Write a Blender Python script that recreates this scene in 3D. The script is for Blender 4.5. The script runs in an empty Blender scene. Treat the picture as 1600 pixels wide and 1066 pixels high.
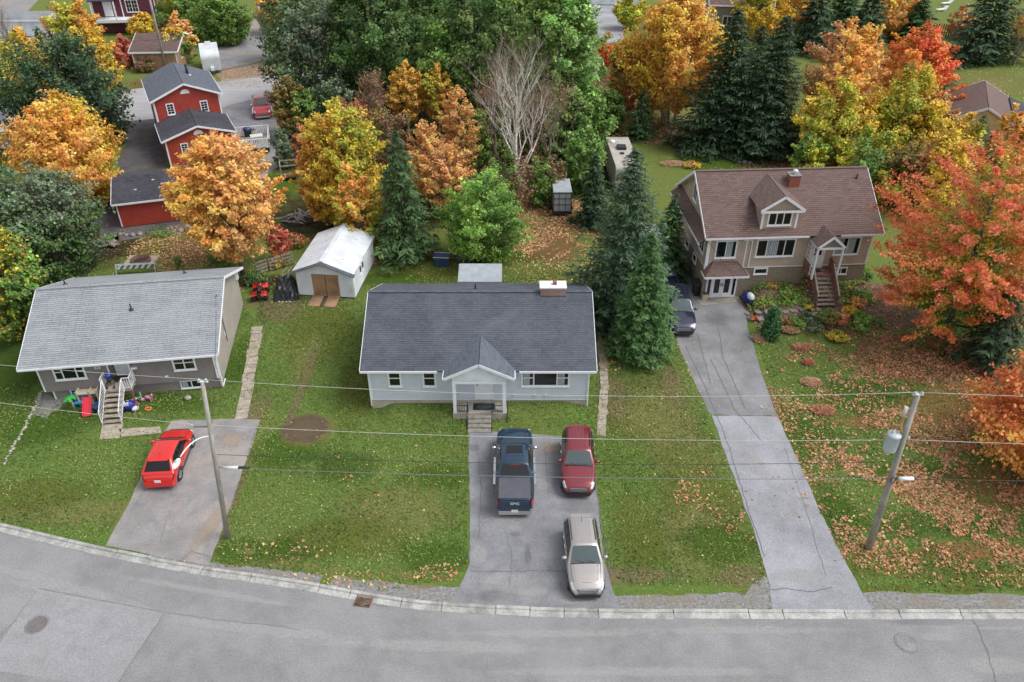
import bpy, bmesh, math, random
import numpy as np
from mathutils import Vector, Matrix
from mathutils.geometry import tessellate_polygon

# ------------------------------------------------------------------ camera, sky, sun, exposure
scene = bpy.context.scene
R = math.radians
CAM_H, CAM_PITCH, CAM_F = 29.6, 34.3, 1244.0
cd = bpy.data.cameras.new('camera'); cam = bpy.data.objects.new('camera', cd)
scene.collection.objects.link(cam)
cam.location = (0, 0, CAM_H); cam.rotation_euler = (R(90 - CAM_PITCH), 0, 0)
cd.sensor_width = 36; cd.lens = 36 * CAM_F / 1600; cd.clip_end = 3000; cd.clip_start = .5
scene.camera = cam
SUN_EL, SUN_AZ = 56, 98          # azimuth from +Y towards +X
world = bpy.data.worlds.new('World'); scene.world = world; world.use_nodes = True
wn = world.node_tree.nodes; wl = world.node_tree.links
sky = wn.new('ShaderNodeTexSky'); sky.sky_type = 'NISHITA'; sky.sun_disc = False
sky.sun_elevation = R(SUN_EL); sky.sun_rotation = R(SUN_AZ)
sky.air_density = 1.0; sky.dust_density = 3.0; sky.ozone_density = 1.0
hs = wn.new('ShaderNodeHueSaturation'); hs.inputs['Saturation'].default_value = .2
bg = wn['Background']; bg.inputs['Strength'].default_value = .15
wl.new(sky.outputs[0], hs.inputs['Color']); wl.new(hs.outputs[0], bg.inputs['Color'])
sl = bpy.data.lights.new('sun', 'SUN'); so = bpy.data.objects.new('sun', sl); scene.collection.objects.link(so)
sl.energy = 1.15; sl.angle = R(28); sl.color = (1, .97, .93)
sd = Vector((math.sin(R(SUN_AZ)) * math.cos(R(SUN_EL)), math.cos(R(SUN_AZ)) * math.cos(R(SUN_EL)), math.sin(R(SUN_EL))))
so.rotation_euler = sd.to_track_quat('Z', 'Y').to_euler()
scene.view_settings.view_transform = 'Standard'; scene.view_settings.look = 'None'
scene.view_settings.exposure = .5; scene.view_settings.gamma = 1
scene.view_settings.use_curve_mapping = False
scene.cycles.max_bounces = 6; scene.cycles.transparent_max_bounces = 40

# ------------------------------------------------------------------ surveying: a point of the place from its bearing and height
_c, _s = math.cos(R(CAM_PITCH)), math.sin(R(CAM_PITCH))
def G(px, py, z=0.):
    u = (px - 800) / CAM_F; v = (533 - py) / CAM_F
    d = (u, _c + v * _s, -_s + v * _c); t = (z - CAM_H) / d[2]
    return Vector((d[0] * t, d[1] * t, z))
def proj(x, y, z):
    zc = y * _c - (z - CAM_H) * _s; yc = y * _s + (z - CAM_H) * _c
    return 800 + CAM_F * x / zc, 533 - CAM_F * yc / zc, zc
def height_at(p, top):
    lo, hi = 0, 28
    for _ in range(40):
        m = (lo + hi) / 2
        if proj(p[0], p[1], m)[1] > top: lo = m
        else: hi = m
    return lo

COL = scene.collection
def link(o):
    COL.objects.link(o); return o
def thing(name, label, cat, loc=(0, 0, 0), rz=0., group=None):
    o = link(bpy.data.objects.new(name, None)); o.location = loc; o.rotation_euler = (0, 0, rz)
    o.empty_display_size = .2
    o['label'] = label; o['category'] = cat
    if group: o['group'] = group
    return o
def dup(root, loc, rz, label, group=None, scale=1.):
    r = link(root.copy()); r.location = loc; r.rotation_euler = (0, 0, rz); r.scale = (scale,) * 3
    r['label'] = label
    if group: r['group'] = group
    for ch in list(root.children):
        c = link(ch.copy()); c.parent = r
        for g in list(ch.children):
            d = link(g.copy()); d.parent = c
    return r

# ------------------------------------------------------------------ materials
def lin(r, g, b):
    return tuple(((c / 255) / 12.92 if c <= 10.3 else (((c / 255) + .055) / 1.055) ** 2.4) for c in (r, g, b)) + (1,)
MATS = {}
def mat(name, c1, c2=None, scale=3., rough=.8, bump=0., bscale=None, metal=0., spec=None, detail=6., lo=.35, hi=.65,
        c3=None, s3=.3, coat=0., aniso=None, grain=0., gfac=.5):
    if name in MATS: return MATS[name]
    m = bpy.data.materials.new(name); MATS[name] = m; m.use_nodes = True
    n, l = m.node_tree.nodes, m.node_tree.links
    b = n['Principled BSDF']; b.inputs['Roughness'].default_value = rough; b.inputs['Metallic'].default_value = metal
    if spec is not None: b.inputs['Specular IOR Level'].default_value = spec
    if coat: b.inputs['Coat Weight'].default_value = coat; b.inputs['Coat Roughness'].default_value = .03
    c1 = tuple(c1[:3]) + (1,)
    tc = n.new('ShaderNodeTexCoord')
    src = tc.outputs['Object']
    if aniso:
        mp = n.new('ShaderNodeMapping'); mp.inputs['Scale'].default_value = aniso
        l.new(src, mp.inputs[0]); src = mp.outputs[0]
    if c2 is None:
        b.inputs['Base Color'].default_value = c1
    else:
        c2 = tuple(c2[:3]) + (1,)
        nz = n.new('ShaderNodeTexNoise'); nz.inputs['Scale'].default_value = scale; nz.inputs['Detail'].default_value = detail
        nz.inputs['Roughness'].default_value = .65
        l.new(src, nz.inputs['Vector'])
        rp = n.new('ShaderNodeValToRGB'); rp.color_ramp.elements[0].position = lo; rp.color_ramp.elements[1].position = hi
        rp.color_ramp.elements[0].color = c1; rp.color_ramp.elements[1].color = c2
        l.new(nz.outputs[0], rp.inputs[0]); out = rp.outputs[0]
        if c3 is not None:
            n3 = n.new('ShaderNodeTexNoise'); n3.inputs['Scale'].default_value = s3; n3.inputs['Detail'].default_value = 5
            l.new(tc.outputs['Object'], n3.inputs['Vector'])
            r3 = n.new('ShaderNodeValToRGB'); r3.color_ramp.elements[0].position = .45; r3.color_ramp.elements[1].position = .68
            r3.color_ramp.elements[0].color = (0, 0, 0, 1); r3.color_ramp.elements[1].color = (.8, .8, .8, 1)
            l.new(n3.outputs[0], r3.inputs[0])
            mx = n.new('ShaderNodeMixRGB'); mx.inputs[2].default_value = tuple(c3[:3]) + (1,)
            l.new(r3.outputs[0], mx.inputs[0]); l.new(out, mx.inputs[1]); out = mx.outputs[0]
        if grain:
            ng = n.new('ShaderNodeTexNoise'); ng.inputs['Scale'].default_value = grain; ng.inputs['Detail'].default_value = 4; ng.inputs['Roughness'].default_value = .8
            l.new(tc.outputs['Object'], ng.inputs['Vector'])
            rg = n.new('ShaderNodeValToRGB'); rg.color_ramp.elements[0].position = .3; rg.color_ramp.elements[1].position = .7
            rg.color_ramp.elements[0].color = (.2, .2, .2, 1); rg.color_ramp.elements[1].color = (.8, .8, .8, 1)
            l.new(ng.outputs[0], rg.inputs[0])
            mg = n.new('ShaderNodeMixRGB'); mg.blend_type = 'OVERLAY'; mg.inputs[0].default_value = gfac
            l.new(out, mg.inputs[1]); l.new(rg.outputs[0], mg.inputs[2]); out = mg.outputs[0]
        l.new(out, b.inputs['Base Color'])
    if bump:
        nb = n.new('ShaderNodeTexNoise'); nb.inputs['Scale'].default_value = bscale or scale * 3; nb.inputs['Detail'].default_value = 5
        l.new(src, nb.inputs['Vector'])
        bp = n.new('ShaderNodeBump'); bp.inputs['Strength'].default_value = bump; bp.inputs['Distance'].default_value = .02
        l.new(nb.outputs[0], bp.inputs['Height']); l.new(bp.outputs[0], b.inputs['Normal'])
    return m

def shingle_mat(name, c1, c2, mortar, stain, bw=.32, bh=.15, ms=.006, rough=.9, moss=None):
    m = bpy.data.materials.new(name); MATS[name] = m; m.use_nodes = True
    n, l = m.node_tree.nodes, m.node_tree.links
    b = n['Principled BSDF']; b.inputs['Roughness'].default_value = rough; b.inputs['Specular IOR Level'].default_value = .3
    uv = n.new('ShaderNodeUVMap')
    br = n.new('ShaderNodeTexBrick'); br.inputs['Scale'].default_value = 1.0
    br.inputs['Brick Width'].default_value = bw; br.inputs['Row Height'].default_value = bh
    br.inputs['Mortar Size'].default_value = ms; br.inputs['Mortar Smooth'].default_value = .2
    br.inputs['Color1'].default_value = c1; br.inputs['Color2'].default_value = c2; br.inputs['Mortar'].default_value = mortar
    br.inputs['Bias'].default_value = 0
    l.new(uv.outputs[0], br.inputs['Vector'])
    nz = n.new('ShaderNodeTexNoise'); nz.inputs['Scale'].default_value = .5; nz.inputs['Detail'].default_value = 8; nz.inputs['Roughness'].default_value = .7
    l.new(uv.outputs[0], nz.inputs['Vector'])
    rp = n.new('ShaderNodeValToRGB'); rp.color_ramp.elements[0].position = .42; rp.color_ramp.elements[1].position = .7
    rp.color_ramp.elements[0].color = (0, 0, 0, 1); rp.color_ramp.elements[1].color = (.75, .75, .75, 1)
    l.new(nz.outputs[0], rp.inputs[0])
    mx = n.new('ShaderNodeMixRGB'); mx.inputs[2].default_value = stain
    l.new(rp.outputs[0], mx.inputs[0]); l.new(br.outputs[0], mx.inputs[1])
    n2 = n.new('ShaderNodeTexNoise'); n2.inputs['Scale'].default_value = 9; n2.inputs['Detail'].default_value = 6
    l.new(uv.outputs[0], n2.inputs['Vector'])
    mv = n.new('ShaderNodeMixRGB'); mv.blend_type = 'OVERLAY'; mv.inputs[0].default_value = .45
    l.new(mx.outputs[0], mv.inputs[1]); l.new(n2.outputs[0], mv.inputs[2])
    l.new(mv.outputs[0], b.inputs['Base Color'])
    bp = n.new('ShaderNodeBump'); bp.inputs['Strength'].default_value = .5; bp.inputs['Distance'].default_value = .01
    l.new(n2.outputs[0], bp.inputs['Height']); l.new(bp.outputs[0], b.inputs['Normal'])
    return m

def leaf_mat():
    m = bpy.data.materials.new('leaves'); m.use_nodes = True; MATS['leaves'] = m
    n, l = m.node_tree.nodes, m.node_tree.links
    n.remove(n['Principled BSDF'])
    at = n.new('ShaderNodeAttribute'); at.attribute_name = 'col'
    d = n.new('ShaderNodeBsdfPrincipled'); d.inputs['Roughness'].default_value = .55; d.inputs['Specular IOR Level'].default_value = .25
    t = n.new('ShaderNodeBsdfTranslucent'); mx = n.new('ShaderNodeMixShader'); mx.inputs[0].default_value = .25
    l.new(at.outputs['Color'], d.inputs['Base Color']); l.new(at.outputs['Color'], t.inputs['Color'])
    l.new(d.outputs[0], mx.inputs[1]); l.new(t.outputs[0], mx.inputs[2]); l.new(mx.outputs[0], n['Material Output'].inputs[0])
    return m
LEAF = leaf_mat()

def grass_mat():
    m = bpy.data.materials.new('lawn_grass'); m.use_nodes = True; MATS['lawn_grass'] = m
    n, l = m.node_tree.nodes, m.node_tree.links
    b = n['Principled BSDF']; b.inputs['Roughness'].default_value = .95; b.inputs['Specular IOR Level'].default_value = .15
    tc = n.new('ShaderNodeNewGeometry')
    def noise(s, d=6, r=.6, sc=(1, 1, 1)):
        z = n.new('ShaderNodeTexNoise'); z.inputs['Scale'].default_value = s; z.inputs['Detail'].default_value = d; z.inputs['Roughness'].default_value = r
        mp = n.new('ShaderNodeMapping'); mp.inputs['Scale'].default_value = sc
        l.new(tc.outputs['Position'], mp.inputs[0]); l.new(mp.outputs[0], z.inputs['Vector']); return z.outputs[0]
    def ramp(src, stops):
        r = n.new('ShaderNodeValToRGB'); e = r.color_ramp.elements
        e[0].position, e[0].color = stops[0]; e[1].position, e[1].color = stops[-1]
        for p, c in stops[1:-1]:
            x = e.new(p); x.color = c
        l.new(src, r.inputs[0]); return r.outputs[0]
    def mix(f, a, c, bt='MIX', fac=None):
        x = n.new('ShaderNodeMixRGB'); x.blend_type = bt
        if fac is not None: x.inputs[0].default_value = fac
        else: l.new(f, x.inputs[0])
        for k, v in ((1, a), (2, c)):
            if hasattr(v, 'links'): l.new(v, x.inputs[k])
            else: x.inputs[k].default_value = v
        return x.outputs[0]
    fine = ramp(noise(7, 8, .75), [(.28, lin(64, 86, 38)), (.5, lin(93, 116, 52)), (.72, lin(122, 140, 76))])
    fine2 = ramp(noise(5, 8, .75), [(.3, lin(86, 94, 46)), (.5, lin(108, 114, 60)), (.72, lin(138, 138, 84))])
    big = ramp(noise(.11, 7, .62), [(.48, (0, 0, 0, 1)), (.72, (.8, .8, .8, 1))])
    base = mix(big, fine, fine2)
    brn = ramp(noise(.33, 8, .7), [(.58, (0, 0, 0, 1)), (.76, (.75, .75, .75, 1))])
    base = mix(brn, base, ramp(noise(9, 6), [(.3, lin(98, 86, 52)), (.7, lin(150, 134, 92))]))
    # backyards are duller and more olive than the front lawns
    sp = n.new('ShaderNodeSeparateXYZ'); l.new(tc.outputs['Position'], sp.inputs[0])
    mr = n.new('ShaderNodeMapRange'); mr.inputs[1].default_value = 40; mr.inputs[2].default_value = 60; mr.inputs[4].default_value = .6
    l.new(sp.outputs[1], mr.inputs[0])
    base = mix(mr.outputs[0], base, fine2)
    l.new(base, b.inputs['Base Color'])
    bp = n.new('ShaderNodeBump'); bp.inputs['Strength'].default_value = .9; bp.inputs['Distance'].default_value = .06
    l.new(noise(9, 6, .8), bp.inputs['Height']); l.new(bp.outputs[0], b.inputs['Normal'])
    return m
GRASS = grass_mat()

def M(name): return MATS[name]
# siding, trims
mat('siding_grey', lin(190, 197, 208), lin(200, 207, 217), 1.2, .55)
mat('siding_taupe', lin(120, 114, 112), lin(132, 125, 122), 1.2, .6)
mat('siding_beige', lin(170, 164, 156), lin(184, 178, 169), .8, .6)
mat('siding_tan', lin(170, 153, 138), lin(184, 167, 151), 1.5, .6)
mat('siding_red', lin(150, 50, 36), lin(168, 62, 44), 1.5, .6)
mat('siding_plum', lin(92, 40, 56), lin(104, 48, 64), 1.5, .6)
mat('siding_cream', lin(214, 188, 140), lin(224, 198, 150), 1.5, .6)
mat('siding_white', lin(214, 220, 228), lin(228, 232, 238), 1.5, .5, c3=lin(190, 194, 198), s3=.8)
mat('white_trim', lin(226, 230, 236), lin(238, 240, 244), 4, .45)
mat('white_metal', lin(205, 212, 220), lin(222, 226, 232), 1.0, .35, c3=lin(192, 199, 206), s3=1.2)
mat('dull_white', lin(196, 196, 196), lin(212, 212, 212), 5, .6)
mat('foundation', lin(168, 160, 150), lin(188, 180, 168), 2, .9, .3, 8)
mat('concrete', lin(150, 144, 136), lin(186, 178, 168), 3, .92, .4, 14, c3=lin(128, 122, 114), s3=1.3)
mat('kerb_concrete', lin(158, 158, 155), lin(188, 188, 185), 2.5, .9, .4, 12, c3=lin(132, 132, 130), s3=1.2, grain=13)
mat('paver', lin(146, 136, 124), lin(180, 168, 154), 2.5, .92, .5, 10)
mat('dark_glass', (.012, .015, .018), None, rough=.06, spec=.7)
mat('car_glass', (.06, .085, .09), None, rough=.04, spec=.9)  # base colour carries the pale greenish sky reflection of the windshields
mat('tint_glass', (.008, .009, .01), None, rough=.05, spec=.6)
mat('curtain', lin(190, 200, 205), lin(150, 165, 175), 14, .8, aniso=(1, 1, .05))
mat('black_plastic', (.018, .018, .02), (.035, .035, .037), 6, .5)
mat('black_metal', (.02, .02, .022), None, rough=.4)
mat('tyre_rubber', (.02, .02, .02), (.04, .038, .036), 10, .85)
mat('rim_alloy', (.45, .46, .48), None, rough=.3, metal=.85)
mat('chrome', (.7, .71, .73), None, rough=.15, metal=1)
mat('headlight_lens', (.55, .58, .6), None, rough=.08, spec=.8, coat=.6)
mat('tail_lens', (.35, .01, .01), None, rough=.12, coat=.5)
mat('plate_white', lin(225, 225, 225), None, rough=.4)
mat('paint_red', (.62, .018, .014), None, rough=.25, coat=1)
mat('paint_darkred', (.2, .018, .03), None, rough=.25, metal=.2, coat=1)
mat('paint_silver', (.4, .375, .36), None, rough=.3, metal=.45, coat=1)
mat('paint_blue', (.008, .035, .075), None, rough=.25, metal=.25, coat=1)
mat('paint_navy', (.022, .026, .06), None, rough=.25, metal=.3, coat=1)
mat('paint_brightred', (.5, .02, .035), None, rough=.3, coat=1)
mat('paint_white', (.7, .71, .73), None, rough=.3, coat=.8)
mat('tonneau_vinyl', lin(76, 79, 87), lin(86, 89, 97), 3, .5)
mat('pole_wood', lin(140, 136, 132), lin(184, 178, 172), 3, .9, .6, 10, aniso=(6, 6, .35), c3=lin(118, 114, 108), s3=.8)
mat('grey_wood', lin(120, 116, 108), lin(160, 154, 144), 4, .9, .4, 10)
mat('brown_wood', lin(112, 84, 72), lin(150, 112, 96), 4, .85, .3)
mat('tread_wood', lin(132, 122, 112), lin(170, 160, 148), 4, .85, .3)
mat('plywood', lin(150, 118, 92), lin(178, 146, 116), 22, .85, .2, lo=.3, hi=.7, c3=lin(128, 98, 78), s3=1.2)
mat('dark_wood', lin(70, 60, 52), lin(96, 82, 70), 5, .85)
mat('bark', lin(92, 84, 76), lin(138, 128, 118), 5, .95, .5)
mat('bark_pale', lin(168, 160, 150), lin(206, 200, 192), 3, .85, .3, c3=lin(110, 104, 98), s3=2.5)
mat('bark_twig', lin(128, 112, 98), lin(156, 140, 126), 4, .9)
mat('bark_white', lin(214, 210, 202), lin(236, 232, 226), 3, .8, .2, c3=lin(150, 142, 134), s3=2.5)
mat('bark_dark', lin(58, 48, 40), lin(88, 76, 64), 5, .95, .4)
mat('soil', lin(84, 70, 58), lin(124, 106, 88), 2.5, .97, .8, 12)
mat('rust_metal', lin(96, 62, 50), lin(128, 90, 76), 6, .8)
mat('ash', lin(40, 36, 36), lin(70, 62, 60), 9, .95)
mat('stone_pale', lin(140, 138, 128), lin(182, 180, 168), 6, .9, .4)
mat('stone_grey', lin(110, 108, 108), lin(150, 148, 146), 4, .9, .5)
mat('tarp_black', (.015, .018, .02), (.03, .036, .04), 5, .3, .3, 6)
mat('wire_pale', lin(188, 190, 184), None, rough=.5)
mat('wire_dark', (.03, .03, .03), None, rough=.5)
mat('wire_steel', lin(120, 124, 124), None, rough=.4)
mat('transformer_grey', lin(188, 196, 204), None, rough=.35)
mat('roof_dark', lin(70, 74, 82), lin(92, 96, 104), 3, .9, .3)
mat('plastic_green', (.03, .4, .06), None, rough=.4)
mat('plastic_blue', (.03, .28, .55), None, rough=.4)
mat('plastic_royal', (.02, .03, .3), None, rough=.4)
mat('plastic_redpink', (.6, .03, .05), None, rough=.4)
mat('plastic_cream', (.55, .48, .36), None, rough=.5)
mat('plastic_orange', (.7, .22, .05), None, rough=.4)
mat('plastic_pink', (.6, .25, .4), None, rough=.4)
mat('plastic_aqua', (.25, .5, .45), None, rough=.4)
mat('plastic_black', (.015, .016, .018), None, rough=.35)
mat('tote_blue', (.02, .035, .09), (.05, .1, .22), 5, .4)
mat('trailer_panel', lin(150, 158, 166), lin(172, 178, 184), 2, .45)
mat('trailer_roof', lin(168, 162, 154), lin(190, 186, 178), 2, .6, c3=lin(140, 134, 126), s3=1.0)
mat('mat_rubber', (.012, .022, .02), None, rough=.8)
mat('mat_pattern', (.07, .085, .1), (.03, .04, .05), 9, .8)
mat('hammock_cloth', lin(150, 160, 150), lin(170, 180, 172), 4, .8)
mat('hammock_dark', lin(66, 84, 66), None, rough=.8)
shingle_mat('shingle_charcoal', lin(84, 89, 99), lin(74, 79, 88), lin(54, 57, 65), lin(102, 107, 116), rough=.72)
shingle_mat('shingle_slate', lin(88, 94, 104), lin(104, 110, 120), lin(72, 76, 84), lin(98, 104, 114), bw=.26)
shingle_mat('shingle_lightgrey', lin(136, 141, 147), lin(152, 156, 160), lin(100, 105, 112), lin(160, 163, 167), bw=.95, bh=.15, ms=.014, rough=.75)
shingle_mat('shingle_brown', lin(104, 86, 82), lin(122, 102, 97), lin(78, 64, 62), lin(112, 95, 90), bw=.42, bh=.16, ms=.01)
shingle_mat('shingle_black', lin(58, 58, 66), lin(76, 76, 84), lin(44, 44, 52), lin(86, 86, 94))
shingle_mat('chimney_brick', lin(150, 98, 88), lin(118, 70, 64), lin(196, 184, 178), lin(140, 92, 84), bw=.2, bh=.07, ms=.011, rough=.85)
shingle_mat('chimney_red', lin(150, 84, 72), lin(126, 66, 58), lin(160, 120, 110), lin(140, 80, 70), bw=.2, bh=.07, ms=.008, rough=.85)
shingle_mat('stone_veneer', lin(150, 138, 122), lin(136, 124, 108), lin(116, 106, 94), lin(144, 132, 116), bw=.5, bh=.12, ms=.008, rough=.9)

# ------------------------------------------------------------------ mesh building
class MB:
    def __init__(s):
        s.v, s.f, s.m, s.uv, s.sm = [], [], [], [], []
    def face(s, pts, mi=0, uv=None, smooth=False):
        k = len(s.v); s.v.extend([tuple(p) for p in pts]); s.f.append(tuple(range(k, k + len(pts))))
        s.m.append(mi); s.uv.append(uv); s.sm.append(smooth)
    def add(s, verts, faces, mi=0, smooth=False):
        k = len(s.v); s.v.extend([tuple(p) for p in verts])
        for f in faces:
            s.f.append(tuple(i + k for i in f)); s.m.append(mi); s.uv.append(None); s.sm.append(smooth)
    def hexa(s, p, mi=0):
        """p: 8 points, bottom 4 ccw then top 4"""
        P = [Vector(q) for q in p]
        for a, b, c, d in ((3, 2, 1, 0), (4, 5, 6, 7), (0, 1, 5, 4), (1, 2, 6, 5), (2, 3, 7, 6), (3, 0, 4, 7)):
            w = (P[b] - P[a]).length; h = (P[d] - P[a]).length; o = P[a].x + P[a].y
            s.face((P[a], P[b], P[c], P[d]), mi, [(o, P[a].z), (o + w, P[a].z), (o + w, P[a].z + h), (o, P[a].z + h)])
    def box(s, x0, y0, z0, x1, y1, z1, mi=0):
        s.hexa(((x0, y0, z0), (x1, y0, z0), (x1, y1, z0), (x0, y1, z0), (x0, y0, z1), (x1, y0, z1), (x1, y1, z1), (x0, y1, z1)), mi)
    def bar(s, a, b, w, h=None, mi=0, up=(0, 0, 1)):
        """box beam between a and b"""
        a, b = Vector(a), Vector(b); d = (b - a).normalized(); u = Vector(up)
        if abs(d.dot(u)) > .98: u = Vector((0, 1, 0))
        x = d.cross(u).normalized() * w / 2; y = x.normalized().cross(d) * (h or w) / 2
        s.hexa((a - x - y, a + x - y, b + x - y, b - x - y, a - x + y, a + x + y, b + x + y, b - x + y), mi)
    def tube(s, pts, rad, n=8, mi=0, cap=True, smooth=True):
        pts = [Vector(p) for p in pts]
        if not hasattr(rad, '__len__'): rad = [rad] * len(pts)
        k = len(s.v); ref = None
        for i, p in enumerate(pts):
            d = (pts[min(i + 1, len(pts) - 1)] - pts[max(i - 1, 0)])
            if d.length < 1e-9: d = Vector((0, 0, 1))
            d.normalize()
            if ref is None:
                ref = Vector((1, 0, 0)) if abs(d.x) < .8 else Vector((0, 1, 0))
            x = (ref - d * ref.dot(d)).normalized(); y = d.cross(x); ref = x
            for j in range(n):
                a = 2 * math.pi * j / n
                s.v.append(tuple(p + (x * math.cos(a) + y * math.sin(a)) * rad[i]))
        for i in range(len(pts) - 1):
            for j in range(n):
                a = k + i * n + j; b = k + i * n + (j + 1) % n
                s.f.append((a, b, b + n, a + n)); s.m.append(mi); s.uv.append(None); s.sm.append(smooth)
        if cap:
            s.f.append(tuple(k + j for j in range(n))[::-1]); s.m.append(mi); s.uv.append(None); s.sm.append(False)
            e = k + (len(pts) - 1) * n
            s.f.append(tuple(e + j for j in range(n))); s.m.append(mi); s.uv.append(None); s.sm.append(False)
    def lathe(s, prof, c=(0, 0, 0), n=20, mi=0, axis='z', smooth=True):
        k = len(s.v)
        for r, h in prof:
            for j in range(n):
                a = 2 * math.pi * j / n; x, y = r * math.cos(a), r * math.sin(a)
                p = (x, y, h) if axis == 'z' else ((x, h, y) if axis == 'y' else (h, x, y))
                s.v.append((c[0] + p[0], c[1] + p[1], c[2] + p[2]))
        for i in range(len(prof) - 1):
            for j in range(n):
                a = k + i * n + j; b = k + i * n + (j + 1) % n
                s.f.append((a, b, b + n, a + n)); s.m.append(mi); s.uv.append(None); s.sm.append(smooth)
    def blob(s, c, rx, ry, rz, nu=12, nv=8, mi=0, jit=0., rng=None):
        k = len(s.v)
        for i in range(nv + 1):
            t = math.pi * i / nv
            for j in range(nu):
                a = 2 * math.pi * j / nu; q = 1 + (rng.uniform(-jit, jit) if rng and 0 < i < nv else 0)
                s.v.append((c[0] + rx * q * math.sin(t) * math.cos(a), c[1] + ry * q * math.sin(t) * math.sin(a), c[2] + rz * q * math.cos(t)))
        for i in range(nv):
            for j in range(nu):
                a = k + i * nu + j; b = k + i * nu + (j + 1) % nu
                s.f.append((a, a + nu, b + nu, b)); s.m.append(mi); s.uv.append(None); s.sm.append(True)
    def build(s, name, mats, parent=None, label=None):
        me = bpy.data.meshes.new(name); me.from_pydata(s.v, [], s.f)
        if not isinstance(mats, (list, tuple)): mats = [mats]
        for q in mats: me.materials.append(M(q) if isinstance(q, str) else q)
        me.polygons.foreach_set('material_index', s.m); me.polygons.foreach_set('use_smooth', s.sm)
        if any(u is not None for u in s.uv):
            lay = me.uv_layers.new(name='UVMap'); buf = []
            for f, u in zip(s.f, s.uv):
                if u is None: buf.extend([0., 0.] * len(f))
                else:
                    for q in u: buf.extend(q)
            lay.data.foreach_set('uv', buf)
        me.update()
        o = link(bpy.data.objects.new(name, me))
        if parent: o.parent = parent
        if label: o['label'] = label
        return o
def top(o, label, cat, group=None):
    o['label'] = label; o['category'] = cat
    if group: o['group'] = group
    return o
def struct(o):
    o['kind'] = 'structure'; return o
def stuff(o):
    o['kind'] = 'stuff'; return o

def rag(pts, amp, step=.5, seed=1):
    """subdivide a polygon's edges and roughen them"""
    rg = random.Random(seed); out = []
    for i, a in enumerate(pts):
        a = Vector(a[:2]); b = Vector(pts[(i + 1) % len(pts)][:2]); n = max(1, int((b - a).length / step))
        nr = Vector((-(b - a).y, (b - a).x)).normalized(); w = 0
        for k in range(n):
            w = w * .6 + rg.uniform(-amp, amp); p = a.lerp(b, k / n)
            out.append(p + nr * (w if k else w * .3))
    return out
def sheet(name, pts, z, material, amp=0., step=.5, seed=1, parent=None, thick=0.):
    P = rag(pts, amp, step, seed) if amp else [Vector(p[:2]) for p in pts]
    b = MB(); v3 = [Vector((p.x, p.y, z)) for p in P]
    tri = tessellate_polygon([v3]); fs = []
    for t in tri:
        a, c, d = (v3[i] for i in t)
        if (c - a).cross(d - a).z < 0: t = (t[0], t[2], t[1])
        fs.append(t)
    b.add(v3, fs)
    if thick:
        n = len(v3); area = sum(P[i].x * P[(i + 1) % n].y - P[(i + 1) % n].x * P[i].y for i in range(n))
        for i in range(n):
            p, q = v3[i], v3[(i + 1) % n]
            if area < 0: p, q = q, p
            b.face(((p.x, p.y, z - thick), (q.x, q.y, z - thick), q, p))
    return b.build(name, material, parent)
def soft_mat(name, col, density=.5, nscale=1.2):
    m = bpy.data.materials.new(name); MATS[name] = m; m.use_nodes = True; n, l = m.node_tree.nodes, m.node_tree.links
    b = n['Principled BSDF']; b.inputs['Roughness'].default_value = .95; b.inputs['Specular IOR Level'].default_value = .1
    tc = n.new('ShaderNodeTexCoord'); ge = n.new('ShaderNodeNewGeometry')
    ln = n.new('ShaderNodeVectorMath'); ln.operation = 'LENGTH'; l.new(tc.outputs['Object'], ln.inputs[0])
    mr = n.new('ShaderNodeMapRange'); mr.inputs[1].default_value = 1.; mr.inputs[2].default_value = .15; mr.inputs[3].default_value = 0; mr.inputs[4].default_value = 1; l.new(ln.outputs['Value'], mr.inputs[0])
    nz = n.new('ShaderNodeTexNoise'); nz.inputs['Scale'].default_value = nscale; nz.inputs['Detail'].default_value = 9; nz.inputs['Roughness'].default_value = .72; l.new(ge.outputs['Position'], nz.inputs['Vector'])
    ad = n.new('ShaderNodeMath'); ad.operation = 'MULTIPLY_ADD'; ad.inputs[1].default_value = .75; l.new(mr.outputs[0], ad.inputs[0]); l.new(nz.outputs[0], ad.inputs[2])
    r2 = n.new('ShaderNodeMapRange'); r2.inputs[1].default_value = .72; r2.inputs[2].default_value = 1.05; r2.inputs[4].default_value = density; l.new(ad.outputs[0], r2.inputs[0])
    n2 = n.new('ShaderNodeTexNoise'); n2.inputs['Scale'].default_value = 8; n2.inputs['Detail'].default_value = 6; n2.inputs['Roughness'].default_value = .8; l.new(ge.outputs['Position'], n2.inputs['Vector'])
    mo = n.new('ShaderNodeMixRGB'); mo.blend_type = 'OVERLAY'; mo.inputs[0].default_value = .6; mo.inputs[1].default_value = col; l.new(n2.outputs[0], mo.inputs[2]); l.new(mo.outputs[0], b.inputs['Base Color'])
    tr = n.new('ShaderNodeBsdfTransparent'); mx = n.new('ShaderNodeMixShader'); l.new(r2.outputs[0], mx.inputs[0]); l.new(tr.outputs[0], mx.inputs[1]); l.new(b.outputs[0], mx.inputs[2]); l.new(mx.outputs[0], n['Material Output'].inputs[0])
    return m
_disc = [None]
def soft_patch(name, c, rx, ry, z, material, rz=0.):
    """a worn or stained area of ground that thins out towards its edge"""
    if material not in _disc:
        me = bpy.data.meshes.new('patch'); n = 24; me.from_pydata([(math.cos(6.2832 * k / n), math.sin(6.2832 * k / n), 0) for k in range(n)], [], [tuple(range(n))]); me.materials.append(M(material)); _disc.append(material); _disc.append(me)
    me = _disc[_disc.index(material) + 1]
    o = link(bpy.data.objects.new(name, me)); o.location = (c.x, c.y, z); o.scale = (rx, ry, 1); o.rotation_euler = (0, 0, rz); return struct(o)
def gp(*pp): return [G(*p) for p in pp]
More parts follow.
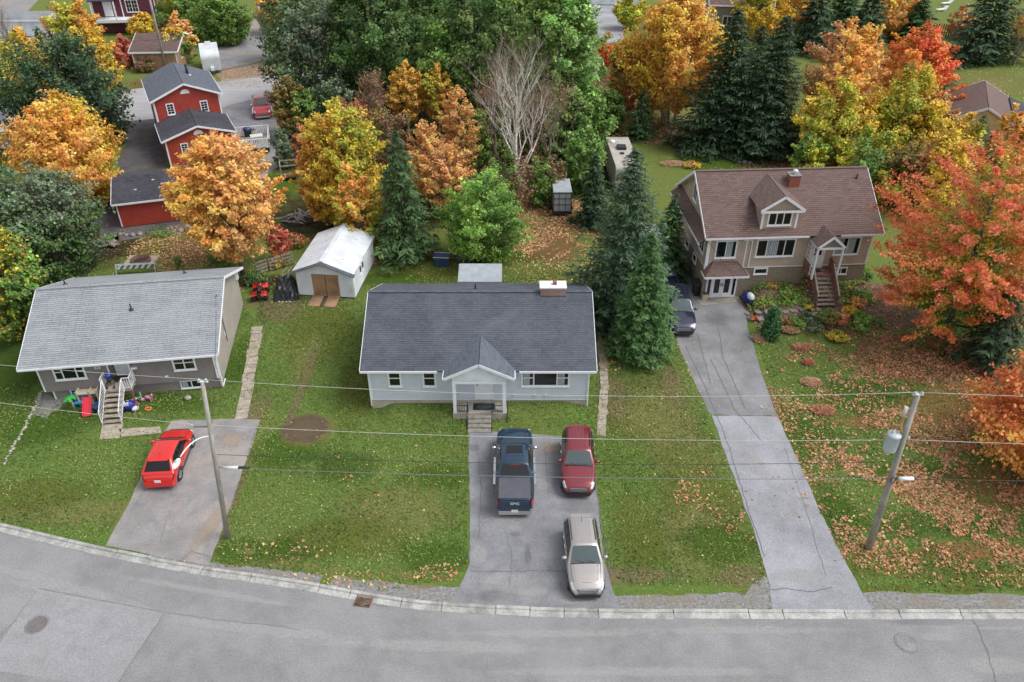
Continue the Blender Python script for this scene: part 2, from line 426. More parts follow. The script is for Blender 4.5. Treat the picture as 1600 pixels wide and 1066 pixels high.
# ------------------------------------------------------------------ ground, roads, kerb, drives
mat('asphalt_road', lin(122, 122, 123), lin(134, 134, 135), 1.3, .9, .25, 30, c3=lin(146, 146, 149), s3=.3, detail=10, grain=13)
mat('asphalt_patch', lin(136, 136, 139), lin(152, 152, 156), 1.6, .9, .25, 30, c3=lin(136, 136, 139), s3=.4, detail=10, grain=13)
mat('asphalt_drive', lin(113, 114, 118), lin(134, 135, 140), 1.1, .9, .35, 26, c3=lin(148, 148, 150), s3=.45, detail=10, grain=13)
mat('asphalt_pinkish', lin(126, 124, 124), lin(146, 142, 141), .9, .9, .25, 26, c3=lin(158, 150, 144), s3=.45, detail=9, grain=13)
mat('asphalt_pale', lin(133, 135, 140), lin(148, 150, 155), 1.4, .9, .25, 26, c3=lin(166, 167, 174), s3=.3, grain=13)
mat('asphalt_old', lin(124, 125, 129), lin(144, 145, 149), .9, .9, .35, 20, c3=lin(112, 111, 112), s3=.5, detail=9, grain=13)
mat('asphalt_far', lin(118, 118, 124), lin(142, 142, 148), .6, .9, c3=lin(150, 138, 124), s3=.15, grain=13)
mat('asphalt_black', lin(66, 64, 68), lin(88, 86, 90), 1., .92, c3=lin(104, 96, 90), s3=.4, grain=13)
mat('road_far', lin(152, 152, 156), lin(172, 172, 176), .6, .9, aniso=(.12, 1, 1), c3=lin(138, 138, 144), s3=.1, grain=13)
mat('gravel', lin(104, 103, 102), lin(150, 149, 148), 7, .95, .8, 30, c3=lin(126, 118, 104), s3=.8, detail=10, grain=13)
mat('gravel_brown', lin(122, 104, 86), lin(160, 138, 114), 3, .95, .6, 14, c3=lin(120, 112, 104), s3=.3, grain=13)
mat('tar_crack', lin(96, 96, 99), lin(112, 112, 114), 5, .9)
mat('cast_iron', lin(96, 92, 94), lin(122, 116, 116), 12, .7)
mat('dust_stain', lin(178, 178, 180), lin(194, 194, 196), 3, .95)
mat('dry_grass_patch', lin(104, 94, 78), lin(142, 130, 112), 3, .95, .6, 14, c3=lin(84, 92, 52), s3=1.4, grain=13)

mat('kerb_worn', lin(154, 154, 150), lin(184, 183, 179), 3.5, .9, .4, 12, c3=lin(126, 126, 124), s3=1.6, grain=13)
mat('kerb_dark', lin(146, 146, 143), lin(178, 177, 174), 2.5, .9, .4, 12, c3=lin(118, 118, 117), s3=1.2, grain=13)

b = MB()
g = 24
for i in range(g):
    for j in range(g):
        x0, x1 = -600 + 1200 * i / g, -600 + 1200 * (i + 1) / g; y0, y1 = -200 + 1200 * j / g, -200 + 1200 * (j + 1) / g
        b.face(((x0, y0, 0), (x1, y0, 0), (x1, y1, 0), (x0, y1, 0)))
struct(b.build('ground', GRASS))

KPX = [(-260, 760), (-120, 794), (0, 818), (100, 842), (170, 858), (245, 873), (320, 887), (400, 898), (480, 910), (560, 925), (640, 938), (700, 943), (760, 947), (830, 950), (900, 952), (1000, 953.5), (1200, 954), (1400, 954), (1600, 954), (1900, 954)]
def smooth(pts, it=2):
    for _ in range(it):
        q = [pts[0]]
        for a, b_ in zip(pts, pts[1:]): q += [a.lerp(b_, .25), a.lerp(b_, .75)]
        pts = q + [pts[-1]]
    return pts
KL = smooth(gp(*KPX)); KL = [KL[0] + Vector((-60, 20, 0))] + KL + [KL[-1] + Vector((70, 0, 0))]
def offs(line, d):
    out = []
    for i, p in enumerate(line):
        t = (line[min(i + 1, len(line) - 1)] - line[max(i - 1, 0)]).normalized(); out.append(p + Vector((t.y, -t.x, 0)) * d)
    return out
ROADW = 8.3
near = offs(KL, ROADW)
b = MB()
for i in range(len(KL) - 1):
    a, c = offs(KL, .3)[i:i + 2]; d, e = near[i:i + 2]
    b.face(((d.x, d.y, .004), (e.x, e.y, .004), (c.x, c.y, .004), (a.x, a.y, .004)))
struct(b.build('road', 'asphalt_road'))
struct(sheet('road_patch', gp((60, 920), (258, 957), (180, 1075), (-30, 1046)), .008, 'asphalt_patch', .015))
def ribbon(name, pts, w, z, material, seed=1, parent=None, wob=.04):
    rg = random.Random(seed); P = []
    for a, c in zip(pts, pts[1:]):
        n = max(1, int((c - a).length / .25))
        for k in range(n): P.append(a.lerp(c, k / n) + Vector((rg.uniform(-wob, wob), rg.uniform(-wob, wob), 0)))
    P.append(pts[-1]); l, r = offs(P, -w / 2), offs(P, w / 2); b = MB()
    for i in range(len(P) - 1):
        f = rg.uniform(.5, 1); b.face([(q.x, q.y, z) for q in (r[i], r[i + 1], l[i + 1], l[i])])
    return struct(b.build(name, material, parent))
ribbon('road_crack', gp((1514, 955), (1540, 1010), (1562, 1090)), .035, .013, 'tar_crack', 4)
ribbon('road_crack', gp((60, 920), (150, 937), (258, 957), (222, 1010), (180, 1075)), .03, .0135, 'tar_crack', 5, wob=.01)
ribbon('road_crack', gp((258, 957), (330, 968), (400, 975), (470, 984)), .02, .0125, 'tar_crack', 6)
ribbon('road_crack', gp((60, 920), (20, 975), (-20, 1010)), .02, .0125, 'tar_crack', 7)

# kerb: cast lengths with a raised back and a gutter pan
kr = MB(); ko = offs(KL, .05)
for i in range(len(KL) - 1):
    a, c = offs(KL, .02)[i:i + 2]; d, e = offs(KL, .42)[i:i + 2]
    kr.face(((d.x, d.y, .0065), (e.x, e.y, .0065), (c.x, c.y, .0065), (a.x, a.y, .0065)))
kerb = struct(kr.build('kerb', 'gravel'))
def walk(line, step):
    out = []; carry = 0
    for a, c in zip(line, line[1:]):
        L = (c - a).length; t = carry
        while t < L: out.append(a.lerp(c, t / L)); t += step
        carry = t - L
    return out
def kerb_run(line, seed, x0, x1, side=1):
    rg = random.Random(seed); pts = [p for p in walk(line, .3) if x0 < p.x < x1]; i = 0
    while i < len(pts) - 3:
        n = rg.choice((5, 6, 8, 9, 11)); seg = pts[i:i + n + 1]; i += n
        if len(seg) < 3: break
        dz = rg.uniform(-.012, .012); b = MB(); sh = rg.uniform(-.015, .015)
        full = Vector(seg[0]); seg = [Vector(p) for p in seg]
        seg[0] = seg[0].lerp(seg[1], .07); seg[-1] = seg[-1].lerp(seg[-2], .07)
        prof = [(0, .0), (.0, .095 + dz), (.15, .09 + dz), (.17, .035), (.45, .02), (.46, .0)]
        rows = []
        for o_, z in prof:
            rows.append([Vector((q.x, q.y, z)) for q in offs(seg, (o_ + sh) * side)])
        for r0, r1 in zip(rows, rows[1:]):
            for k in range(len(seg) - 1):
                f = (r1[k], r1[k + 1], r0[k + 1], r0[k]) if side > 0 else (r0[k], r0[k + 1], r1[k + 1], r1[k])
                b.face(f)
        b.face([r[0] for r in rows]); b.face([r[-1] for r in rows][::-1])
        b.build('kerb_stone', rg.choice(('kerb_concrete', 'kerb_concrete', 'kerb_worn', 'kerb_dark')), kerb)
kerb_run(KL, 3, -40, 45)
kerb_run(near, 8, -40, -15, -1)

def slab_disc(c, r, z0, z1, n=28):
    b = MB(); b.lathe([(r, z0), (r, z1), (r * .92, z1 + .002), (r * .9, z1 - .004), (0.001, z1 - .004)], (c.x, c.y, 0), n, smooth=False); return b
for (p, lab) in (((58, 976), 'round iron manhole cover in the pale square road patch'), ((1417, 1005), 'round iron manhole cover set in the right side of the road')):
    c = G(*p); t = thing('manhole_cover', lab, 'manhole', c, 0, 'manhole covers in the road')
    b = slab_disc(Vector((0, 0, 0)), .42, .002, .02); b.build('lid', 'cast_iron' if p[0] < 100 else 'asphalt_road', t)
    b = MB(); b.lathe([(.42, .004), (.46, .018), (.5, .0145), (.5, .003)], (0, 0, 0), 28); b.build('ring', 'asphalt_old', t)
# storm drain grate in the gutter
c = G(569, 936); t = thing('storm_drain', 'dark slotted iron storm drain grate in the gutter beside broken kerb', 'drain', c + Vector((0, -.12, 0)), R(-9))
b = MB(); b.box(-.36, -.3, .0, .36, .3, .03); b.build('pit', 'plastic_black', t)
b = MB()
for x in (-.37, .33): b.box(x, -.31, .02, x + .04, .31, .06)
for y in (-.31, .27): b.box(-.33, y, .02, .33, y + .04, .06)
b.build('frame', 'rust_metal', t)
for k in range(7):
    y = -.26 + k * .075
    for s_ in (-1, 1):
        b = MB(); b.bar((0, y, .05), (s_ * .32, y + .1, .05), .025, .03); b.build('grate_bar', 'gravel_brown', t)

# gravel verge between lawns and kerb
vline = offs(KL, -.0)
def verge(x0, x1, w0, w1, seed, z=.0055):
    P = [p for p in walk(vline, .5) if x0 < p.x < x1]; rg = random.Random(seed); outer = []
    for k, p in enumerate(offs(P, -1.)):
        f = k / max(1, len(P) - 1); w = w0 + (w1 - w0) * f + rg.uniform(-.05, .05) * (w0 + w1) / 1.2; outer.append(P[k].lerp(p, max(.05, w)))
    return struct(sheet('gravel_verge', [(q.x, q.y) for q in P] + [(q.x, q.y) for q in outer[::-1]], z, 'gravel', .05, .3, seed))
verge(-17.5, -8.5, .15, .55, 1); verge(-8.55, -2.0, .6, .95, 2, .0062); verge(4.2, 10.8, .75, .95, 3); verge(13.2, 24, 1.05, .8, 4); verge(23.9, 40, .8, .6, 5, .0062)

# drives
struct(sheet('driveway', gp((165, 853), (200, 790), (245, 690), (268, 658), (283, 656), (345, 655), (407, 656), (385, 720), (345, 835), (326, 884), (245, 870)), .012, 'asphalt_pinkish', .03, .4, 11))
struct(sheet('driveway', gp((733, 672), (800, 676), (860, 681), (928, 682), (931, 760), (945, 880), (968, 955), (900, 954.5), (830, 952), (706, 945), (734, 880), (733, 760)), .012, 'asphalt_drive', .035, .4, 12))
struct(sheet('driveway', gp((1036, 395), (1062, 398), (1092, 464), (1162, 468), (1170, 520), (1196, 600), (1215, 650), (1110, 648), (1082, 590), (1060, 540), (1045, 480)), .012, 'asphalt_old', .04, .4, 13))
struct(sheet('driveway', gp((1112, 650), (1215, 651), (1256, 740), (1305, 850), (1364, 955.5), (1206, 955), (1200, 905), (1178, 830), (1150, 755)), .016, 'asphalt_pale', .04, .4, 14))
struct(sheet('concrete_pad', gp((1088, 470), (1112, 459), (1163, 456), (1163, 472), (1095, 478)), .03, 'concrete', .02, .5, 15, thick=.03))
for k, (pts, w) in enumerate(((((1070, 540), (1100, 600), (1140, 700), (1170, 800), (1195, 870)), .05), (((1120, 500), (1130, 560), (1165, 640)), .05), (((1195, 925), (1225, 919), (1262, 926), (1300, 918)), .05),
                         (((735, 893), (790, 893), (850, 892), (905, 894)), .04), (((745, 690), (752, 760), (748, 840)), .03), (((760, 720), (770, 700), (780, 690)), .03), (((925, 690), (936, 800), (955, 900)), .05), (((265, 800), (255, 830), (250, 850)), .02), (((330, 870), (300, 862), (280, 878)), .03),
                         (((240, 690), (230, 760), (205, 800)), .02), (((1110, 560), (1148, 640), (1190, 690)), .04), (((1090, 520), (1110, 600)), .035), (((790, 830), (800, 870), (795, 920)), .02), (((850, 700), (858, 780)), .02), (((1225, 700), (1260, 800), (1290, 900)), .02))):
    ribbon('drive_crack', gp(*pts), w, .0195 + .0003 * k, 'tar_crack', 20 + k)
# wear, stains and growth on lawns and asphalt
soft_mat('wear_white', lin(178, 178, 178), .45); soft_mat('wear_dark', lin(108, 108, 112), .16); soft_mat('wear_oil', lin(84, 84, 86), .2); soft_mat('wear_tan', lin(178, 162, 144), .5)
soft_mat('turf_lush', lin(72, 100, 32), .6, .8); soft_mat('turf_dry', lin(132, 130, 78), .6, 1.0); soft_mat('turf_bare', lin(132, 116, 88), .6, 1.2); soft_mat('turf_olive', lin(106, 112, 50), .6, .8); soft_mat('litter', lin(128, 96, 68), .6, 1.2); soft_mat('floor_dark', lin(62, 52, 40), .95, .5); soft_mat('turf_dark', lin(66, 90, 34), .45, .6); soft_mat('litter_red', lin(170, 112, 80), .45, 1.4)  # turf mats are grass tones: lush, dry, bare, olive and a darker green
rz_ = random.Random(4); zz = [.0008]
def sp(px, py, rx, ry, m, z=None, rot=0., name='turf_patch'):
    zz[0] += .00005; return soft_patch(name, G(px, py), rx, ry, zz[0] if z is None else z, m, R(rot))
for px, py, rx, ry, m in ((60, 660, 5, 3, 'turf_lush'), (250, 630, 5, 1.5, 'turf_lush'), (380, 560, 1.6, 5, 'turf_lush'), (30, 560, 6, 6, 'turf_dark'), (10, 600, 4, 5, 'turf_dark'), (120, 800, 7, 1.5, 'turf_dry'), (60, 770, 4, 2, 'turf_olive'), (680, 745, 3, 1.6, 'turf_lush'), (540, 730, 3, 2, 'turf_dark'), (450, 700, 3, 3, 'turf_lush'), (620, 800, 5, 3, 'turf_dry'), (540, 840, 5, 2, 'turf_olive'), (400, 860, 4, 1.2, 'turf_lush'), (680, 870, 3, 1.5, 'turf_lush'), (500, 520, 4, 6, 'turf_olive'), (440, 480, 2.5, 3.5, 'turf_bare'), (480, 560, 1.2, 5, 'turf_dry'), (400, 640, 1.4, 2.2, 'turf_bare'), (560, 600, 2, 6, 'turf_olive'),  (470, 610, .5, 7, 'turf_bare'), (360, 790, .5, 6, 'turf_bare'),
        (1000, 640, 4, 5, 'turf_olive'), (1020, 640, 4, 5, 'turf_dry'), (1060, 700, 3, 6, 'turf_dry'), (1090, 780, 3, 6, 'turf_olive'), (1080, 840, 3, 4, 'turf_dry'), (1000, 830, 2, 4, 'turf_olive'), (1120, 850, 3, 2, 'turf_lush'), (980, 900, 4, .8, 'turf_bare'), (1160, 900, 2, 1, 'turf_bare'), (960, 620, 1.4, 4, 'turf_bare'), (1050, 600, 1.2, 3.5, 'turf_bare'), (905, 540, 1.6, 5, 'litter'), (920, 480, 2.5, 4, 'litter'), (1010, 555, 2.2, 2, 'turf_dark'),
        (1260, 680, 3, 4, 'turf_lush'), (1340, 620, 5, 3, 'turf_lush'), (1300, 800, 2, 3, 'turf_lush'), (1420, 740, 5, 1.2, 'turf_lush'), (1470, 820, 6, 1.5, 'turf_dark'), (1400, 880, 8, 1.2, 'turf_olive'), (1560, 900, 5, .8, 'turf_olive'), (1500, 640, 5, 4, 'litter_red'), (1580, 760, 5, 3, 'litter_red'), (1520, 860, 4, 1, 'litter_red'), (1350, 660, 3, 1, 'litter_red'), (1420, 570, 5, 2.5, 'litter'), (1510, 570, 5, 3, 'floor_dark'), (1200, 620, .6, 3, 'turf_bare'),
        (760, 400, 9, 2, 'turf_dark'), (860, 380, 4, 6, 'litter'), (880, 330, 4, 4, 'litter'), (640, 400, 5, 1.5, 'litter'), (700, 430, 6, 2, 'turf_olive'), (620, 440, 4, 2, 'turf_lush'), (850, 430, 4, 2, 'turf_olive'), (300, 390, 5, 4, 'litter'), (400, 440, 4, 1.5, 'floor_dark'), (430, 470, 3, 2, 'turf_bare'), (210, 390, 5, 2, 'turf_olive'), (430, 300, 3, 8, 'turf_lush'), (1040, 205, 8, 5, 'litter'), (1230, 240, 6, 8, 'litter'), (1120, 255, 8, 3, 'turf_lush'), (1130, 215, 9, 4, 'floor_dark'), (1500, 130, 14, 9, 'turf_dry'), (1560, 170, 8, 6, 'turf_dry'), (1450, 100, 8, 6, 'turf_lush'), (1560, 100, 9, 3, 'turf_dark'), (260, 130, 8, 4, 'litter'), (30, 260, 6, 7, 'turf_lush'), (20, 110, 8, 6, 'turf_lush'), (640, 240, 16, 13, 'floor_dark'), (780, 250, 16, 16, 'floor_dark'), (560, 330, 12, 9, 'floor_dark'), (470, 230, 6, 9, 'floor_dark'), (880, 240, 9, 12, 'floor_dark'), (700, 150, 22, 16, 'floor_dark'), (560, 130, 18, 14, 'floor_dark'), (820, 120, 18, 16, 'floor_dark'), (1330, 240, 12, 10, 'floor_dark'), (1400, 130, 14, 12, 'litter'), (980, 150, 9, 10, 'litter'), (100, 380, 10, 8, 'floor_dark'), (110, 200, 13, 11, 'floor_dark')):
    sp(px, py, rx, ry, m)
for k, (px, py, rx, ry, m, rot) in enumerate(((770, 905, 1.0, .6, 'wear_white', 20), (830, 925, 1.4, .45, 'wear_white', 0), (750, 865, .7, 1.3, 'wear_white', 0), (900, 940, 1.4, .3, 'wear_white', 0), (770, 930, 1.2, .5, 'wear_dark', 0), (825, 870, .3, 1.0, 'wear_oil', 0), (805, 835, .5, .3, 'wear_oil', 0), (850, 760, .7, .6, 'wear_white', 0), (750, 740, .4, 1.8, 'wear_dark', 0), (905, 790, 1.2, 1.0, 'wear_dark', 0), (860, 700, .9, .8, 'wear_tan', 0), (740, 700, .6, .5, 'wear_oil', 0),
        (330, 820, .6, 2.6, 'wear_tan', -14), (290, 800, .5, 2.4, 'wear_white', -14), (360, 690, 1.0, 1.3, 'wear_tan', 0), (230, 830, 1.2, 1.0, 'wear_white', 0), (250, 760, 1.4, 2.2, 'wear_dark', 0), (380, 670, .9, .6, 'wear_white', 0),
         (1228, 803, .3, .2, 'wear_tan', 0), (1120, 500, 1.4, 1.6, 'wear_oil', 0), (1250, 900, 2.0, .6, 'wear_white', 0), (1180, 720, .5, 3, 'wear_white', 10))):
    sp(px, py, rx, ry, m, .0172 + .00006 * k, rot, 'drive_stain')
for k, (px, py, rx, ry, m, rot) in enumerate(((120, 930, 9, .5, 'wear_white', -13), (60, 905, 9, .5, 'wear_white', -15), (420, 985, 9, .5, 'wear_white', -7), (700, 1010, 10, .5, 'wear_white', -2), (1000, 1050, 12, .4, 'wear_white', 0), (850, 990, 8, .35, 'wear_white', 0), (1150, 985, 8, .35, 'wear_white', 0), (1465, 996, 1.4, .35, 'wear_white', 0), (1570, 982, 2.5, .15, 'wear_white', 0), (1200, 981, .9, .1, 'wear_white', 0), (1450, 972, 3, .3, 'wear_dark', 0), (60, 1020, .8, .5, 'wear_white', -30), (1560, 1040, 3, .7, 'wear_white', 0), (600, 944, .9, .3, 'wear_dark', -6), (330, 925, 8, .3, 'wear_white', -11))):
    sp(px, py, rx, ry, m, .0085 + .00006 * k, rot, 'road_stain')
sheet_dirt = dpc = G(482, 672)
for k in range(3): soft_patch('turf_patch', dpc, 2.2, 2.1, .0062 + .0002 * k, 'turf_dry')
mat('mulch_soil', lin(84, 70, 60), lin(120, 102, 88), 4, .95, .6, 14, c3=lin(84, 72, 62), s3=2., grain=13)
struct(sheet('dirt_patch', [(dpc.x - .2 + 1.3 * math.cos(a / 20 * 2 * math.pi), dpc.y + .12 + 1.2 * math.sin(a / 20 * 2 * math.pi)) for a in range(20)], .009, 'mulch_soil', .06, .15, 40))
soft_mat('mulch', lin(112, 98, 78), .6, 2.5); soft_mat('straw', lin(168, 152, 128), .6, 2.0)
for k in range(2): soft_patch('mulch_patch', dpc + Vector((-.2, .12, 0)), 1.9, 1.8, .0095 + .0002 * k, 'mulch')
for k in range(0): soft_patch('straw_patch', dpc + Vector((1.1 * math.cos(k * .3 - 1.9), 1.1 * math.sin(k * .3 - 1.9), 0)), .35, .3, .0102 + .0001 * k, 'straw')
for k in range(30):
    p_ = offs(vline, -rz_.uniform(.75, 1.3))[int(len(vline) * rz_.random())]
    if -17 < p_.x < -2 or 5 < p_.x < 11 or 14 < p_.x < 30: soft_patch('turf_patch', p_, rz_.uniform(.6, 1.5), rz_.uniform(.25, .5), .0068 + .00004 * k, rz_.choice(('turf_dry', 'turf_olive', 'turf_olive')))
for k, (pp, mt) in enumerate((
        (((60, 612), (112, 626), (72, 655), (50, 640)), 'gravel'),
        (((1185, 905), (1203, 900), (1206, 948), (1160, 950)), 'gravel'),
        (((120, 385), (185, 365), (190, 378), (150, 392)), 'soil'))):
    struct(sheet('bare_soil', gp(*pp), .0072 + .0004 * k, mt, .2, .4, 50 + k))
# far ground
struct(sheet('back_road', gp((-400, 190), (0, 163), (240, 136), (345, 128), (460, 114), (800, 72), (800, 98), (460, 140), (345, 172), (240, 186), (0, 207), (-400, 240)), .012, 'road_far', .1, 2, 60))
struct(sheet('gravel_lot', gp((330, 105), (345, 60), (395, 40), (405, 0), (440, 0), (438, 60), (470, 112), (345, 130)), .008, 'asphalt_far', .2, 1, 61))
struct(sheet('gravel_lot', gp((345, 125), (345, 108), (400, 96), (462, 90), (462, 112)), .013, 'gravel_brown', .2, 1, 62))
struct(sheet('gravel_lot', gp((340, 170), (440, 142), (450, 190), (455, 250), (400, 285), (370, 275)), .016, 'asphalt_far', .25, .8, 63))
struct(sheet('gravel_lot', gp((205, 188), (262, 184), (265, 250), (262, 345), (290, 344), (292, 362), (160, 378), (150, 350), (190, 240)), .008, 'asphalt_black', .25, .8, 64))
struct(sheet('gravel_lot', gp((-60, 60), (70, 42), (110, 40), (110, 110), (-60, 120)), .008, 'asphalt_far', .2, 2, 65))
struct(sheet('back_road', gp((-60, 50), (-60, -12), (70, -12), (38, 25), (22, 45)), .014, 'asphalt_far', .1, 2, 66))
struct(sheet('driveway', gp((1572, 192), (1640, 190), (1640, 220), (1580, 222)), .012, 'asphalt_pale', .1, 1, 67))
struct(sheet('back_road', gp((918, -30), (975, -30), (975, 62), (940, 70), (925, 30)), .012, 'asphalt_pale', .1, 2, 68))
struct(sheet('bare_soil', gp((1040, 200), (1100, 200), (1160, 232), (1190, 245), (1180, 262), (1100, 240), (1050, 225)), .008, 'soil', .3, .5, 69))

# raised bank along the main house front and planting bank before the tan house
def bank(name, org, rz, x0, x1, y0, y1, hf, material, nx=40, ny=12):
    b = MB(); vs = []
    for j in range(ny + 1):
        for i in range(nx + 1):
            x, y = x0 + (x1 - x0) * i / nx, y0 + (y1 - y0) * j / ny; vs.append((x, y, hf(x, y)))
    fs = [(j * (nx + 1) + i, j * (nx + 1) + i + 1, (j + 1) * (nx + 1) + i + 1, (j + 1) * (nx + 1) + i) for j in range(ny) for i in range(nx)]
    b.add(vs, fs, smooth=True); o = b.build(name, material); o.location = org; o.rotation_euler = (0, 0, R(rz)); return struct(o)
def sst(t): t = max(0, min(1, t)); return t * t * (3 - 2 * t)
bank('lawn_bank', (-8.2, 36.4, 0), 0, .3, 4.75, -2, .0, lambda x, y: -.02 + .4 * sst((y + 1.9) / 1.7) * sst((x - .3) / 1.1), GRASS)
bank('lawn_bank', (-8.2, 36.4, 0), 0, 7.95, 12.5, -2, .0, lambda x, y: -.02 + .52 * sst((y + 1.9) / 1.7) * (1 - .5 * sst((x - 11.2) / 1.2)), GRASS)
def rh_h(x, y): return -.02 + 1.0 * sst((y + 5.2) / 4.4) * sst((x - 2.6) / 1.5) * (1 - .4 * sst((x - 11) / 3)) * (1 + .05 * math.sin(x * 2.3 + y * 3))
RHO, RHA = (13.5, 48.85, 0), 3.4
bank('garden_bank', RHO, RHA, 2.5, 14.5, -5.3, .05, rh_h, 'soil', 60, 30)
def rhw(x, y, z=None):
    a = R(RHA); zz = max(rh_h(x, y), 0) if z is None else z
    return Vector((RHO[0] + x * math.cos(a) - y * math.sin(a), RHO[1] + x * math.sin(a) + y * math.cos(a), zz))
# far lawn beyond stays ground
# ------------------------------------------------------------------ house kit
class Wall:
    """a vertical wall: u runs along it, o points outward, z up"""
    def __init__(s, p, q):
        s.p = Vector((p[0], p[1], 0)); d = Vector((q[0] - p[0], q[1] - p[1], 0)); s.L = d.length; s.u = d.normalized(); s.n = Vector((s.u.y, -s.u.x, 0))
    def pt(s, u, o, z): return s.p + s.u * u + s.n * o + Vector((0, 0, z))
    def box(s, b, u0, u1, o0, o1, z0, z1, mi=0):
        b.hexa([s.pt(u0, o1, z0), s.pt(u1, o1, z0), s.pt(u1, o0, z0), s.pt(u0, o0, z0), s.pt(u0, o1, z1), s.pt(u1, o1, z1), s.pt(u1, o0, z1), s.pt(u0, o0, z1)], mi)
def lap(b, W, z0, z1, ext=None, board=.16, mi=0, depth=.034):
    ext = ext or (lambda z: (0, W.L)); n = max(1, round((z1 - z0) / board)); h = (z1 - z0) / n
    for i in range(n):
        a, c = z0 + i * h, z0 + (i + 1) * h; a0, a1 = ext(a); c0, c1 = ext(c)
        if a1 - a0 < .02: continue
        if c1 < c0: c0 = c1 = (c0 + c1) / 2
        b.face((W.pt(a0, depth, a), W.pt(a1, depth, a), W.pt(c1, .003, c), W.pt(c0, .003, c)), mi)
        b.face((W.pt(a0, .003, a), W.pt(a1, .003, a), W.pt(a1, depth, a), W.pt(a0, depth, a)), mi)
def vboards(b, W, z0, top, step=.3, mi=0):
    n = max(1, round(W.L / step)); h = W.L / n
    for i in range(n):
        a, c = i * h, (i + 1) * h
        b.face((W.pt(a, .022, z0), W.pt(c, .004, z0), W.pt(c, .004, top(c)), W.pt(a, .022, top(a))), mi)
        b.face((W.pt(a, .004, z0), W.pt(a, .022, z0), W.pt(a, .022, top(a)), W.pt(a, .004, top(a))), mi)
def slope(b, e0, e1, r1, r0, course=.15, mi=0, ms=1, th=.1, under=True):
    e0, e1, r1, r0 = map(Vector, (e0, e1, r1, r0)); ex = (e1 - e0).normalized()
    nrm = ex.cross((r0 - e0)).normalized()
    if nrm.z < 0: nrm = -nrm
    dn = ex.cross(nrm).normalized(); L = abs((r0 - e0).dot(dn)) or 1e-6; n = max(1, round(L / course))
    def uv(p): return ((p - e0).dot(ex) + 40, abs((p - e0).dot(dn)))
    for i in range(n):
        a, c = i / n, (i + 1) / n
        p = e0.lerp(r0, a), e1.lerp(r1, a), e1.lerp(r1, c), e0.lerp(r0, c)
        q = (p[0] + nrm * (th + .014), p[1] + nrm * (th + .014), p[2] + nrm * th, p[3] + nrm * th)
        b.face(q, mi, [uv(x) for x in p])
        b.face((p[0] + nrm * (th if i else 0), p[1] + nrm * (th if i else 0), q[1], q[0]), mi, [uv(p[0]), uv(p[1]), uv(p[1]), uv(p[0])])
    for s_, t_ in ((e0, r0), (e1, r1)):
        b.face((s_, t_, t_ + nrm * th, s_ + nrm * (th + .012)), mi, [uv(s_)] * 4)
    b.face((r0, r1, r1 + nrm * th, r0 + nrm * th), mi, [uv(r0)] * 4)
    if under: b.face((e0, r0, r1, e1), ms)
    return nrm
def window(par, W, u0, u1, z0, z1, cols=(1,), split=(), fw=.1, curtain=(), grid=None, trim='white_trim', glass='dark_glass', proud=.07):
    f = MB(); W.box(f, u0, u1, .0, proud, z0, z0 + fw); W.box(f, u0, u1, .0, proud, z1 - fw, z1)
    W.box(f, u0, u0 + fw, .0, proud - .002, z0 + fw, z1 - fw); W.box(f, u1 - fw, u1, .0, proud - .002, z0 + fw, z1 - fw)
    W.box(f, u0 - .03, u1 + .03, .0, proud + .035, z0 - .04, z0 - .002)
    tot = sum(cols); w = u1 - u0 - 2 * fw; x = u0 + fw; panes = []
    for i, c in enumerate(cols):
        xe = x + w * c / tot; m = .035
        if i < len(cols) - 1: W.box(f, xe - m, xe + m, .0, proud - .006, z0 + fw, z1 - fw)
        a, e = x + (m if i else 0), xe - (m if i < len(cols) - 1 else 0)
        sp = split[i] if i < len(split) else 0
        if sp:
            zm = z0 + fw + (z1 - z0 - 2 * fw) * sp; W.box(f, a, e, .0, proud - .01, zm - .03, zm + .03)
            panes += [(a, e, z0 + fw, zm - .03, i in curtain), (a, e, zm + .03, z1 - fw, i in curtain)]
        else: panes.append((a, e, z0 + fw, z1 - fw, i in curtain))
        x = xe
    fo = f.build('window', trim, par)
    for a, e, za, zb, cu in panes:
        p = MB(); W.box(p, a, e, .0, .038, za, zb); p.build('pane', glass, fo)
        if cu:
            p = MB(); n = 6; ww = (e - a) * .62
            for k in range(n):
                W.box(p, a + .04 + k * ww / n, a + .04 + (k + .75) * ww / n, .038, .042 + .003 * (k % 2), za + .03, zb - .02)
            p.build('curtain', 'curtain', fo)
        if grid:
            gmb = MB(); nx, nz = grid
            for k in range(1, nx): q = a + (e - a) * k / nx; W.box(gmb, q - .015, q + .015, .038, .05, za, zb)
            for k in range(1, nz): q = za + (zb - za) * k / nz; W.box(gmb, a, e, .038, .048, q - .015, q + .015)
            gmb.build('muntin', trim, fo)
    return fo
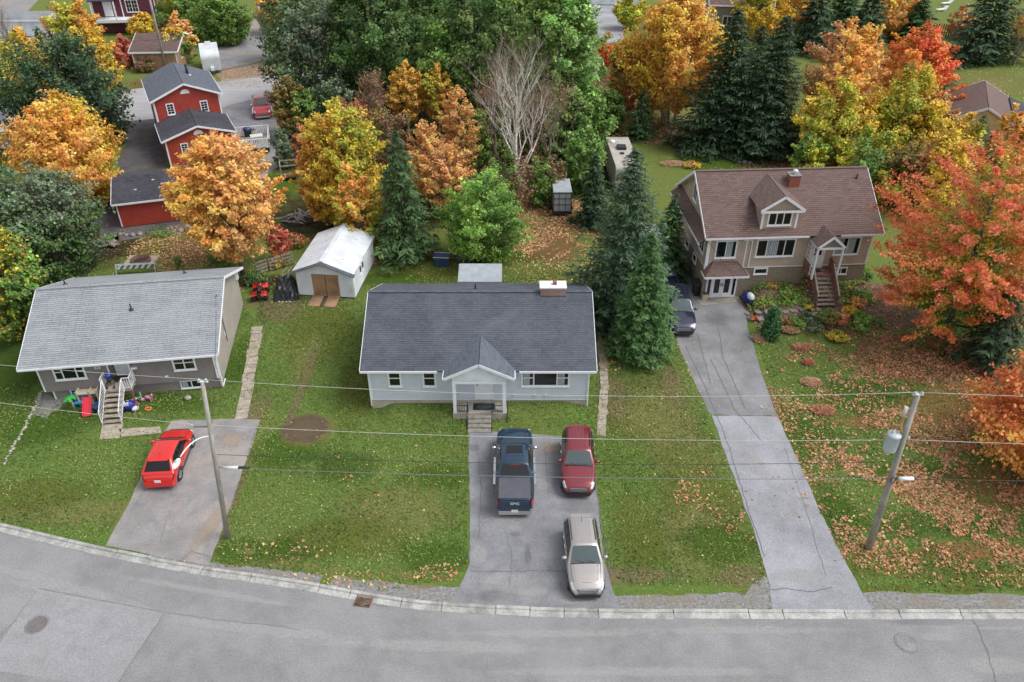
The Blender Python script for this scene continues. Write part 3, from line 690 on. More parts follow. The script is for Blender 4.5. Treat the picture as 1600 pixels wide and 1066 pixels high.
def door(par, W, u0, u1, z0, z1, lite=None, col='white_trim', fw=.08, handle=-1):
    f = MB(); W.box(f, u0 - fw, u0, .0, .06, z0, z1 + fw); W.box(f, u1, u1 + fw, .0, .06, z0, z1 + fw); W.box(f, u0, u1, .0, .058, z1, z1 + fw)
    f.build('door_frame', 'white_trim', par)
    d = MB(); W.box(d, u0, u1, .0, .04, z0, z1)
    wd = u1 - u0
    if not lite:
        for a, e in ((.12, .46), (.54, .88)):
            for p, q in ((.08, .42), (.5, .92)):
                W.box(d, u0 + wd * a, u0 + wd * e, .04, .048, z0 + (z1 - z0) * p, z0 + (z1 - z0) * q)
    do = d.build('door', col, par)
    if lite:
        p = MB(); W.box(p, u0 + wd * lite[0], u0 + wd * lite[1], .04, .046, z0 + (z1 - z0) * lite[2], z0 + (z1 - z0) * lite[3]); p.build('pane', 'dark_glass', do)
    h = MB(); hx = u0 + wd * (.1 if handle < 0 else .9); W.box(h, hx - .025, hx + .025, .03, .085, z0 + 1.0, z0 + 1.1); h.build('handle', 'black_metal', do)
    return do
def strip(name, par, W, u0, u1, o0, o1, z0, z1, material='white_trim'):
    b = MB(); W.box(b, u0, u1, o0, o1, z0, z1); return b.build(name, material, par)
def bars(name, par, segs, w, h, material='white_trim'):
    for a, c in segs: b = MB(); b.bar(a, c, w, h); o = b.build(name, material, par)
    return o
def railing(par, a, b_, h, n, material, name='railing', r=.018, post=.03, bal='baluster', singly=True):
    """posts, rails and separate balusters between floor points a and b"""
    a, b_ = Vector(a), Vector(b_); up = Vector((0, 0, 1)); q = MB()
    for p in (a, b_): q.bar(p, p + up * h, post * 2, post * 2)
    q.bar(a + up * h, b_ + up * h, post * 1.8, post * 1.3); q.bar(a + up * .1, b_ + up * .1, post * 1.2, post)
    ro = q.build(name, material, par)
    q = MB()
    for k in range(1, n + 1):
        p = a.lerp(b_, k / (n + 1))
        if singly:
            q = MB()
        q.bar(p + up * .1, p + up * h, r * 2, r * 2)
        if singly: q.build(bal, material, ro)
    if not singly and n: q.build('balusters', material, ro)
    return ro
def digits(par, text, loc, size, rz, material='black_metal', name='lettering', tilt=90, depth=.006):
    cu = bpy.data.curves.new(name, 'FONT'); cu.body = text; cu.size = size; cu.extrude = depth; cu.align_x = 'CENTER'; cu.align_y = 'CENTER'
    t = bpy.data.objects.new(name, cu); COL.objects.link(t)
    me = bpy.data.meshes.new_from_object(t); bpy.data.objects.remove(t); bpy.data.curves.remove(cu)
    me.name = name; me.materials.clear(); me.materials.append(M(material))
    o = link(bpy.data.objects.new(name, me)); o.location = loc; o.rotation_euler = (R(tilt), 0, rz)
    if par: o.parent = par
    return o
def vent_pipe(par, p, h=.45, r=.05):
    b = MB(); b.tube([(p[0], p[1], p[2] - .1), (p[0], p[1], p[2] + h)], r, 10); b.lathe([(r * 3.2, -.02), (r * 3, .05), (r, .1)], p, 12); return b.build('vent_pipe', 'black_plastic', par)

# ================================================================== main grey bungalow
H1 = thing('grey_bungalow', 'grey sided bungalow with charcoal shingle roof, porch gable and brick chimney', 'house', (-8.2, 36.4, 0))
Wd, Dp = 12.6, 9.1; EZ, RZ = 2.85, 5.15; my = Dp / 2; ov = .3; oh = .38
F1, B1, L1, R1 = Wall((0, 0), (Wd, 0)), Wall((Wd, Dp), (0, Dp)), Wall((0, Dp), (0, 0)), Wall((Wd, 0), (Wd, Dp))
sl1 = (RZ - EZ) / (my + ov)
b = MB()
b.box(.02, .02, 0, Wd - .02, Dp - .02, .66); b.build('foundation', 'foundation', H1)
b = MB()
for W in (F1, B1): lap(b, W, .66, EZ, board=.2)
zt = EZ + ov * sl1
for W in (L1, R1):
    lap(b, W, .66, zt); lap(b, W, zt, RZ - .02, lambda z: ((z - zt) / sl1, Dp - (z - zt) / sl1))
b.build('wall', 'siding_grey', H1)
strip('sill_trim', H1, F1, -.03, Wd + .03, 0, .035, .64, .67)
for x, W in ((0, F1), (Wd - .1, F1), (0, B1), (Wd - .1, B1)): strip('corner_trim', H1, W, x, x + .1, .0, .045, .67, EZ)
for x in (-.02, Wd - .04): strip('downspout', H1, F1, x, x + .06, .05, .11, .25, EZ - .02)
b = MB()
slope(b, (-oh, -ov, EZ), (Wd + oh, -ov, EZ), (Wd + oh, my, RZ), (-oh, my, RZ)); slope(b, (Wd + oh, Dp + ov, EZ), (-oh, Dp + ov, EZ), (-oh, my, RZ), (Wd + oh, my, RZ))
b.build('roof', ['shingle_charcoal', 'white_trim'], H1)
b = MB(); slope(b, (7.95, Dp + ov + .55, EZ - .55 * sl1), (4.05, Dp + ov + .55, EZ - .55 * sl1), (4.05, Dp + ov - .02, EZ + .02 * sl1), (7.95, Dp + ov - .02, EZ + .02 * sl1), th=.1)
b.build('rear_roof', ['shingle_charcoal', 'white_trim'], H1)
b = MB(); b.bar((-oh, my, RZ + .115), (Wd + oh, my, RZ + .115), .26, .03); b.build('ridge_cap', 'roof_dark', H1)
ev = [((-oh, -ov - .05, EZ + .03), (3.98, -ov - .05, EZ + .03)), ((8.62, -ov - .05, EZ + .03), (Wd + oh, -ov - .05, EZ + .03))]
bars('gutter', H1, ev, .1, .12)
bars('fascia', H1, [((-oh - .015, -ov, EZ + .04), (-oh - .015, my, RZ + .04)), ((-oh - .015, Dp + ov, EZ + .04), (-oh - .015, my, RZ + .04)), ((Wd + oh + .015, -ov, EZ + .04), (Wd + oh + .015, my, RZ + .04)), ((Wd + oh + .015, Dp + ov, EZ + .04), (Wd + oh + .015, my, RZ + .04))], .03, .17)
window(H1, F1, 1.1, 1.88, 1.62, 2.74, split=(.55,)); window(H1, F1, 3.08, 3.86, 1.62, 2.74, split=(.55,))
window(H1, F1, 8.72, 11.5, 1.64, 2.78, cols=(1, 2.15, 1), split=(.55, 0, .55), curtain=(0, 2))
window(H1, B1, 2, 3.2, 1.4, 2.6, split=(.5,)); window(H1, B1, 9, 10.4, 1.4, 2.6, split=(.5,))
window(H1, R1, 3, 4.2, 1.5, 2.6, split=(.5,)); window(H1, L1, 4, 5.2, 1.5, 2.6, split=(.5,))
door(H1, F1, 6.12, 7.02, .72, 2.55, lite=(.2, .72, .84, .93))
for x, z, s_ in ((4.72, .92, .12), (9.45, .95, .13), (10.1, .93, .13), (8.25, .95, .12)): strip('wall_vent', H1, F1, x, x + s_ * 1.3, .02, .1, z, z + s_, 'dull_white')
# number plate
pl = strip('number_plate', H1, F1, 5.2, 5.6, .02, .05, 1.98, 2.14, 'black_metal'); strip('plate_face', pl, F1, 5.23, 5.57, .05, .056, 2.0, 2.12, 'plate_white')
# porch gable
px0, px1, pf, pe, pk = 4.42, 8.3, -1.15, 2.93, 3.88; pc = (px0 + px1) / 2; ps = (pk - pe) / (pc - px0)
yr = (pk - EZ) / sl1 - ov
b = MB(); yv = -.05
slope(b, (px0, yv, pe), (px0, pf, pe), (pc, pf, pk), (pc, yr + .15, pk), course=.14, th=.09)
slope(b, (px1, pf, pe), (px1, yv, pe), (pc, yr + .15, pk), (pc, pf, pk), course=.14, th=.09)
b.build('porch_roof', ['shingle_slate', 'white_trim'], H1)
bars('porch_fascia', H1, [((px0 - .04, pf - .015, pe + .02), (pc, pf - .015, pk + .04)), ((px1 + .04, pf - .015, pe + .02), (pc, pf - .015, pk + .04))], .03, .17)
bars('porch_gutter', H1, [((px0 - .05, pf, pe + .02), (px0 - .05, -.35, pe + .02)), ((px1 + .05, pf, pe + .02), (px1 + .05, -.35, pe + .02))], .09, .1)
PW = Wall((4.85, -.95), (7.85, -.95)); b = MB()
gt = lambda z: ((z - pe + .0) / ps - .43 + .02, 3.0 - ((z - pe) / ps - .43 + .02))
lap(b, PW, 2.62, pk - .06, lambda z: (max(0, gt(z)[0]), min(3.0, gt(z)[1])), .13); b.build('porch_gable', 'siding_white', H1)
strip('porch_beam', H1, PW, -.02, 3.02, -.1, .04, 2.52, 2.64)
for x in (0, 2.82): strip('porch_post', H1, PW, x, x + .18, -.14, .04, .42, 2.52)
b = MB(); b.box(4.8, -1.02, 0, 7.9, -.005, .42); b.box(4.8, -1.02, .42, 7.9, -.005, .44); b.build('porch_floor', 'concrete', H1)
b = MB(); b.box(5.95, -.72, .445, 7.2, -.12, .46); mo = b.build('door_mat', 'mat_rubber', H1); b = MB(); b.lathe([(.001, .463), (.26, .463), (.27, .46)], (0, 0, 0), 20)
q = b.build('mat_pattern', 'mat_pattern', mo); q.location = (6.58, -.42, 0); q.scale = (1.6, .8, 1)
for k in range(4):
    b = MB(); b.box(5.7, -1.022 - .29 * (k + 1), 0, 7.02, -1.024 - .29 * k, .34 - .095 * k); b.build('stair_tread', 'grey_wood', H1)
for x0, x1 in ((4.98, 5.68), (7.05, 7.72)):
    b = MB(); b.bar((x0, -.9, .92), (x1, -.9, .92), .03, .03); b.bar((x0, -.9, .52), (x1, -.9, .52), .025, .025); b.bar((x1 if x0 < 6 else x0, -.9, .44), (x1 if x0 < 6 else x0, -.9, .98), .035, .035)
    ro = b.build('porch_railing', 'black_metal', H1)
    for k in range(5):
        b = MB(); x = x0 + (x1 - x0) * (k + .5) / 5; b.bar((x, -.9, .52), (x, -.9, .92), .016, .016); b.build('baluster', 'black_metal', ro)
for x in (5.66, 7.06):
    bars('stair_rail', H1, [((x, -1.0, .44), (x, -1.0, 1.3)), ((x, -2.2, .0), (x, -2.2, .85)), ((x, -1.0, 1.3), (x, -2.2, .85))], .035, .035, 'black_metal')
vent_pipe(H1, (5.95, 5.9, 4.55), .5)
# chimney
CH = MB(); CH.box(9.9, 4.25, 4.6, 11.38, 4.95, 5.62); cho = CH.build('chimney', 'chimney_brick', H1)
b = MB(); b.box(9.84, 4.19, 5.622, 11.44, 5.01, 5.72); b.build('chimney_cap', 'white_trim', cho)
b = MB(); b.box(10.62, 4.5, 5.722, 10.86, 4.72, 5.9); b.build('flue', 'chimney_red', cho)
b = MB(); b.box(9.86, 4.2, 4.85, 11.42, 4.245, 5.12); b.build('flashing', 'black_metal', cho)

# ================================================================== left house
H2 = thing('raised_bungalow', 'taupe raised bungalow with light grey shingle roof and beige side wall', 'house', (-27.4, 36.9, 0), R(8))
Wd, Dp = 9.9, 9.6; EZ, RZ = 2.75, 4.95; my = Dp / 2; ov = .45; xl, xr = -.72, 10.3; s2 = (RZ - EZ) / (my + ov)
F2, B2, L2, R2 = Wall((0, 0), (Wd, 0)), Wall((Wd, Dp), (0, Dp)), Wall((0, Dp), (0, 0)), Wall((Wd, 0), (Wd, Dp))
LF = Wall((.35, .18), (Wd - .02, .18))
b = MB(); lap(b, LF, .1, .82, board=.13); lap(b, Wall((.35, 3), (.35, .18)), .1, .82, board=.13); b.build('lower_wall', 'siding_taupe', H2)
b = MB(); b.box(.37, .2, 0, Wd - .05, Dp - .02, .8); b.build('foundation', 'foundation', H2)
b = MB()
lap(b, F2, .82, EZ, lambda z: (0, 3.92), .115); lap(b, F2, .82, EZ, lambda z: (5.02, Wd), .115)
RF = Wall((3.92, .55), (5.02, .55)); lap(b, RF, 1.2, EZ, board=.115)
lap(b, Wall((3.92, 0), (3.92, .55)), 1.2, EZ, board=.115); lap(b, Wall((5.02, .55), (5.02, 0)), 1.2, EZ, board=.115)
zt = EZ + ov * s2
for W in (L2,):
    lap(b, W, .82, zt, board=.13); lap(b, W, zt, RZ - .02, lambda z: ((z - zt) / s2, Dp - (z - zt) / s2), .13)
b.build('wall', 'siding_taupe', H2)
b = MB(); b.box(0, 0, .8, Wd, .18, .818); b.build('overhang_soffit', 'white_trim', H2)
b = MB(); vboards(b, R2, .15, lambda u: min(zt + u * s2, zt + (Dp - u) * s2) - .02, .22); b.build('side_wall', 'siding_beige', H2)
strip('back_wall', H2, B2, 0, Wd, -.05, .02, .8, EZ, 'siding_taupe')
for W, x in ((F2, 0), (F2, Wd - .1), (F2, 3.84), (F2, 5.02), (R2, .0)): strip('corner_trim', H2, W, x, x + .09, .0, .04, .82, EZ)
strip('corner_trim', H2, LF, -.02, .07, 0, .04, .1, .8); strip('corner_trim', H2, RF, .12, .18, 0, .03, 1.2, EZ)
strip('downspout', H2, R2, .12, .19, .04, .1, .05, EZ); strip('downspout', H2, R2, .1, .9, .04, .1, .03, .1)
b = MB()
slope(b, (xl, -ov, EZ), (xr, -ov, EZ), (xr, my, RZ), (xl, my, RZ)); slope(b, (xr, Dp + ov, EZ), (xl, Dp + ov, EZ), (xl, my, RZ), (xr, my, RZ))
b.build('roof', ['shingle_lightgrey', 'white_trim'], H2)
b = MB(); b.bar((xl, my, RZ + .115), (xr, my, RZ + .115), .26, .03); b.build('ridge_cap', 'shingle_lightgrey', H2)
bars('gutter', H2, [((xl, -ov - .05, EZ + .03), (xr, -ov - .05, EZ + .03))], .1, .12)
bars('fascia', H2, [((x, -ov, EZ + .04), (x, my, RZ + .04)) for x in (xl - .015, xr + .015)] + [((x, Dp + ov, EZ + .04), (x, my, RZ + .04)) for x in (xl - .015, xr + .015)], .03, .18)
window(H2, F2, .86, 2.62, 1.58, 2.64, cols=(1, 1.9, 1), split=(.55, 0, .55)); window(H2, F2, 7.5, 8.8, 1.6, 2.68, cols=(1, 1), split=(.5, .5))
window(H2, LF, .95, 2.4, .14, .74, cols=(1, 1), fw=.07); window(H2, LF, 7.2, 8.5, .14, .72, cols=(1, 1), fw=.07, curtain=(0,))
door(H2, RF, .2, 1.02, 1.2, 2.62, lite=(.22, .78, .7, .94))
pl = strip('number_plate', H2, F2, 3.18, 3.5, .02, .05, 2.18, 2.36, 'plate_white'); digits(pl, '54', (3.34, -.055, 2.27), .17, 0)
strip('mailbox', H2, F2, 5.18, 5.5, .02, .14, 2.0, 2.13, 'white_trim'); strip('wall_vent', H2, F2, 6.9, 7.07, .02, .1, 1.2, 1.32, 'white_trim'); strip('wall_lamp', H2, F2, 5.2, 5.32, .02, .14, 2.36, 2.5, 'black_metal')
strip('meter_box', H2, R2, 8.9, 9.2, .03, .2, 2.5, 3.0, 'white_trim'); strip('service_mast', H2, R2, 3.4, 3.46, .03, .09, 1.2, 4.6, 'wire_steel')
b = MB(); b.box(0, 0, 0, .22, .12, .32); q = b.build('service_meter', 'white_trim', H2); q.location = (Wd + .03, 3.3, 1.6); q.rotation_euler = (0, 0, R(90))
# landing and stairs
b = MB(); b.box(3.6, -.95, 1.08, 5.2, -.03, 1.2); b.build('landing', 'tread_wood', H2)
bars('landing_post', H2, [((x, -.88, 0), (x, -.88, 1.08)) for x in (3.66, 5.14)], .09, .09, 'brown_wood')
for k in range(6):
    b = MB(); z = 1.03 - .17 * k; y = -1.0 - .27 * k; b.box(3.75, y - .26, z - .05, 4.75, y, z); b.build('stair_tread', 'tread_wood', H2)
bars('stringer', H2, [((x, -.95, 1.0), (x, -2.62, .02)) for x in (3.8, 4.7)], .05, .18, 'brown_wood')
for x in (3.72, 4.78): railing(H2, (x, -.98, 1.1), (x, -2.6, .05), .85, 8, 'white_trim', 'stair_railing', .012, .02)
railing(H2, (3.6, -.1, 1.2), (3.6, -.92, 1.2), .8, 4, 'white_trim', 'landing_railing', .012, .02); railing(H2, (3.6, -.92, 1.2), (3.75, -.94, 1.2), .8, 1, 'white_trim', 'landing_railing', .012, .02)
railing(H2, (5.2, -.1, 1.2), (5.2, -.92, 1.2), .8, 4, 'white_trim', 'landing_railing', .012, .02); railing(H2, (4.8, -.93, 1.2), (5.2, -.93, 1.2), .8, 2, 'white_trim', 'landing_railing', .012, .02)
for x, y in ((5.05, 2.9), (.35, 6.2), (7.0, 8.1)): vent_pipe(H2, (x, y, EZ + s2 * (min(y, Dp - y) + ov) + .1), .42, .045)

# ================================================================== tan house on the right
H3 = thing('tan_house', 'tan two storey house with brown shingle roof, dormer and red brick chimney', 'house', RHO, R(RHA))
Wd, Dp = 11.5, 8.2; EZ, RZ = 4.88, 7.85; my = Dp / 2; ov = .4; xl, xr = -.42, 11.95; s3 = (RZ - EZ) / (my + ov)
F3, B3, L3, R3 = Wall((0, 0), (Wd, 0)), Wall((Wd, Dp), (0, Dp)), Wall((0, Dp), (0, 0)), Wall((Wd, 0), (Wd, Dp))
b = MB(); b.box(0, 0.02, 0, Wd, Dp - .02, 2.42); b.build('lower_wall', 'stone_veneer', H3)
b = MB(); zt = EZ + ov * s3
for W in (F3, B3): lap(b, W, 2.44, EZ, board=.14)
lap(b, R3, 2.44, zt, board=.14); lap(b, L3, 2.44, zt - .25, board=.14); lap(b, R3, zt, RZ - .02, lambda z: ((z - zt) / s3, Dp - (z - zt) / s3), .14)
GW = Wall((.0, Dp), (.0, 0)); lap(b, GW, zt - .25, RZ - .02, lambda z: (max(0, (z - zt) / s3), min(Dp, Dp - (z - zt) / s3)), .14)
b.build('wall', 'siding_tan', H3)
strip('belt_trim', H3, F3, 0, Wd, 0, .04, 2.4, 2.46); strip('belt_trim', H3, L3, 0, Dp, 0, .04, 2.4, 2.46)
for W, x in ((F3, 0), (F3, Wd - .12), (L3, Dp - .12)): strip('corner_trim', H3, W, x, x + .12, 0, .05, 2.46, EZ)
strip('corner_trim', H3, F3, 2.62, 2.7, 0, .04, 2.46, 4.6)
bars('downspout', H3, [((3.0, -.08, 2.5), (3.0, -.08, 4.55)), ((3.0, -.08, 4.55), (2.4, -.08, 4.57))], .06, .06)
bars('downspout', H3, [((-.08, -.1, 2.3), (-.08, -.1, 4.8))], .08, .08)
b = MB()
slope(b, (xl, -ov, EZ), (xr, -ov, EZ), (xr, my, RZ), (xl, my, RZ), .16); slope(b, (xr, Dp + ov, EZ), (xl, Dp + ov, EZ), (xl, my, RZ), (xr, my, RZ), .16)
b.build('roof', ['shingle_brown', 'white_trim'], H3)
b = MB(); b.bar((xl, my, RZ + .12), (xr, my, RZ + .12), .26, .03); b.build('ridge_cap', 'shingle_brown', H3)
b = MB(); slope(b, (-.75, Dp + .1, 4.5), (-.75, -.35, 4.5), (-.01, -.35, 5.05), (-.01, Dp + .1, 5.05), .16); b.build('pent_roof', ['shingle_brown', 'white_trim'], H3)
bars('gutter', H3, [((xl, -ov - .05, EZ + .03), (6.75, -ov - .05, EZ + .03)), ((8.95, -ov - .05, EZ + .03), (xr, -ov - .05, EZ + .03)), ((-.8, Dp + .1, 4.5), (-.8, -.35, 4.5))], .09, .12)
bars('fascia', H3, [((x, y, EZ + .05), (x, my, RZ + .05)) for x in (xl - .015, xr + .015) for y in (-ov, Dp + ov)], .03, .2)
window(H3, F3, .5, 2.0, 3.22, 4.6, cols=(1, 1), curtain=(1,)); window(H3, F3, 3.35, 6.1, 3.22, 4.6, cols=(1, 1.9, 1), curtain=(1,)); window(H3, F3, 8.9, 10.7, 3.22, 4.6, cols=(1, 1), curtain=(0, 1))
window(H3, F3, 3.5, 4.5, 1.85, 2.36, fw=.09); window(H3, F3, 9.35, 10.25, 1.65, 2.2, cols=(1, 1), fw=.07)
window(H3, L3, Dp - 1.9, Dp - .75, 3.1, 4.4, cols=(1, 1)); window(H3, L3, Dp - 6.4, Dp - 5.3, 3.3, 4.3, cols=(1, 1)); window(H3, L3, Dp - 8.0, Dp - 7.2, 3.3, 4.3)
window(H3, GW, 3.3, 4.3, 5.55, 6.9, cols=(1, 1)); window(H3, L3, 3, 3.9, 1.6, 2.2, fw=.07); window(H3, L3, 5.2, 6.1, 1.6, 2.2, fw=.07)
# french door under a little hipped awning
FD = Wall((.25, -.06), (2.45, -.06)); b = MB(); FD.box(b, 0, 2.2, -.06, 0, .05, 2.2); b.build('entry_surround', 'white_trim', H3)
for a, e in ((.12, .32), (1.9, 2.08)):
    b = MB(); FD.box(b, a, e, .0, .02, .25, 2.05); b.build('sidelight', 'dark_glass', H3)
for a in (.42, 1.13):
    b = MB(); FD.box(b, a, a + .68, .0, .04, .1, 2.1); d = b.build('door', 'white_trim', H3)
    b = MB(); FD.box(b, a + .15, a + .53, .04, .048, .45, 1.98); b.build('pane', 'dark_glass', d)
b = MB(); FD.box(b, 1.02, 1.06, .04, .1, 1.0, 1.25); FD.box(b, 1.16, 1.2, .04, .1, 1.0, 1.25); b.build('handle', 'black_metal', H3)
b = MB(); a0, a1, af, az, at = -.25, 2.85, -1.0, 2.2, 2.95
slope(b, (a0, af, az), (a1, af, az), (a1 - .75, -.02, at), (a0 + .75, -.02, at), .14, th=.05)
slope(b, (a0, -.02, az), (a0, af, az), (a0 + .75, -.02, at), (a0 + .75, -.02, at), .14, th=.05); slope(b, (a1, af, az), (a1, -.02, az), (a1 - .75, -.02, at), (a1 - .75, -.02, at), .14, th=.05)
b.build('awning_roof', ['shingle_brown', 'white_trim'], H3)
bars('awning_fascia', H3, [((a0, af - .02, az), (a1, af - .02, az)), ((a0 - .02, af, az), (a0 - .02, 0, az)), ((a1 + .02, af, az), (a1 + .02, 0, az))], .03, .14)
# dormer
dx0, dx1, dz1, dzk, dy = 3.4, 5.9, 6.72, 7.7, .12
dc = (dx0 + dx1) / 2; DW = Wall((dx0, dy), (dx1, dy)); dk = (dzk - dz1) / (dc - dx0 + .25)
b = MB(); lap(b, DW, 5.15, dz1, board=.14); lap(b, DW, dz1, dzk - .02, lambda z: ((z - dz1) / dk - .2, DW.L - (z - dz1) / dk + .2) if z > dz1 + .14 else (0, DW.L), .12)
yb = (dz1 + .02 - EZ) / s3 - ov
for x, sg in ((dx0, 1), (dx1, -1)):
    P = [(x, dy, 5.1), (x, yb, dz1), (x, dy, dz1)]; b.face(P if sg < 0 else P[::-1])
b.build('dormer_wall', 'siding_tan', H3)
yk = (dzk - EZ) / s3 - ov; ye = (dz1 - EZ) / s3 - ov - .1; e_ = .25
b = MB()
slope(b, (dx0 - e_, ye, dz1), (dx0 - e_, dy - .35, dz1), (dc, dy - .35, dzk), (dc, yk + .1, dzk), .15, th=.08)
slope(b, (dx1 + e_, dy - .35, dz1), (dx1 + e_, ye, dz1), (dc, yk + .1, dzk), (dc, dy - .35, dzk), .15, th=.08)
b.build('dormer_roof', ['shingle_brown', 'white_trim'], H3)
bars('dormer_trim', H3, [((dx0 - e_, dy - .37, dz1 + .03), (dc, dy - .37, dzk + .04)), ((dx1 + e_, dy - .37, dz1 + .03), (dc, dy - .37, dzk + .04)), ((dx0 - e_, dy - .36, dz1 - .02), (dx1 + e_, dy - .36, dz1 - .02))], .03, .17)
strip('dormer_post', H3, DW, 0, .14, 0, .05, 5.1, dz1 - .03); strip('dormer_post', H3, DW, DW.L - .14, DW.L, 0, .05, 5.1, dz1 - .03)
window(H3, DW, .42, 2.1, 5.55, 6.62, cols=(1, 1, 1))
# entry gable with stairs
ex0, ex1, ef, ez, ek = 6.95, 8.8, -1.7, 4.62, 5.38; ec = (ex0 + ex1) / 2; yk = (ek - EZ) / s3 - ov
b = MB()
slope(b, (ex0, -.3, ez), (ex0, ef, ez), (ec, ef, ek), (ec, yk + .1, ek), .15, th=.08); slope(b, (ex1, ef, ez), (ex1, -.3, ez), (ec, yk + .1, ek), (ec, ef, ek), .15, th=.08)
b.build('entry_roof', ['shingle_brown', 'white_trim'], H3)
bars('entry_trim', H3, [((ex0, ef - .02, ez + .03), (ec, ef - .02, ek + .04)), ((ex1, ef - .02, ez + .03), (ec, ef - .02, ek + .04)), ((ex0, ef + .02, ez - .02), (ex1, ef + .02, ez - .02)), ((ex0, ef, ez - .02), (ex0, -.3, ez - .02))], .04, .15)
EW = Wall((ex0 + .1, ef + .1), (ex1 - .1, ef + .1)); b = MB(); lap(b, EW, ez, ek - .05, lambda z: ((z - ez) * 1.22 + .05, EW.L - (z - ez) * 1.22 - .05), .12); b.build('entry_gable', 'siding_taupe', H3)
FL = 2.25
bars('entry_post', H3, [((ex0 + .06, -1.62, FL), (ex0 + .06, -1.62, ez)), ((ex1 - .06, -1.62, FL - .4), (ex1 - .06, -1.62, ez))], .11, .11)
b = MB(); X = ex0 + .04
for k in range(5): b.bar((X, -1.5 + k * .34, FL + .1), (X, -1.5 + k * .34, ez - .1), .035, .035)
for k in range(7): b.bar((X, -1.5, FL + .2 + k * .34), (X, -.1, FL + .2 + k * .34), .03, .03)
b.build('lattice', 'white_trim', H3)
door(H3, F3, 7.35, 8.25, FL, 4.25, lite=(.2, .8, .5, .9))
b = MB(); b.box(ex0, -1.1, FL - .14, ex1, -.03, FL); b.build('landing', 'brown_wood', H3)
b = MB(); b.box(7.4, -.7, FL + .002, 8.1, -.25, FL + .016); b.build('door_mat', 'mat_rubber', H3)
for k in range(7):
    b = MB(); z = FL - .2 * (k + 1); y = -1.1 - .235 * k; b.box(7.25, y - .25, z - .05, 8.6, y, z); b.build('stair_tread', 'tread_wood', H3)
bars('stringer', H3, [((x, -1.1, FL - .1), (x, -2.75, .7)) for x in (7.28, 8.57)], .05, .25, 'brown_wood')
for x in (7.2, 8.66):
    # solid board sides of the stair
    for k in range(11):
        b = MB(); y0 = -1.1 - .155 * k; zb = FL - .12 - .132 * k; b.hexa([(x - .02, y0 - .145, zb - .12), (x + .02, y0 - .145, zb - .12), (x + .02, y0, zb), (x - .02, y0, zb), (x - .02, y0 - .145, zb + .78), (x + .02, y0 - .145, zb + .78), (x + .02, y0, zb + .9), (x - .02, y0, zb + .9)]); b.build('side_board', 'brown_wood', H3)
    bars('stair_rail', H3, [((x, -1.05, FL + .85), (x, -2.85, FL - .68))], .1, .05, 'tread_wood')
for x0, y0, x1, y1 in ((6.95, -1.08, 6.95, -.05), (8.8, -1.08, 8.8, -.05)):
    for k in range(7):
        b = MB(); y = y0 + (y1 - y0) * k / 7; b.box(x0 - .02, y, FL - .1, x0 + .02, y + .135, FL + .85); b.build('side_board', 'brown_wood', H3)
b = MB(); b.box(6.0, 2.8, 6.3, 6.75, 3.45, 7.92); c3 = b.build('chimney', 'chimney_red', H3)
b = MB(); b.box(5.95, 2.75, 7.922, 6.8, 3.5, 7.99); b.build('chimney_cap', 'stone_grey', c3)
b = MB(); b.tube([(6.4, 3.12, 7.98), (6.4, 3.12, 8.2)], .1, 12); b.lathe([(.001, .3), (.16, .28), (.18, .2)], (6.4, 3.12, 8.0), 12); b.build('flue', 'white_metal', c3)
b = MB(); b.box(5.95, 2.72, 6.88, 6.8, 2.79, 7.0); b.build('flashing', 'white_metal', c3)
vent_pipe(H3, (11.0, 3.3, 7.3), .5, .06); vent_pipe(H3, (2.4, 4.7, 7.45), .4, .05)

# ================================================================== red house, its garage, shed and outbuildings
H4 = thing('red_house', 'red two storey house with low front extension and grey shingle roof', 'house', (-35.3, 77.8, 0), R(26))
Wd, Dp = 6.3, 8.0; EZ, PK = 4.9, 6.3; ex = -5.4; EE, EP = 2.7, 3.75
F4, L4, R4, B4 = Wall((0, 0), (Wd, 0)), Wall((0, Dp), (0, 0)), Wall((Wd, 0), (Wd, Dp)), Wall((Wd, Dp), (0, Dp))
k4 = (PK - EZ) / (Wd / 2 + .3)
b = MB()
for W in (L4, R4): lap(b, W, .2, EZ)
gf = lambda z: (max(0, (z - EZ) / k4 - .3), min(Wd, Wd - (z - EZ) / k4 + .3))
for W in (F4, B4): lap(b, W, .2, EZ); lap(b, W, EZ, PK - .02, gf)
E4 = Wall((0, ex), (Wd, ex)); kx = (EP - EE) / (Wd / 2 + .3)
lap(b, E4, .2, EE); lap(b, E4, EE, EP - .02, lambda z: (max(0, (z - EE) / kx - .3), min(Wd, Wd - (z - EE) / kx + .3)))
lap(b, Wall((0, 0), (0, ex)), .2, EE); lap(b, Wall((Wd, ex), (Wd, 0)), .2, EE)
b.build('wall', 'siding_red', H4)
b = MB(); b.box(.03, .03, 0, Wd - .03, Dp - .03, .22); b.box(.03, ex + .03, 0, Wd - .03, 0, .22); b.build('foundation', 'foundation', H4)
for nm, z0, z1, y0, y1, kk in (('roof', EZ, PK, -.35, Dp + .35, k4), ('extension_roof', EE, EP, ex - .35, -.02, kx)):
    b = MB(); slope(b, (-.3, y1, z0), (-.3, y0, z0), (Wd / 2, y0, z1), (Wd / 2, y1, z1), .16); slope(b, (Wd + .3, y0, z0), (Wd + .3, y1, z0), (Wd / 2, y1, z1), (Wd / 2, y0, z1), .16)
    b.build(nm, ['shingle_slate' if nm == 'roof' else 'shingle_black', 'white_trim'], H4)
    bars('fascia', H4, [((-.3, y0 - .02, z0 + .04), (Wd / 2, y0 - .02, z1 + .05)), ((Wd + .3, y0 - .02, z0 + .04), (Wd / 2, y0 - .02, z1 + .05)), ((-.33, y0, z0 + .03), (-.33, y1, z0 + .03)), ((Wd + .33, y0, z0 + .03), (Wd + .33, y1, z0 + .03))], .04, .18)
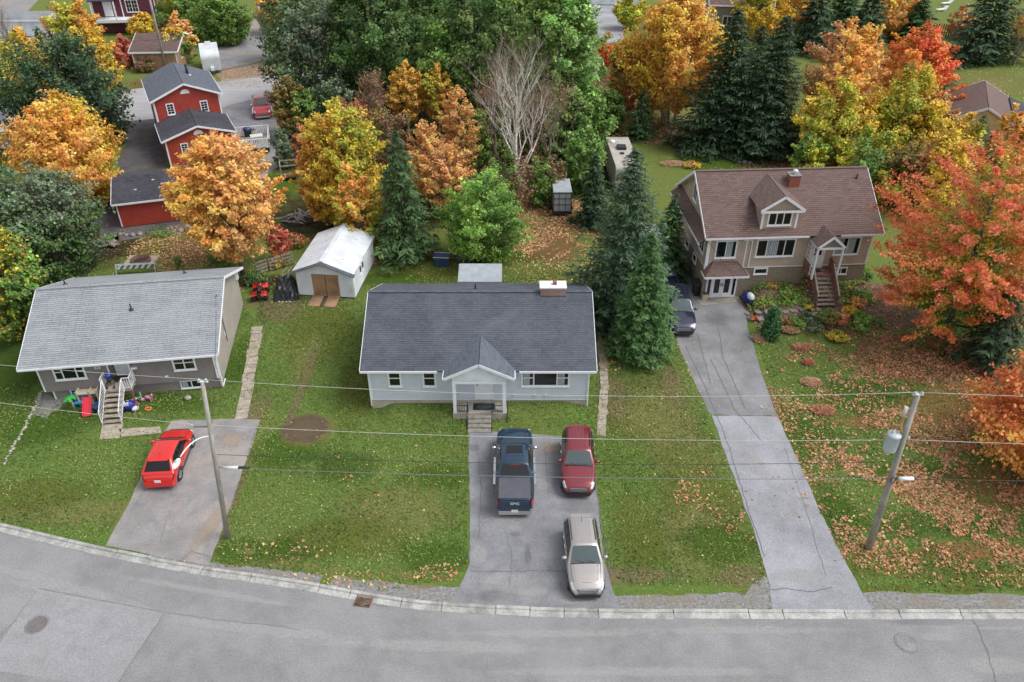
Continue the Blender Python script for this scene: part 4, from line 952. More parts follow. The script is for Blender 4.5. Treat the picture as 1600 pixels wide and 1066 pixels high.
for W, z0, z1 in ((F4, .2, EZ), (E4, .2, EE)):
    for x in (0, Wd - .14): strip('corner_trim', H4, W, x, x + .14, 0, .05, z0, z1)
strip('corner_trim', H4, L4, Dp - .14, Dp, 0, .05, .2, EZ)
window(H4, F4, 1.1, 1.85, 3.45, 4.6, grid=(2, 4)); window(H4, F4, 4.3, 5.05, 3.3, 4.45, grid=(2, 4)); window(H4, E4, 1.3, 2.0, 1.2, 2.3, grid=(2, 4))
window(H4, R4, 2, 3, 1.2, 2.4, grid=(2, 3)); window(H4, R4, 2, 3, 3.4, 4.5, grid=(2, 3)); window(H4, L4, 3, 4, 3.4, 4.5, grid=(2, 3))
for W, z in ((F4, 5.35), (E4, 2.95)):
    b = MB(); q = [W.pt(3.15 + .45 * math.cos(math.pi * k / 10), .03, z + .42 * math.sin(math.pi * k / 10)) for k in range(11)]; b.face(q); b.face([p + W.n * .03 for p in q]); 
    for a_, c_ in zip(q, q[1:] + q[:1]): b.face((a_, c_, c_ + W.n * .03, a_ + W.n * .03))
    b.build('gable_vent', 'white_trim', H4)
b = MB(); b.tube([(4.1, 4.6, 5.6), (4.1, 4.6, 6.9)], .13, 10); b.lathe([(.2, .0), (.001, .15)], (4.1, 4.6, 6.9), 10); b.build('chimney_flue', 'black_metal', H4)
strip('flashing', H4, Wall((3.8, 4.25), (4.4, 4.25)), 0, .6, 0, .3, 5.95, 6.0, 'white_metal')
# deck with railings
DK = thing('wooden_deck', 'grey wooden deck with white railings beside the red house', 'deck', H4.matrix_basis @ Vector((6.4, -5.6, 0)), R(26))
do_, de_, df_ = G(366, 235, .7), G(412, 231, .7), G(394, 197, .7); DK.rotation_euler = (0, 0, math.atan2(de_.y - do_.y, de_.x - do_.x)); DK.location = do_ * Vector((1, 1, 0)) if False else Vector((do_.x, do_.y, 0)) #(-35.3 + 6.45 * math.cos(R(26)) + 5.2 * math.sin(R(26)), 77.8 + 6.45 * math.sin(R(26)) - 5.2 * math.cos(R(26)), 0))
for k in range(17):
    b = MB(); b.box(0, k * .24, .62, 3.4, k * .24 + .225, .68); b.build('deck_plank', 'grey_wood', DK)
b = MB(); b.box(.05, .05, .1, 3.35, 4.0, .6); b.build('skirt', 'plastic_black', DK)
for a, c, n in (((0, 0, .68), (1.7, 0, .68), 9), ((1.75, 0, .68), (3.4, 0, .68), 9), ((3.4, 0, .68), (3.4, 4.05, .68), 0), ((.1, 4.05, .68), (1.6, 4.05, .68), 8), ((1.65, 4.05, .68), (3.4, 4.05, .68), 9)):
    railing(DK, a, c, .95, n, 'white_trim', 'railing', .035, .04)
tb = thing('patio_table', 'white square patio table on the deck of the red house', 'table', DK.location + Vector((1.7, 2.3, .68)), R(20))
b = MB(); b.box(-.6, -.45, .68, .6, .45, .72); b.build('tabletop', 'dull_white', tb)
for x in (-.5, .5):
    for y in (-.38, .38): b = MB(); b.box(x - .025, y - .025, 0, x + .025, y + .025, .68); b.build('leg', 'white_metal', tb)
bq = thing('barbecue', 'small dark blue barbecue on the far side of the deck', 'barbecue', DK.location + Vector((.3, 4.0, .68)), R(15))
b = MB(); b.box(-.35, -.25, 0, .35, .25, .7); b.build('cart', 'plastic_black', bq); b = MB(); b.blob((0, 0, .72), .45, .3, .3, 14, 8); b.build('lid', 'tote_blue', bq); b = MB(); b.box(.38, -.2, .66, .75, .2, .7); b.build('side_shelf', 'black_metal', bq)

H5 = thing('red_garage', 'low red garage with black shingle roof partly under orange maple', 'garage', (-32.5, 60.15, 0), R(17.5))
Wd, Dp, EZ, PK = 6.4, 6.2, 2.1, 3.1; s5 = (PK - EZ) / (Dp / 2 + .25)
Fg, Lg, Rg, Bg = Wall((0, 0), (Wd, 0)), Wall((0, Dp), (0, 0)), Wall((Wd, 0), (Wd, Dp)), Wall((Wd, Dp), (0, Dp)); b = MB()
for W in (Fg, Bg): lap(b, W, .08, EZ, board=.12)
for W in (Lg, Rg): lap(b, W, .08, EZ + .1, board=.12); lap(b, W, EZ + .1, PK - .03, lambda z: ((z - EZ - .08) / s5, Dp - (z - EZ - .08) / s5), .12)
b.build('wall', 'siding_red', H5)
b = MB(); slope(b, (-.25, -.25, EZ), (Wd + .25, -.25, EZ), (Wd + .25, Dp / 2, PK), (-.25, Dp / 2, PK)); slope(b, (Wd + .25, Dp + .25, EZ), (-.25, Dp + .25, EZ), (-.25, Dp / 2, PK), (Wd + .25, Dp / 2, PK)); b.build('roof', ['shingle_black', 'white_trim'], H5)
bars('fascia', H5, [((-.27, -.28, EZ + .04), (Wd + .27, -.28, EZ + .04)), ((-.28, -.25, EZ + .04), (-.28, Dp / 2, PK + .04)), ((-.28, Dp + .25, EZ + .04), (-.28, Dp / 2, PK + .04)), ((Wd + .28, -.25, EZ + .04), (Wd + .28, Dp / 2, PK + .04))], .04, .15)
for W, x in ((Fg, 0), (Fg, Wd - .12), (Fg, 5.0)): strip('corner_trim', H5, W, x, x + .1, 0, .04, .08, EZ)
for x, y in ((1.5, 1.2), (3.6, 1.6), (4.6, .9), (2.9, 2.2)): b = MB(); z = EZ + s5 * (y + .25) + .1; b.box(x, y, z, x + .2, y + .14, z + .06); b.build('roof_vent', 'dull_white', H5)

H6 = thing('white_shed', 'white clapboard shed with pale metal roof and plywood door', 'shed', (-15.3, 49.2, 0), R(-6))
Wd, Dp, EZ, PK = 4.1, 5.6, 2.05, 2.95; kk = (PK - EZ) / (Wd / 2 + .18); c = Wd / 2
Fs, Ls, Rs, Bs = Wall((0, 0), (Wd, 0)), Wall((0, Dp), (0, 0)), Wall((Wd, 0), (Wd, Dp)), Wall((Wd, Dp), (0, Dp)); b = MB()
for W in (Ls, Rs): lap(b, W, .12, EZ, board=.12)
for W in (Fs, Bs): lap(b, W, .12, EZ, board=.12); lap(b, W, EZ, PK - .02, lambda z: (max(0, (z - EZ) / kk - .18), min(Wd, Wd - (z - EZ) / kk + .18)), .12)
b.build('wall', 'siding_white', H6)
b = MB(); b.box(.03, .03, 0, Wd - .03, Dp - .03, .12); b.build('base', 'dark_wood', H6)
# standing-seam style roof sheets, one part each
for s_ in (-1, 1):
    for k in range(7):
        y0, y1 = -.2 + k * (Dp + .4) / 7, -.2 + (k + 1) * (Dp + .4) / 7 - .006; e = c + s_ * (c + .18); b = MB()
        P = [(e, y0, EZ), (e, y1, EZ), (c, y1, PK), (c, y0, PK)]; z = .05 + .004 * (k % 2); b.hexa([p for p in P] + [(p[0], p[1], p[2] + z) for p in P] if s_ > 0 else [p for p in P[::-1]] + [(p[0], p[1], p[2] + z) for p in P[::-1]]); b.build('roof_panel', 'white_metal', H6)
b = MB(); b.bar((c, -.2, PK + .06), (c, Dp + .2, PK + .06), .3, .02); b.build('ridge_cap', 'white_metal', H6)
for s_ in (-1, 1):
    b = MB(); e = c + s_ * (c + .28); P = [(e, -.55, EZ - .05), (e, -.2, EZ - .02), (c, -.2, PK - .02), (c, -.55, PK - .05)]
    if s_ < 0: P = P[::-1]
    b.hexa(P + [(p[0], p[1], p[2] + .045) for p in P]); b.build('gable_visor', 'roof_dark', H6)
door(H6, Fs, 1.12, 3.08, .14, 1.9, col='plywood', lite=(.49, .51, .02, .98), fw=.05, handle=1)
for x in (0, Wd - .09): strip('corner_trim', H6, Fs, x, x + .09, 0, .035, .12, EZ)
strip('corner_trim', H6, Rs, Dp - .09, Dp, 0, .035, .12, EZ)
window(H6, Rs, 1.55, 2.05, 1.05, 1.75, fw=.07); window(H6, Rs, 2.2, 2.7, 1.05, 1.75, fw=.07)
b = MB()
for x, y in ((.8, 1.2), (1.3, 3.4), (3.2, 1.0), (3.3, 4.2), (.9, 4.6)):
    z = EZ + kk * (min(x, Wd - x) + .18) + .06; b.box(x, y, z, x + .05, y + .05, z + .03)
b.build('roof_bolts', 'dark_wood', H6)
SR = thing('shed_ramp', 'weathered two board ramp leading up to the plywood shed door', 'ramp', (-15.3, 49.2, 0), R(-6))
for x0 in (1.05, 2.2):
    b = MB(); b.hexa([(x0, -.02, 0), (x0 + .85, -.02, 0), (x0 + .85, -.0, .02), (x0, 0, .02), (x0, -1.3, .03), (x0 + .85, -1.3, .03), (x0 + .85, -.03, .17), (x0, -.03, .17)]) if False else b.bar((x0 + .42, -1.35, .03), (x0 + .42, -.05, .15), .84, .05); b.build('ramp_board', 'plywood', SR)
b = MB(); b.bar((2.1, -1.35, .02), (2.1, -.05, .12), .3, .04); b.build('centre_board', 'dark_wood', SR)

H7 = thing('garden_house', 'small garden shed with pale flat roof behind the charcoal roof', 'shed', (-3.62, 47.75, 0))
Wd, Dp = 2.8, 1.75; Fh, Lh, Rh, Bh = Wall((0, 0), (Wd, 0)), Wall((0, Dp), (0, 0)), Wall((Wd, 0), (Wd, Dp)), Wall((Wd, Dp), (0, Dp)); b = MB()
for W in (Fh, Lh, Rh, Bh): lap(b, W, .05, 2.0, board=.12)
b.build('wall', 'siding_taupe', H7)
b = MB(); P = [(-.12, -.15, 2.0), (Wd + .12, -.15, 2.0), (Wd + .12, Dp + .15, 2.3), (-.12, Dp + .15, 2.3)]; b.hexa(P + [(p[0], p[1], p[2] + .07) for p in P]); b.build('roof', 'trailer_panel', H7)
for x in (0, Wd - .08, 1.0, 1.85): strip('post_trim', H7, Fh, x, x + .08, 0, .05, .05, 2.0)
window(H7, Fh, .25, .9, 1.2, 1.85, cols=(1, 1), fw=.06); window(H7, Fh, 2.05, 2.7, 1.2, 1.85, cols=(1, 1), fw=.06); door(H7, Fh, 1.15, 1.8, .05, 1.9, lite=(.15, .85, .5, .92), fw=.04)

def simple_house(name, label, cat, o, rz, Wd, Dp, EZ, PK, wall, roofm, wins, axis='x', lapb=.16):
    T = thing(name, label, cat, o, R(rz)); W4 = [Wall((0, 0), (Wd, 0)), Wall((Wd, 0), (Wd, Dp)), Wall((Wd, Dp), (0, Dp)), Wall((0, Dp), (0, 0))]; b = MB(); ov = .3
    L = Dp if axis == 'x' else Wd; s = (PK - EZ) / (L / 2 + ov)
    for i, W in enumerate(W4):
        lap(b, W, .1, EZ, board=lapb)
        if (i % 2 == 1) == (axis == 'x'): lap(b, W, EZ, PK - .03, lambda z: (max(0, (z - EZ) / s - ov), min(L, L - (z - EZ) / s + ov)), lapb)
    b.build('wall', wall, T); b = MB(); m = L / 2
    if axis == 'x':
        slope(b, (-ov, -ov, EZ), (Wd + ov, -ov, EZ), (Wd + ov, m, PK), (-ov, m, PK)); slope(b, (Wd + ov, Dp + ov, EZ), (-ov, Dp + ov, EZ), (-ov, m, PK), (Wd + ov, m, PK))
        fs = [((x, y, EZ + .04), (x, m, PK + .04)) for x in (-ov - .02, Wd + ov + .02) for y in (-ov, Dp + ov)] + [((-ov, -ov - .03, EZ + .03), (Wd + ov, -ov - .03, EZ + .03))]
    else:
        slope(b, (-ov, Dp + ov, EZ), (-ov, -ov, EZ), (m, -ov, PK), (m, Dp + ov, PK)); slope(b, (Wd + ov, -ov, EZ), (Wd + ov, Dp + ov, EZ), (m, Dp + ov, PK), (m, -ov, PK))
        fs = [((x, y, EZ + .04), (m, y, PK + .04)) for y in (-ov - .02, Dp + ov + .02) for x in (-ov, Wd + ov)] + [((x, -ov, EZ + .03), (x, Dp + ov, EZ + .03)) for x in (-ov - .03, Wd + ov + .03)]
    b.build('roof', [roofm, 'white_trim'], T); bars('fascia', T, fs, .05, .2)
    for x in (0, Wd - .14): strip('corner_trim', T, W4[0], x, x + .14, 0, .05, .1, EZ)
    for wi, u0, u1, z0, z1, g in wins: window(T, W4[wi], u0, u1, z0, z1, grid=g, cols=(1, 1) if u1 - u0 > 1.3 else (1,))
    return T, W4
# plum house at the top left edge
pb = G(196, 56)
H8, W8 = simple_house('plum_house', 'plum coloured house with white porch deck at the top edge', 'house', (pb.x - 4.6, pb.y + 1.5, 0), 6, 9.2, 9, 5.6, 7.6, 'siding_plum', 'shingle_black', [(0, 4.9, 6.7, 2.9, 4.7, (2, 3))], 'y')
for x in (4.2, 8.6): strip('corner_trim', H8, W8[0], x, x + .16, 0, .06, 1.0, 5.6)
door(H8, W8[0], 1.7, 2.8, 2.4, 4.6, handle=1); 
b = MB(); b.box(.5, -2.2, 1.9, 7.0, -.05, 2.3); b.build('porch_deck', 'white_trim', H8)
b = MB(); P = [(.3, -2.3, 4.9), (4.0, -2.3, 4.9), (4.0, 0, 5.4), (.3, 0, 5.4)]; b.hexa(P + [(p[0], p[1], p[2] + .15) for p in P]); b.build('porch_roof', 'shingle_black', H8)
for x in (.5, 3.8): b = MB(); b.box(x, -2.2, 2.3, x + .18, -2.02, 4.9); b.build('porch_post', 'white_trim', H8)
# brown roofed outbuilding, yellow house, far roofs
ob = G(213, 112)
H9, _ = simple_house('brown_outbuilding', 'weathered brown outbuilding with mossy brown roof behind red house', 'shed', (ob.x, ob.y, 0), 4, 5.6, 8, 2.4, 3.8, 'plywood', 'shingle_brown', [(1, 1.5, 2.3, 1.2, 2.0, None)], 'x')
y0 = G(1476, 232)
H10, W10 = simple_house('yellow_house', 'pale yellow house with dark brown roof among trees', 'house', (43.8, 78.2, 0), -24, 5.9, 9.3, 2.9, 4.6, 'siding_cream', 'shingle_brown', [(0, 1.0, 2.0, 1.2, 2.4, None), (0, 3.8, 4.8, 1.2, 2.4, None)], 'y')
for x, y in ((1.4, 1.6), (1.4, 7)): b = MB(); b.box(x, y, 3.6, x + .35, y + .35, 3.95); b.build('roof_vent', 'black_metal', H10)
b = MB(); slope(b, (8.2, 3, 2.5), (8.2, 9, 2.5), (5.6, 9, 3.4), (5.6, 3, 3.4)); b.build('side_roof', ['shingle_black', 'white_trim'], H10)
y1 = G(1105, 52)
H11, _ = simple_house('grey_house', 'dark grey far house with brown roof at the top edge', 'house', (y1.x, y1.y, 0), -8, 9, 10, 4.0, 7.0, 'siding_taupe', 'shingle_brown', [(0, 2, 3.4, 1.2, 2.6, None)], 'x')
y2 = G(938, 8)
H12, _ = simple_house('pale_house', 'pale roofed far house showing between poplar and orange birch', 'house', (y2.x - 2, y2.y, 0), 0, 9, 9, 3.2, 5.5, 'siding_white', 'shingle_lightgrey', [(0, 3, 4.5, 1.2, 2.4, None)], 'x')
y3 = G(1575, 262)
H13, _ = simple_house('brown_roofed_shed', 'brown roofed shed at the right edge below the yellow house', 'shed', (y3.x + 1.2, y3.y, 0), -15, 5, 5, 2.4, 3.6, 'siding_cream', 'shingle_brown', [], 'x')
y4 = G(38, 58)
H14, _ = simple_house('white_garage', 'low pale roofed garage among bare trees at the top left', 'garage', (y4.x - 4, y4.y, 0), 2, 8, 5, 2.3, 3.0, 'siding_white', 'shingle_lightgrey', [], 'x')
# ------------------------------------------------------------------ vehicles (x forward, origin on the ground at the centre)
def ip(x, pts):
    xs = [p[0] for p in pts]; ys = [p[1] for p in pts]; return float(np.interp(x, xs, ys))
def vehicle(name, label, cat, loc, heading, paint, L=4.5, W=1.85, H=1.66, belt=1.02, hood=None, gx=(.95, .25, -1.75, -2.1), wb=(1.35, -1.35), wr=.36, bed=None, rails=True, bumper='black_plastic', clad=True, sunroof=False, mirror=None, cab_rear=None, plate=True, letters=None, group=None):
    T = thing(name, label, cat, loc, heading, group)
    hx = L / 2; xa, xb, xc, xd = gx
    hood = hood or [(-hx, .62), (-hx + .06, .8), (-hx + .22, belt - .02), (xd, belt), (xa, belt), (hx - .75, belt - .1), (hx - .35, belt - .2), (hx - .12, belt - .33), (hx - .02, .58), (hx, .5)]
    plan = [(-hx, .80), (-hx + .08, .88), (-hx + .35, .965), (-hx + .9, 1), (hx - 1.1, 1), (hx - .55, .955), (hx - .25, .87), (hx - .06, .74), (hx, .66)]
    xs = sorted(set([round(v, 4) for v in list(np.linspace(-hx, hx, 72)) + [xa, xd, -hx + .06, hx - .02, hx - .12]]))
    def arch(x):
        z = .24 + (.12 if abs(x) > hx - .3 else 0)
        for c in wb:
            r = wr + .07
            if abs(x - c) < r: z = max(z, wr * .98 + math.sqrt(r * r - (x - c) ** 2) * .96)
        return z
    def ring(x):
        w = W / 2 * ip(x, plan); d = ip(x, hood); zb = .22 + (.08 if abs(x) > hx - .15 else 0); za = min(arch(x), d - .08); cr = .035
        mid = max(min(.62, d - .05), za + .015); sh = max(d - .12, mid + .01)
        return [(0, zb), (w * .72, zb), (w * .95, za), (w, mid), (w * .985, sh), (w * .93, d - .02), (w * .8, d + cr * .35), (w * .45, d + cr * .85), (0, d + cr)]
    rows = [[(x, y, z) for y, z in ring(x)] for x in xs]; nr = len(rows[0])
    for side in (1, -1):
        pass
    b = MB(); V = []
    for r in rows:
        V += r + [(x, -y, z) for x, y, z in r[1:-1][::-1]]
    k = 2 * nr - 2; F, mi = [], []
    b.v = V
    for i in range(len(rows) - 1):
        for j in range(k):
            j2 = (j + 1) % k; f = (i * k + j, i * k + j2, (i + 1) * k + j2, (i + 1) * k + j)
            jj = j if j < nr - 1 else k - 1 - j
            b.f.append(f); b.m.append(1 if jj <= 1 or (clad and jj == 2 and abs(xs[i]) < 9 and ring(xs[i])[3][1] < .66 and False) else 0); b.uv.append(None); b.sm.append(True)
    for e, rev in ((0, False), (len(rows) - 1, True)):
        f = tuple(range(e * k, e * k + k)); b.f.append(f if rev else f[::-1]); b.m.append(0); b.uv.append(None); b.sm.append(False)
    bo = b.build('body', [paint, 'black_plastic'], T)
    def patch(nm, x0, x1, j0, j1, side, material, off=.012, ret=True, shrink=None):
        """panel lying on the body between stations x0..x1 and ring positions j0..j1"""
        q = MB(); X = np.linspace(x0, x1, 9); J = np.linspace(j0, j1, max(2, int((j1 - j0) * 3) + 1)); P = []
        for x in X:
            rg = ring(x); row = []
            for j in J:
                a = int(min(j, nr - 1.0001)); f = j - a; y = rg[a][0] * (1 - f) + rg[a + 1][0] * f; z = rg[a][1] * (1 - f) + rg[a + 1][1] * f
                dy, dz = rg[a + 1][0] - rg[a][0], rg[a + 1][1] - rg[a][1]; ln = math.hypot(dy, dz) or 1
                ex = off * (1 if x > 0 else -1) if abs(x) > hx - .3 else 0
                row.append((x + ex, (y + off * dz / ln) * side, z - off * dy / ln))
            P.append(row)
        n = len(J); q.add([p for r in P for p in r], [(i * n + j, (i + 1) * n + j, (i + 1) * n + j + 1, i * n + j + 1) if side < 0 else (i * n + j, i * n + j + 1, (i + 1) * n + j + 1, (i + 1) * n + j) for i in range(len(X) - 1) for j in range(n - 1)], smooth=True)
        o = q.build(nm, material, T); return o
    # cabin
    Wb = W / 2 * .93; Wr = W / 2 * .70
    def ctop(x):
        if x > xb: return belt + (H - .05 - belt) * max(0, (xa - x) / (xa - xb))
        if x < xc: return belt + (H - .06 - belt) * max(0, (x - xd) / (xc - xd))
        return H - .05 + .035 * math.sin(math.pi * (x - xc) / (xb - xc)) - .01 * (xb - x) / (xb - xc)
    def cw(z): f = max(0, min(1, (z - belt) / (H - belt - .03))); return Wb + (Wr - Wb) * f ** 1.15
    sx = sorted(set(list(np.linspace(xd, xc, 7)) + list(np.linspace(xc, xb, 16)) + list(np.linspace(xb, xa, 8))))
    b = MB(); P = []
    for x in sx:
        t = ctop(x); e = max(0, t - belt)
        P.append([(x, cw(belt), belt - .03), (x, cw(belt + e * .5), belt + e * .5), (x, cw(t - .05 * min(1, e * 3)), t - .05 * min(1, e * 3)), (x, cw(t) * .93, t), (x, cw(t) * .5, t + .022 * min(1, e * 3)), (x, 0, t + .03 * min(1, e * 3))])
    V = []
    for r in P: V += r + [(x, -y, z) for x, y, z in r[:-1][::-1]]
    n = 11; b.v = V
    for i in range(len(P) - 1):
        for j in range(n - 1):
            b.f.append((i * n + j, i * n + j + 1, (i + 1) * n + j + 1, (i + 1) * n + j)[::-1]); b.m.append(1 if j in (0, n - 2, 1, n - 3) and xc + .1 < sx[i] < xb else 0); b.uv.append(None); b.sm.append(True)
    b.build('roof', [paint, 'black_plastic'], T)
    def screen(nm, x0, x1, yf, material='car_glass', off=.014):
        q = MB(); X = np.linspace(x0, x1, 6); Y = np.linspace(-yf, yf, 9); vs = []
        for x in X:
            t = ctop(x); e = max(0, t - belt)
            for y in Y:
                a = abs(y); w = cw(t); cr = .022 * min(1, e * 3) * (1 - max(0, a - .5) * 1.6) + (.008 * (1 - a))
                vs.append((x + (off * .6 if x1 > 0 else -off * .6), y * w, t + cr + off))
        q.add(vs, [(i * 9 + j, (i + 1) * 9 + j, (i + 1) * 9 + j + 1, i * 9 + j + 1) for i in range(5) for j in range(8)], smooth=True); return q.build(nm, material, T)
    dx = (xa - xb)
    ws = screen('windshield', xb + .08 * dx, xa - .05 * dx, .86)
    rx = (xc - xd); screen('rear_window', xd + .18 * rx, xc - .06 * rx, .84, 'tint_glass' if not bed else 'tint_glass')
    q = MB()
    for y0, y1 in ((.5, -.05), (-.1, -.6)):
        q.bar((xa - .02, y0 * Wb, belt + .05), (xa - .2 * dx, y1 * Wb, belt + .22 * (H - belt)), .02, .015)
    q.build('wiper', 'black_plastic', T)
    # side windows
    cuts = [xc + .12, (xc * .62 + xb * .38), (xc * .22 + xb * .78)] if bed is None else [xc + .1, (xc * .5 + xb * .5)]
    lo_z, hi_z = belt + .03, H - .13
    def swin(xl0, xr0, xl1, xr1, side):
        q = MB(); z0, z1 = lo_z, hi_z; o = .008; A = [(xl0, cw(z0) + o, z0), (xr0, cw(z0) + o, z0), (xr1, cw(z1) + o, z1), (xl1, cw(z1) + o, z1)]
        m0, m1 = ((xl0 + xl1) / 2, (xr0 + xr1) / 2); zm = (z0 + z1) / 2
        Bm = [(m0, cw(zm) + o, zm), (m1, cw(zm) + o, zm)]; S = lambda p: (p[0], p[1] * side, p[2]); f1 = [A[0], A[1], Bm[1], Bm[0]]; f2 = [Bm[0], Bm[1], A[2], A[3]]
        for f in (f1, f2): q.face([S(p) for p in (f if side < 0 else f[::-1])], 0, None, True)
        q.build('side_window', 'tint_glass', T)
    fr = xa - .22 * dx; ft = xb + .02
    for side in (1, -1):
        if bed is None:
            swin(xd + .5 * rx + .05, cuts[0] + .28, xc + .1, cuts[0] + .3, side) if (xc - xd) > .25 else None
            swin(cuts[0] + .34, cuts[1] - .03 + .25, cuts[0] + .36, cuts[1] - .03 + .25, side); swin(cuts[1] + .3, fr, cuts[1] + .3, ft, side)
        else:
            swin(xc + .15, cuts[1] - .04, xc + .18, cuts[1] - .04, side); swin(cuts[1] + .04, fr, cuts[1] + .04, ft, side)
    # wheels
    for c in wb:
        for s_ in (1, -1):
            y = s_ * (W / 2 - .13); q = MB(); rr = wr * .66
            q.lathe([(rr, -.09 * s_), (rr, .085 * s_), (rr * .93, .1 * s_), (rr * .88, .07 * s_), (rr * .25, .075 * s_), (rr * .2, .1 * s_), (.001, .1 * s_)], (c, y, wr), 20, axis='y')
            for a in range(5):
                an = a * 2 * math.pi / 5; q.bar((c + rr * .2 * math.cos(an), y + .095 * s_, wr + rr * .2 * math.sin(an)), (c + rr * .92 * math.cos(an), y + .1 * s_, wr + rr * .92 * math.sin(an)), .07, .03, up=(0, 1, 0))
            wo = q.build('wheel', 'rim_alloy', T); q = MB()
            q.lathe([(rr, -.11), (wr * .93, -.115), (wr, -.085), (wr, .085), (wr * .93, .115), (rr, .11)], (c, y, wr), 24, axis='y'); q.build('tyre', 'tyre_rubber', wo)
    # lamps, grille, bumpers, mirrors, handles
    for s_ in (1, -1):
        patch('headlight', hx - .42, hx - .1, 4.1, 5.6, s_, 'headlight_lens', .014)
        patch('taillight', -hx + .02, -hx + .26, 3.5, 4.95, s_, 'tail_lens', .014)
        mx = mirror or xa - .3; q = MB(); q.blob((mx, s_ * (W / 2 + .09), belt + .08), .1, .13, .085, 10, 6); q.bar((mx, s_ * (W / 2 - .1), belt + .02), (mx, s_ * (W / 2 + .05), belt + .05), .05, .04); q.build('mirror', paint if not bed else 'chrome', T)
        for hxp in (cuts[-1] - .15 if bed is None else cuts[-1] + .1, (cuts[0] + .5) if bed is None else xc + .25): q = MB(); q.bar((hxp - .1, s_ * (W / 2 * .99 + .012), belt - .16), (hxp + .1, s_ * (W / 2 * .99 + .012), belt - .16), .03, .03); q.build('door_handle', 'chrome' if bed or paint != 'paint_red' else paint, T)
        patch('door_seam', (cuts[1] if bed is None else cuts[1]) + (.26 if bed is None else 0), (cuts[1] if bed is None else cuts[1]) + (.28 if bed is None else .02), 2.6, 5.2, s_, 'black_plastic', .004)
        patch('door_seam', xa - .32, xa - .30, 2.6, 4.6, s_, 'black_plastic', .004)
    gz0, gz1 = .45, ip(hx - .06, hood) - .01
    wN = W / 2 * .66
    q = MB(); q.hexa([(hx - .1, -wN * .82, gz0 + .06), (hx + .025, -wN * .7, gz0 + .06), (hx + .025, wN * .7, gz0 + .06), (hx - .1, wN * .82, gz0 + .06), (hx - .14, -wN * .95, gz1 + .07), (hx - .06, -wN * .82, gz1 + .07), (hx - .06, wN * .82, gz1 + .07), (hx - .14, wN * .95, gz1 + .07)]); go = q.build('grille', 'black_plastic', T)
    for f in (.3, .62, .95):
        q = MB(); zz = gz0 + .06 + (gz1 - gz0) * f; xx = hx + .03 - .085 * f; q.bar((xx, -wN * .74, zz), (xx, wN * .74, zz), .03, .03); q.build('grille_bar', 'chrome', go)
    q = MB(); q.hexa([(hx - .3, -W / 2 * .86, .26), (hx + .03, -W / 2 * .66, .26), (hx + .03, W / 2 * .66, .26), (hx - .3, W / 2 * .86, .26), (hx - .3, -W / 2 * .87, .45), (hx + .03, -W / 2 * .67, .45), (hx + .03, W / 2 * .67, .45), (hx - .3, W / 2 * .87, .45)]); q.build('front_bumper', bumper, T)
    q = MB(); q.hexa([(-hx - .06, -W / 2 * .8, .28), (-hx + .3, -W / 2 * .93, .28), (-hx + .3, W / 2 * .93, .28), (-hx - .06, W / 2 * .8, .28), (-hx - .06, -W / 2 * .8, .55), (-hx + .3, -W / 2 * .94, .55), (-hx + .3, W / 2 * .94, .55), (-hx - .06, W / 2 * .8, .55)]); q.build('rear_bumper', paint if bed is None else 'chrome', T)
    if plate:
        q = MB(); zp = .68; q.box(-hx - .075, -.16, zp - .08, -hx - .055, .16, zp + .08) if bed is None else q.box(-hx - .09, -.16, .48, -hx - .062, .16, .62)
        q.build('number_plate', 'plate_white', T)
    if rails:
        for s_ in (1, -1):
            q = MB(); pts = [(xc + .2 + (xb - xc - .45) * t / 6, s_ * (Wr * .93), H + .0 + .012 * math.sin(math.pi * t / 6)) for t in range(7)]; q.tube(pts, .018, 6); q.build('roof_rail', rails if isinstance(rails, str) else 'black_plastic', T)
    if bed is None:
        q = MB(); q.tube([(xc + .35, 0, H - .0), (xc + .22, 0, H + .16)], .012, 5); q.build('antenna', 'black_plastic', T)
        q = MB(); yr_ = cw(H) * .86; q.hexa([(xc - .16, -yr_ * .92, H - .075), (xc + .1, -yr_, H - .05), (xc + .1, yr_, H - .05), (xc - .16, yr_ * .92, H - .075), (xc - .16, -yr_ * .92, H - .045), (xc + .1, -yr_, H - .015), (xc + .1, yr_, H - .015), (xc - .16, yr_ * .92, H - .045)]); q.build('spoiler', paint, T)
        for k_ in (-2, -1, 1, 2):
            q = MB(); pts = [(xc + .25 + (xb - xc - .4) * t / 5, k_ * Wr * .26, ctop(xc + .25 + (xb - xc - .4) * t / 5) + .024) for t in range(6)]; q.tube(pts, .009, 4); q.build('roof_rib', paint, T)
    for s_ in (-1, 1):
        q = MB(); pts = []
        for t in range(7):
            x = xa + .05 + (hx - .5 - xa) * t / 6; pts.append((x, s_ * W * (.33 - .05 * t / 6), ip(x, hood) + .022)) 
        q.tube(pts, .014, 4); q.build('hood_crease', paint, T)
    for s_ in (1, -1):
        patch('sill_cladding', -hx + .5, hx - .5, 2.02, 2.5, s_, 'black_plastic' if clad else paint, .012)
        q = MB(); q.tube([(x, s_ * W / 2 * .79 * ip(x, plan), ip(x, hood) + .032) for x in np.linspace(xa + .02, hx - .38, 7)], .008, 4); q.build('hood_seam', 'black_plastic', T)
    q = MB(); q.tube([(hx - .34 - .05 * (abs(v) / .6) ** 2, v * W / 2, ip(hx - .34, hood) + .036 - .02 * abs(v)) for v in np.linspace(-.72, .72, 9)], .009, 4); q.build('hood_seam', 'black_plastic', T)
    q = MB(); q.tube([(xa + .01, v * W / 2, belt + .045 - .02 * abs(v)) for v in np.linspace(-.8, .8, 7)], .022, 4); q.build('cowl', 'black_plastic', T)
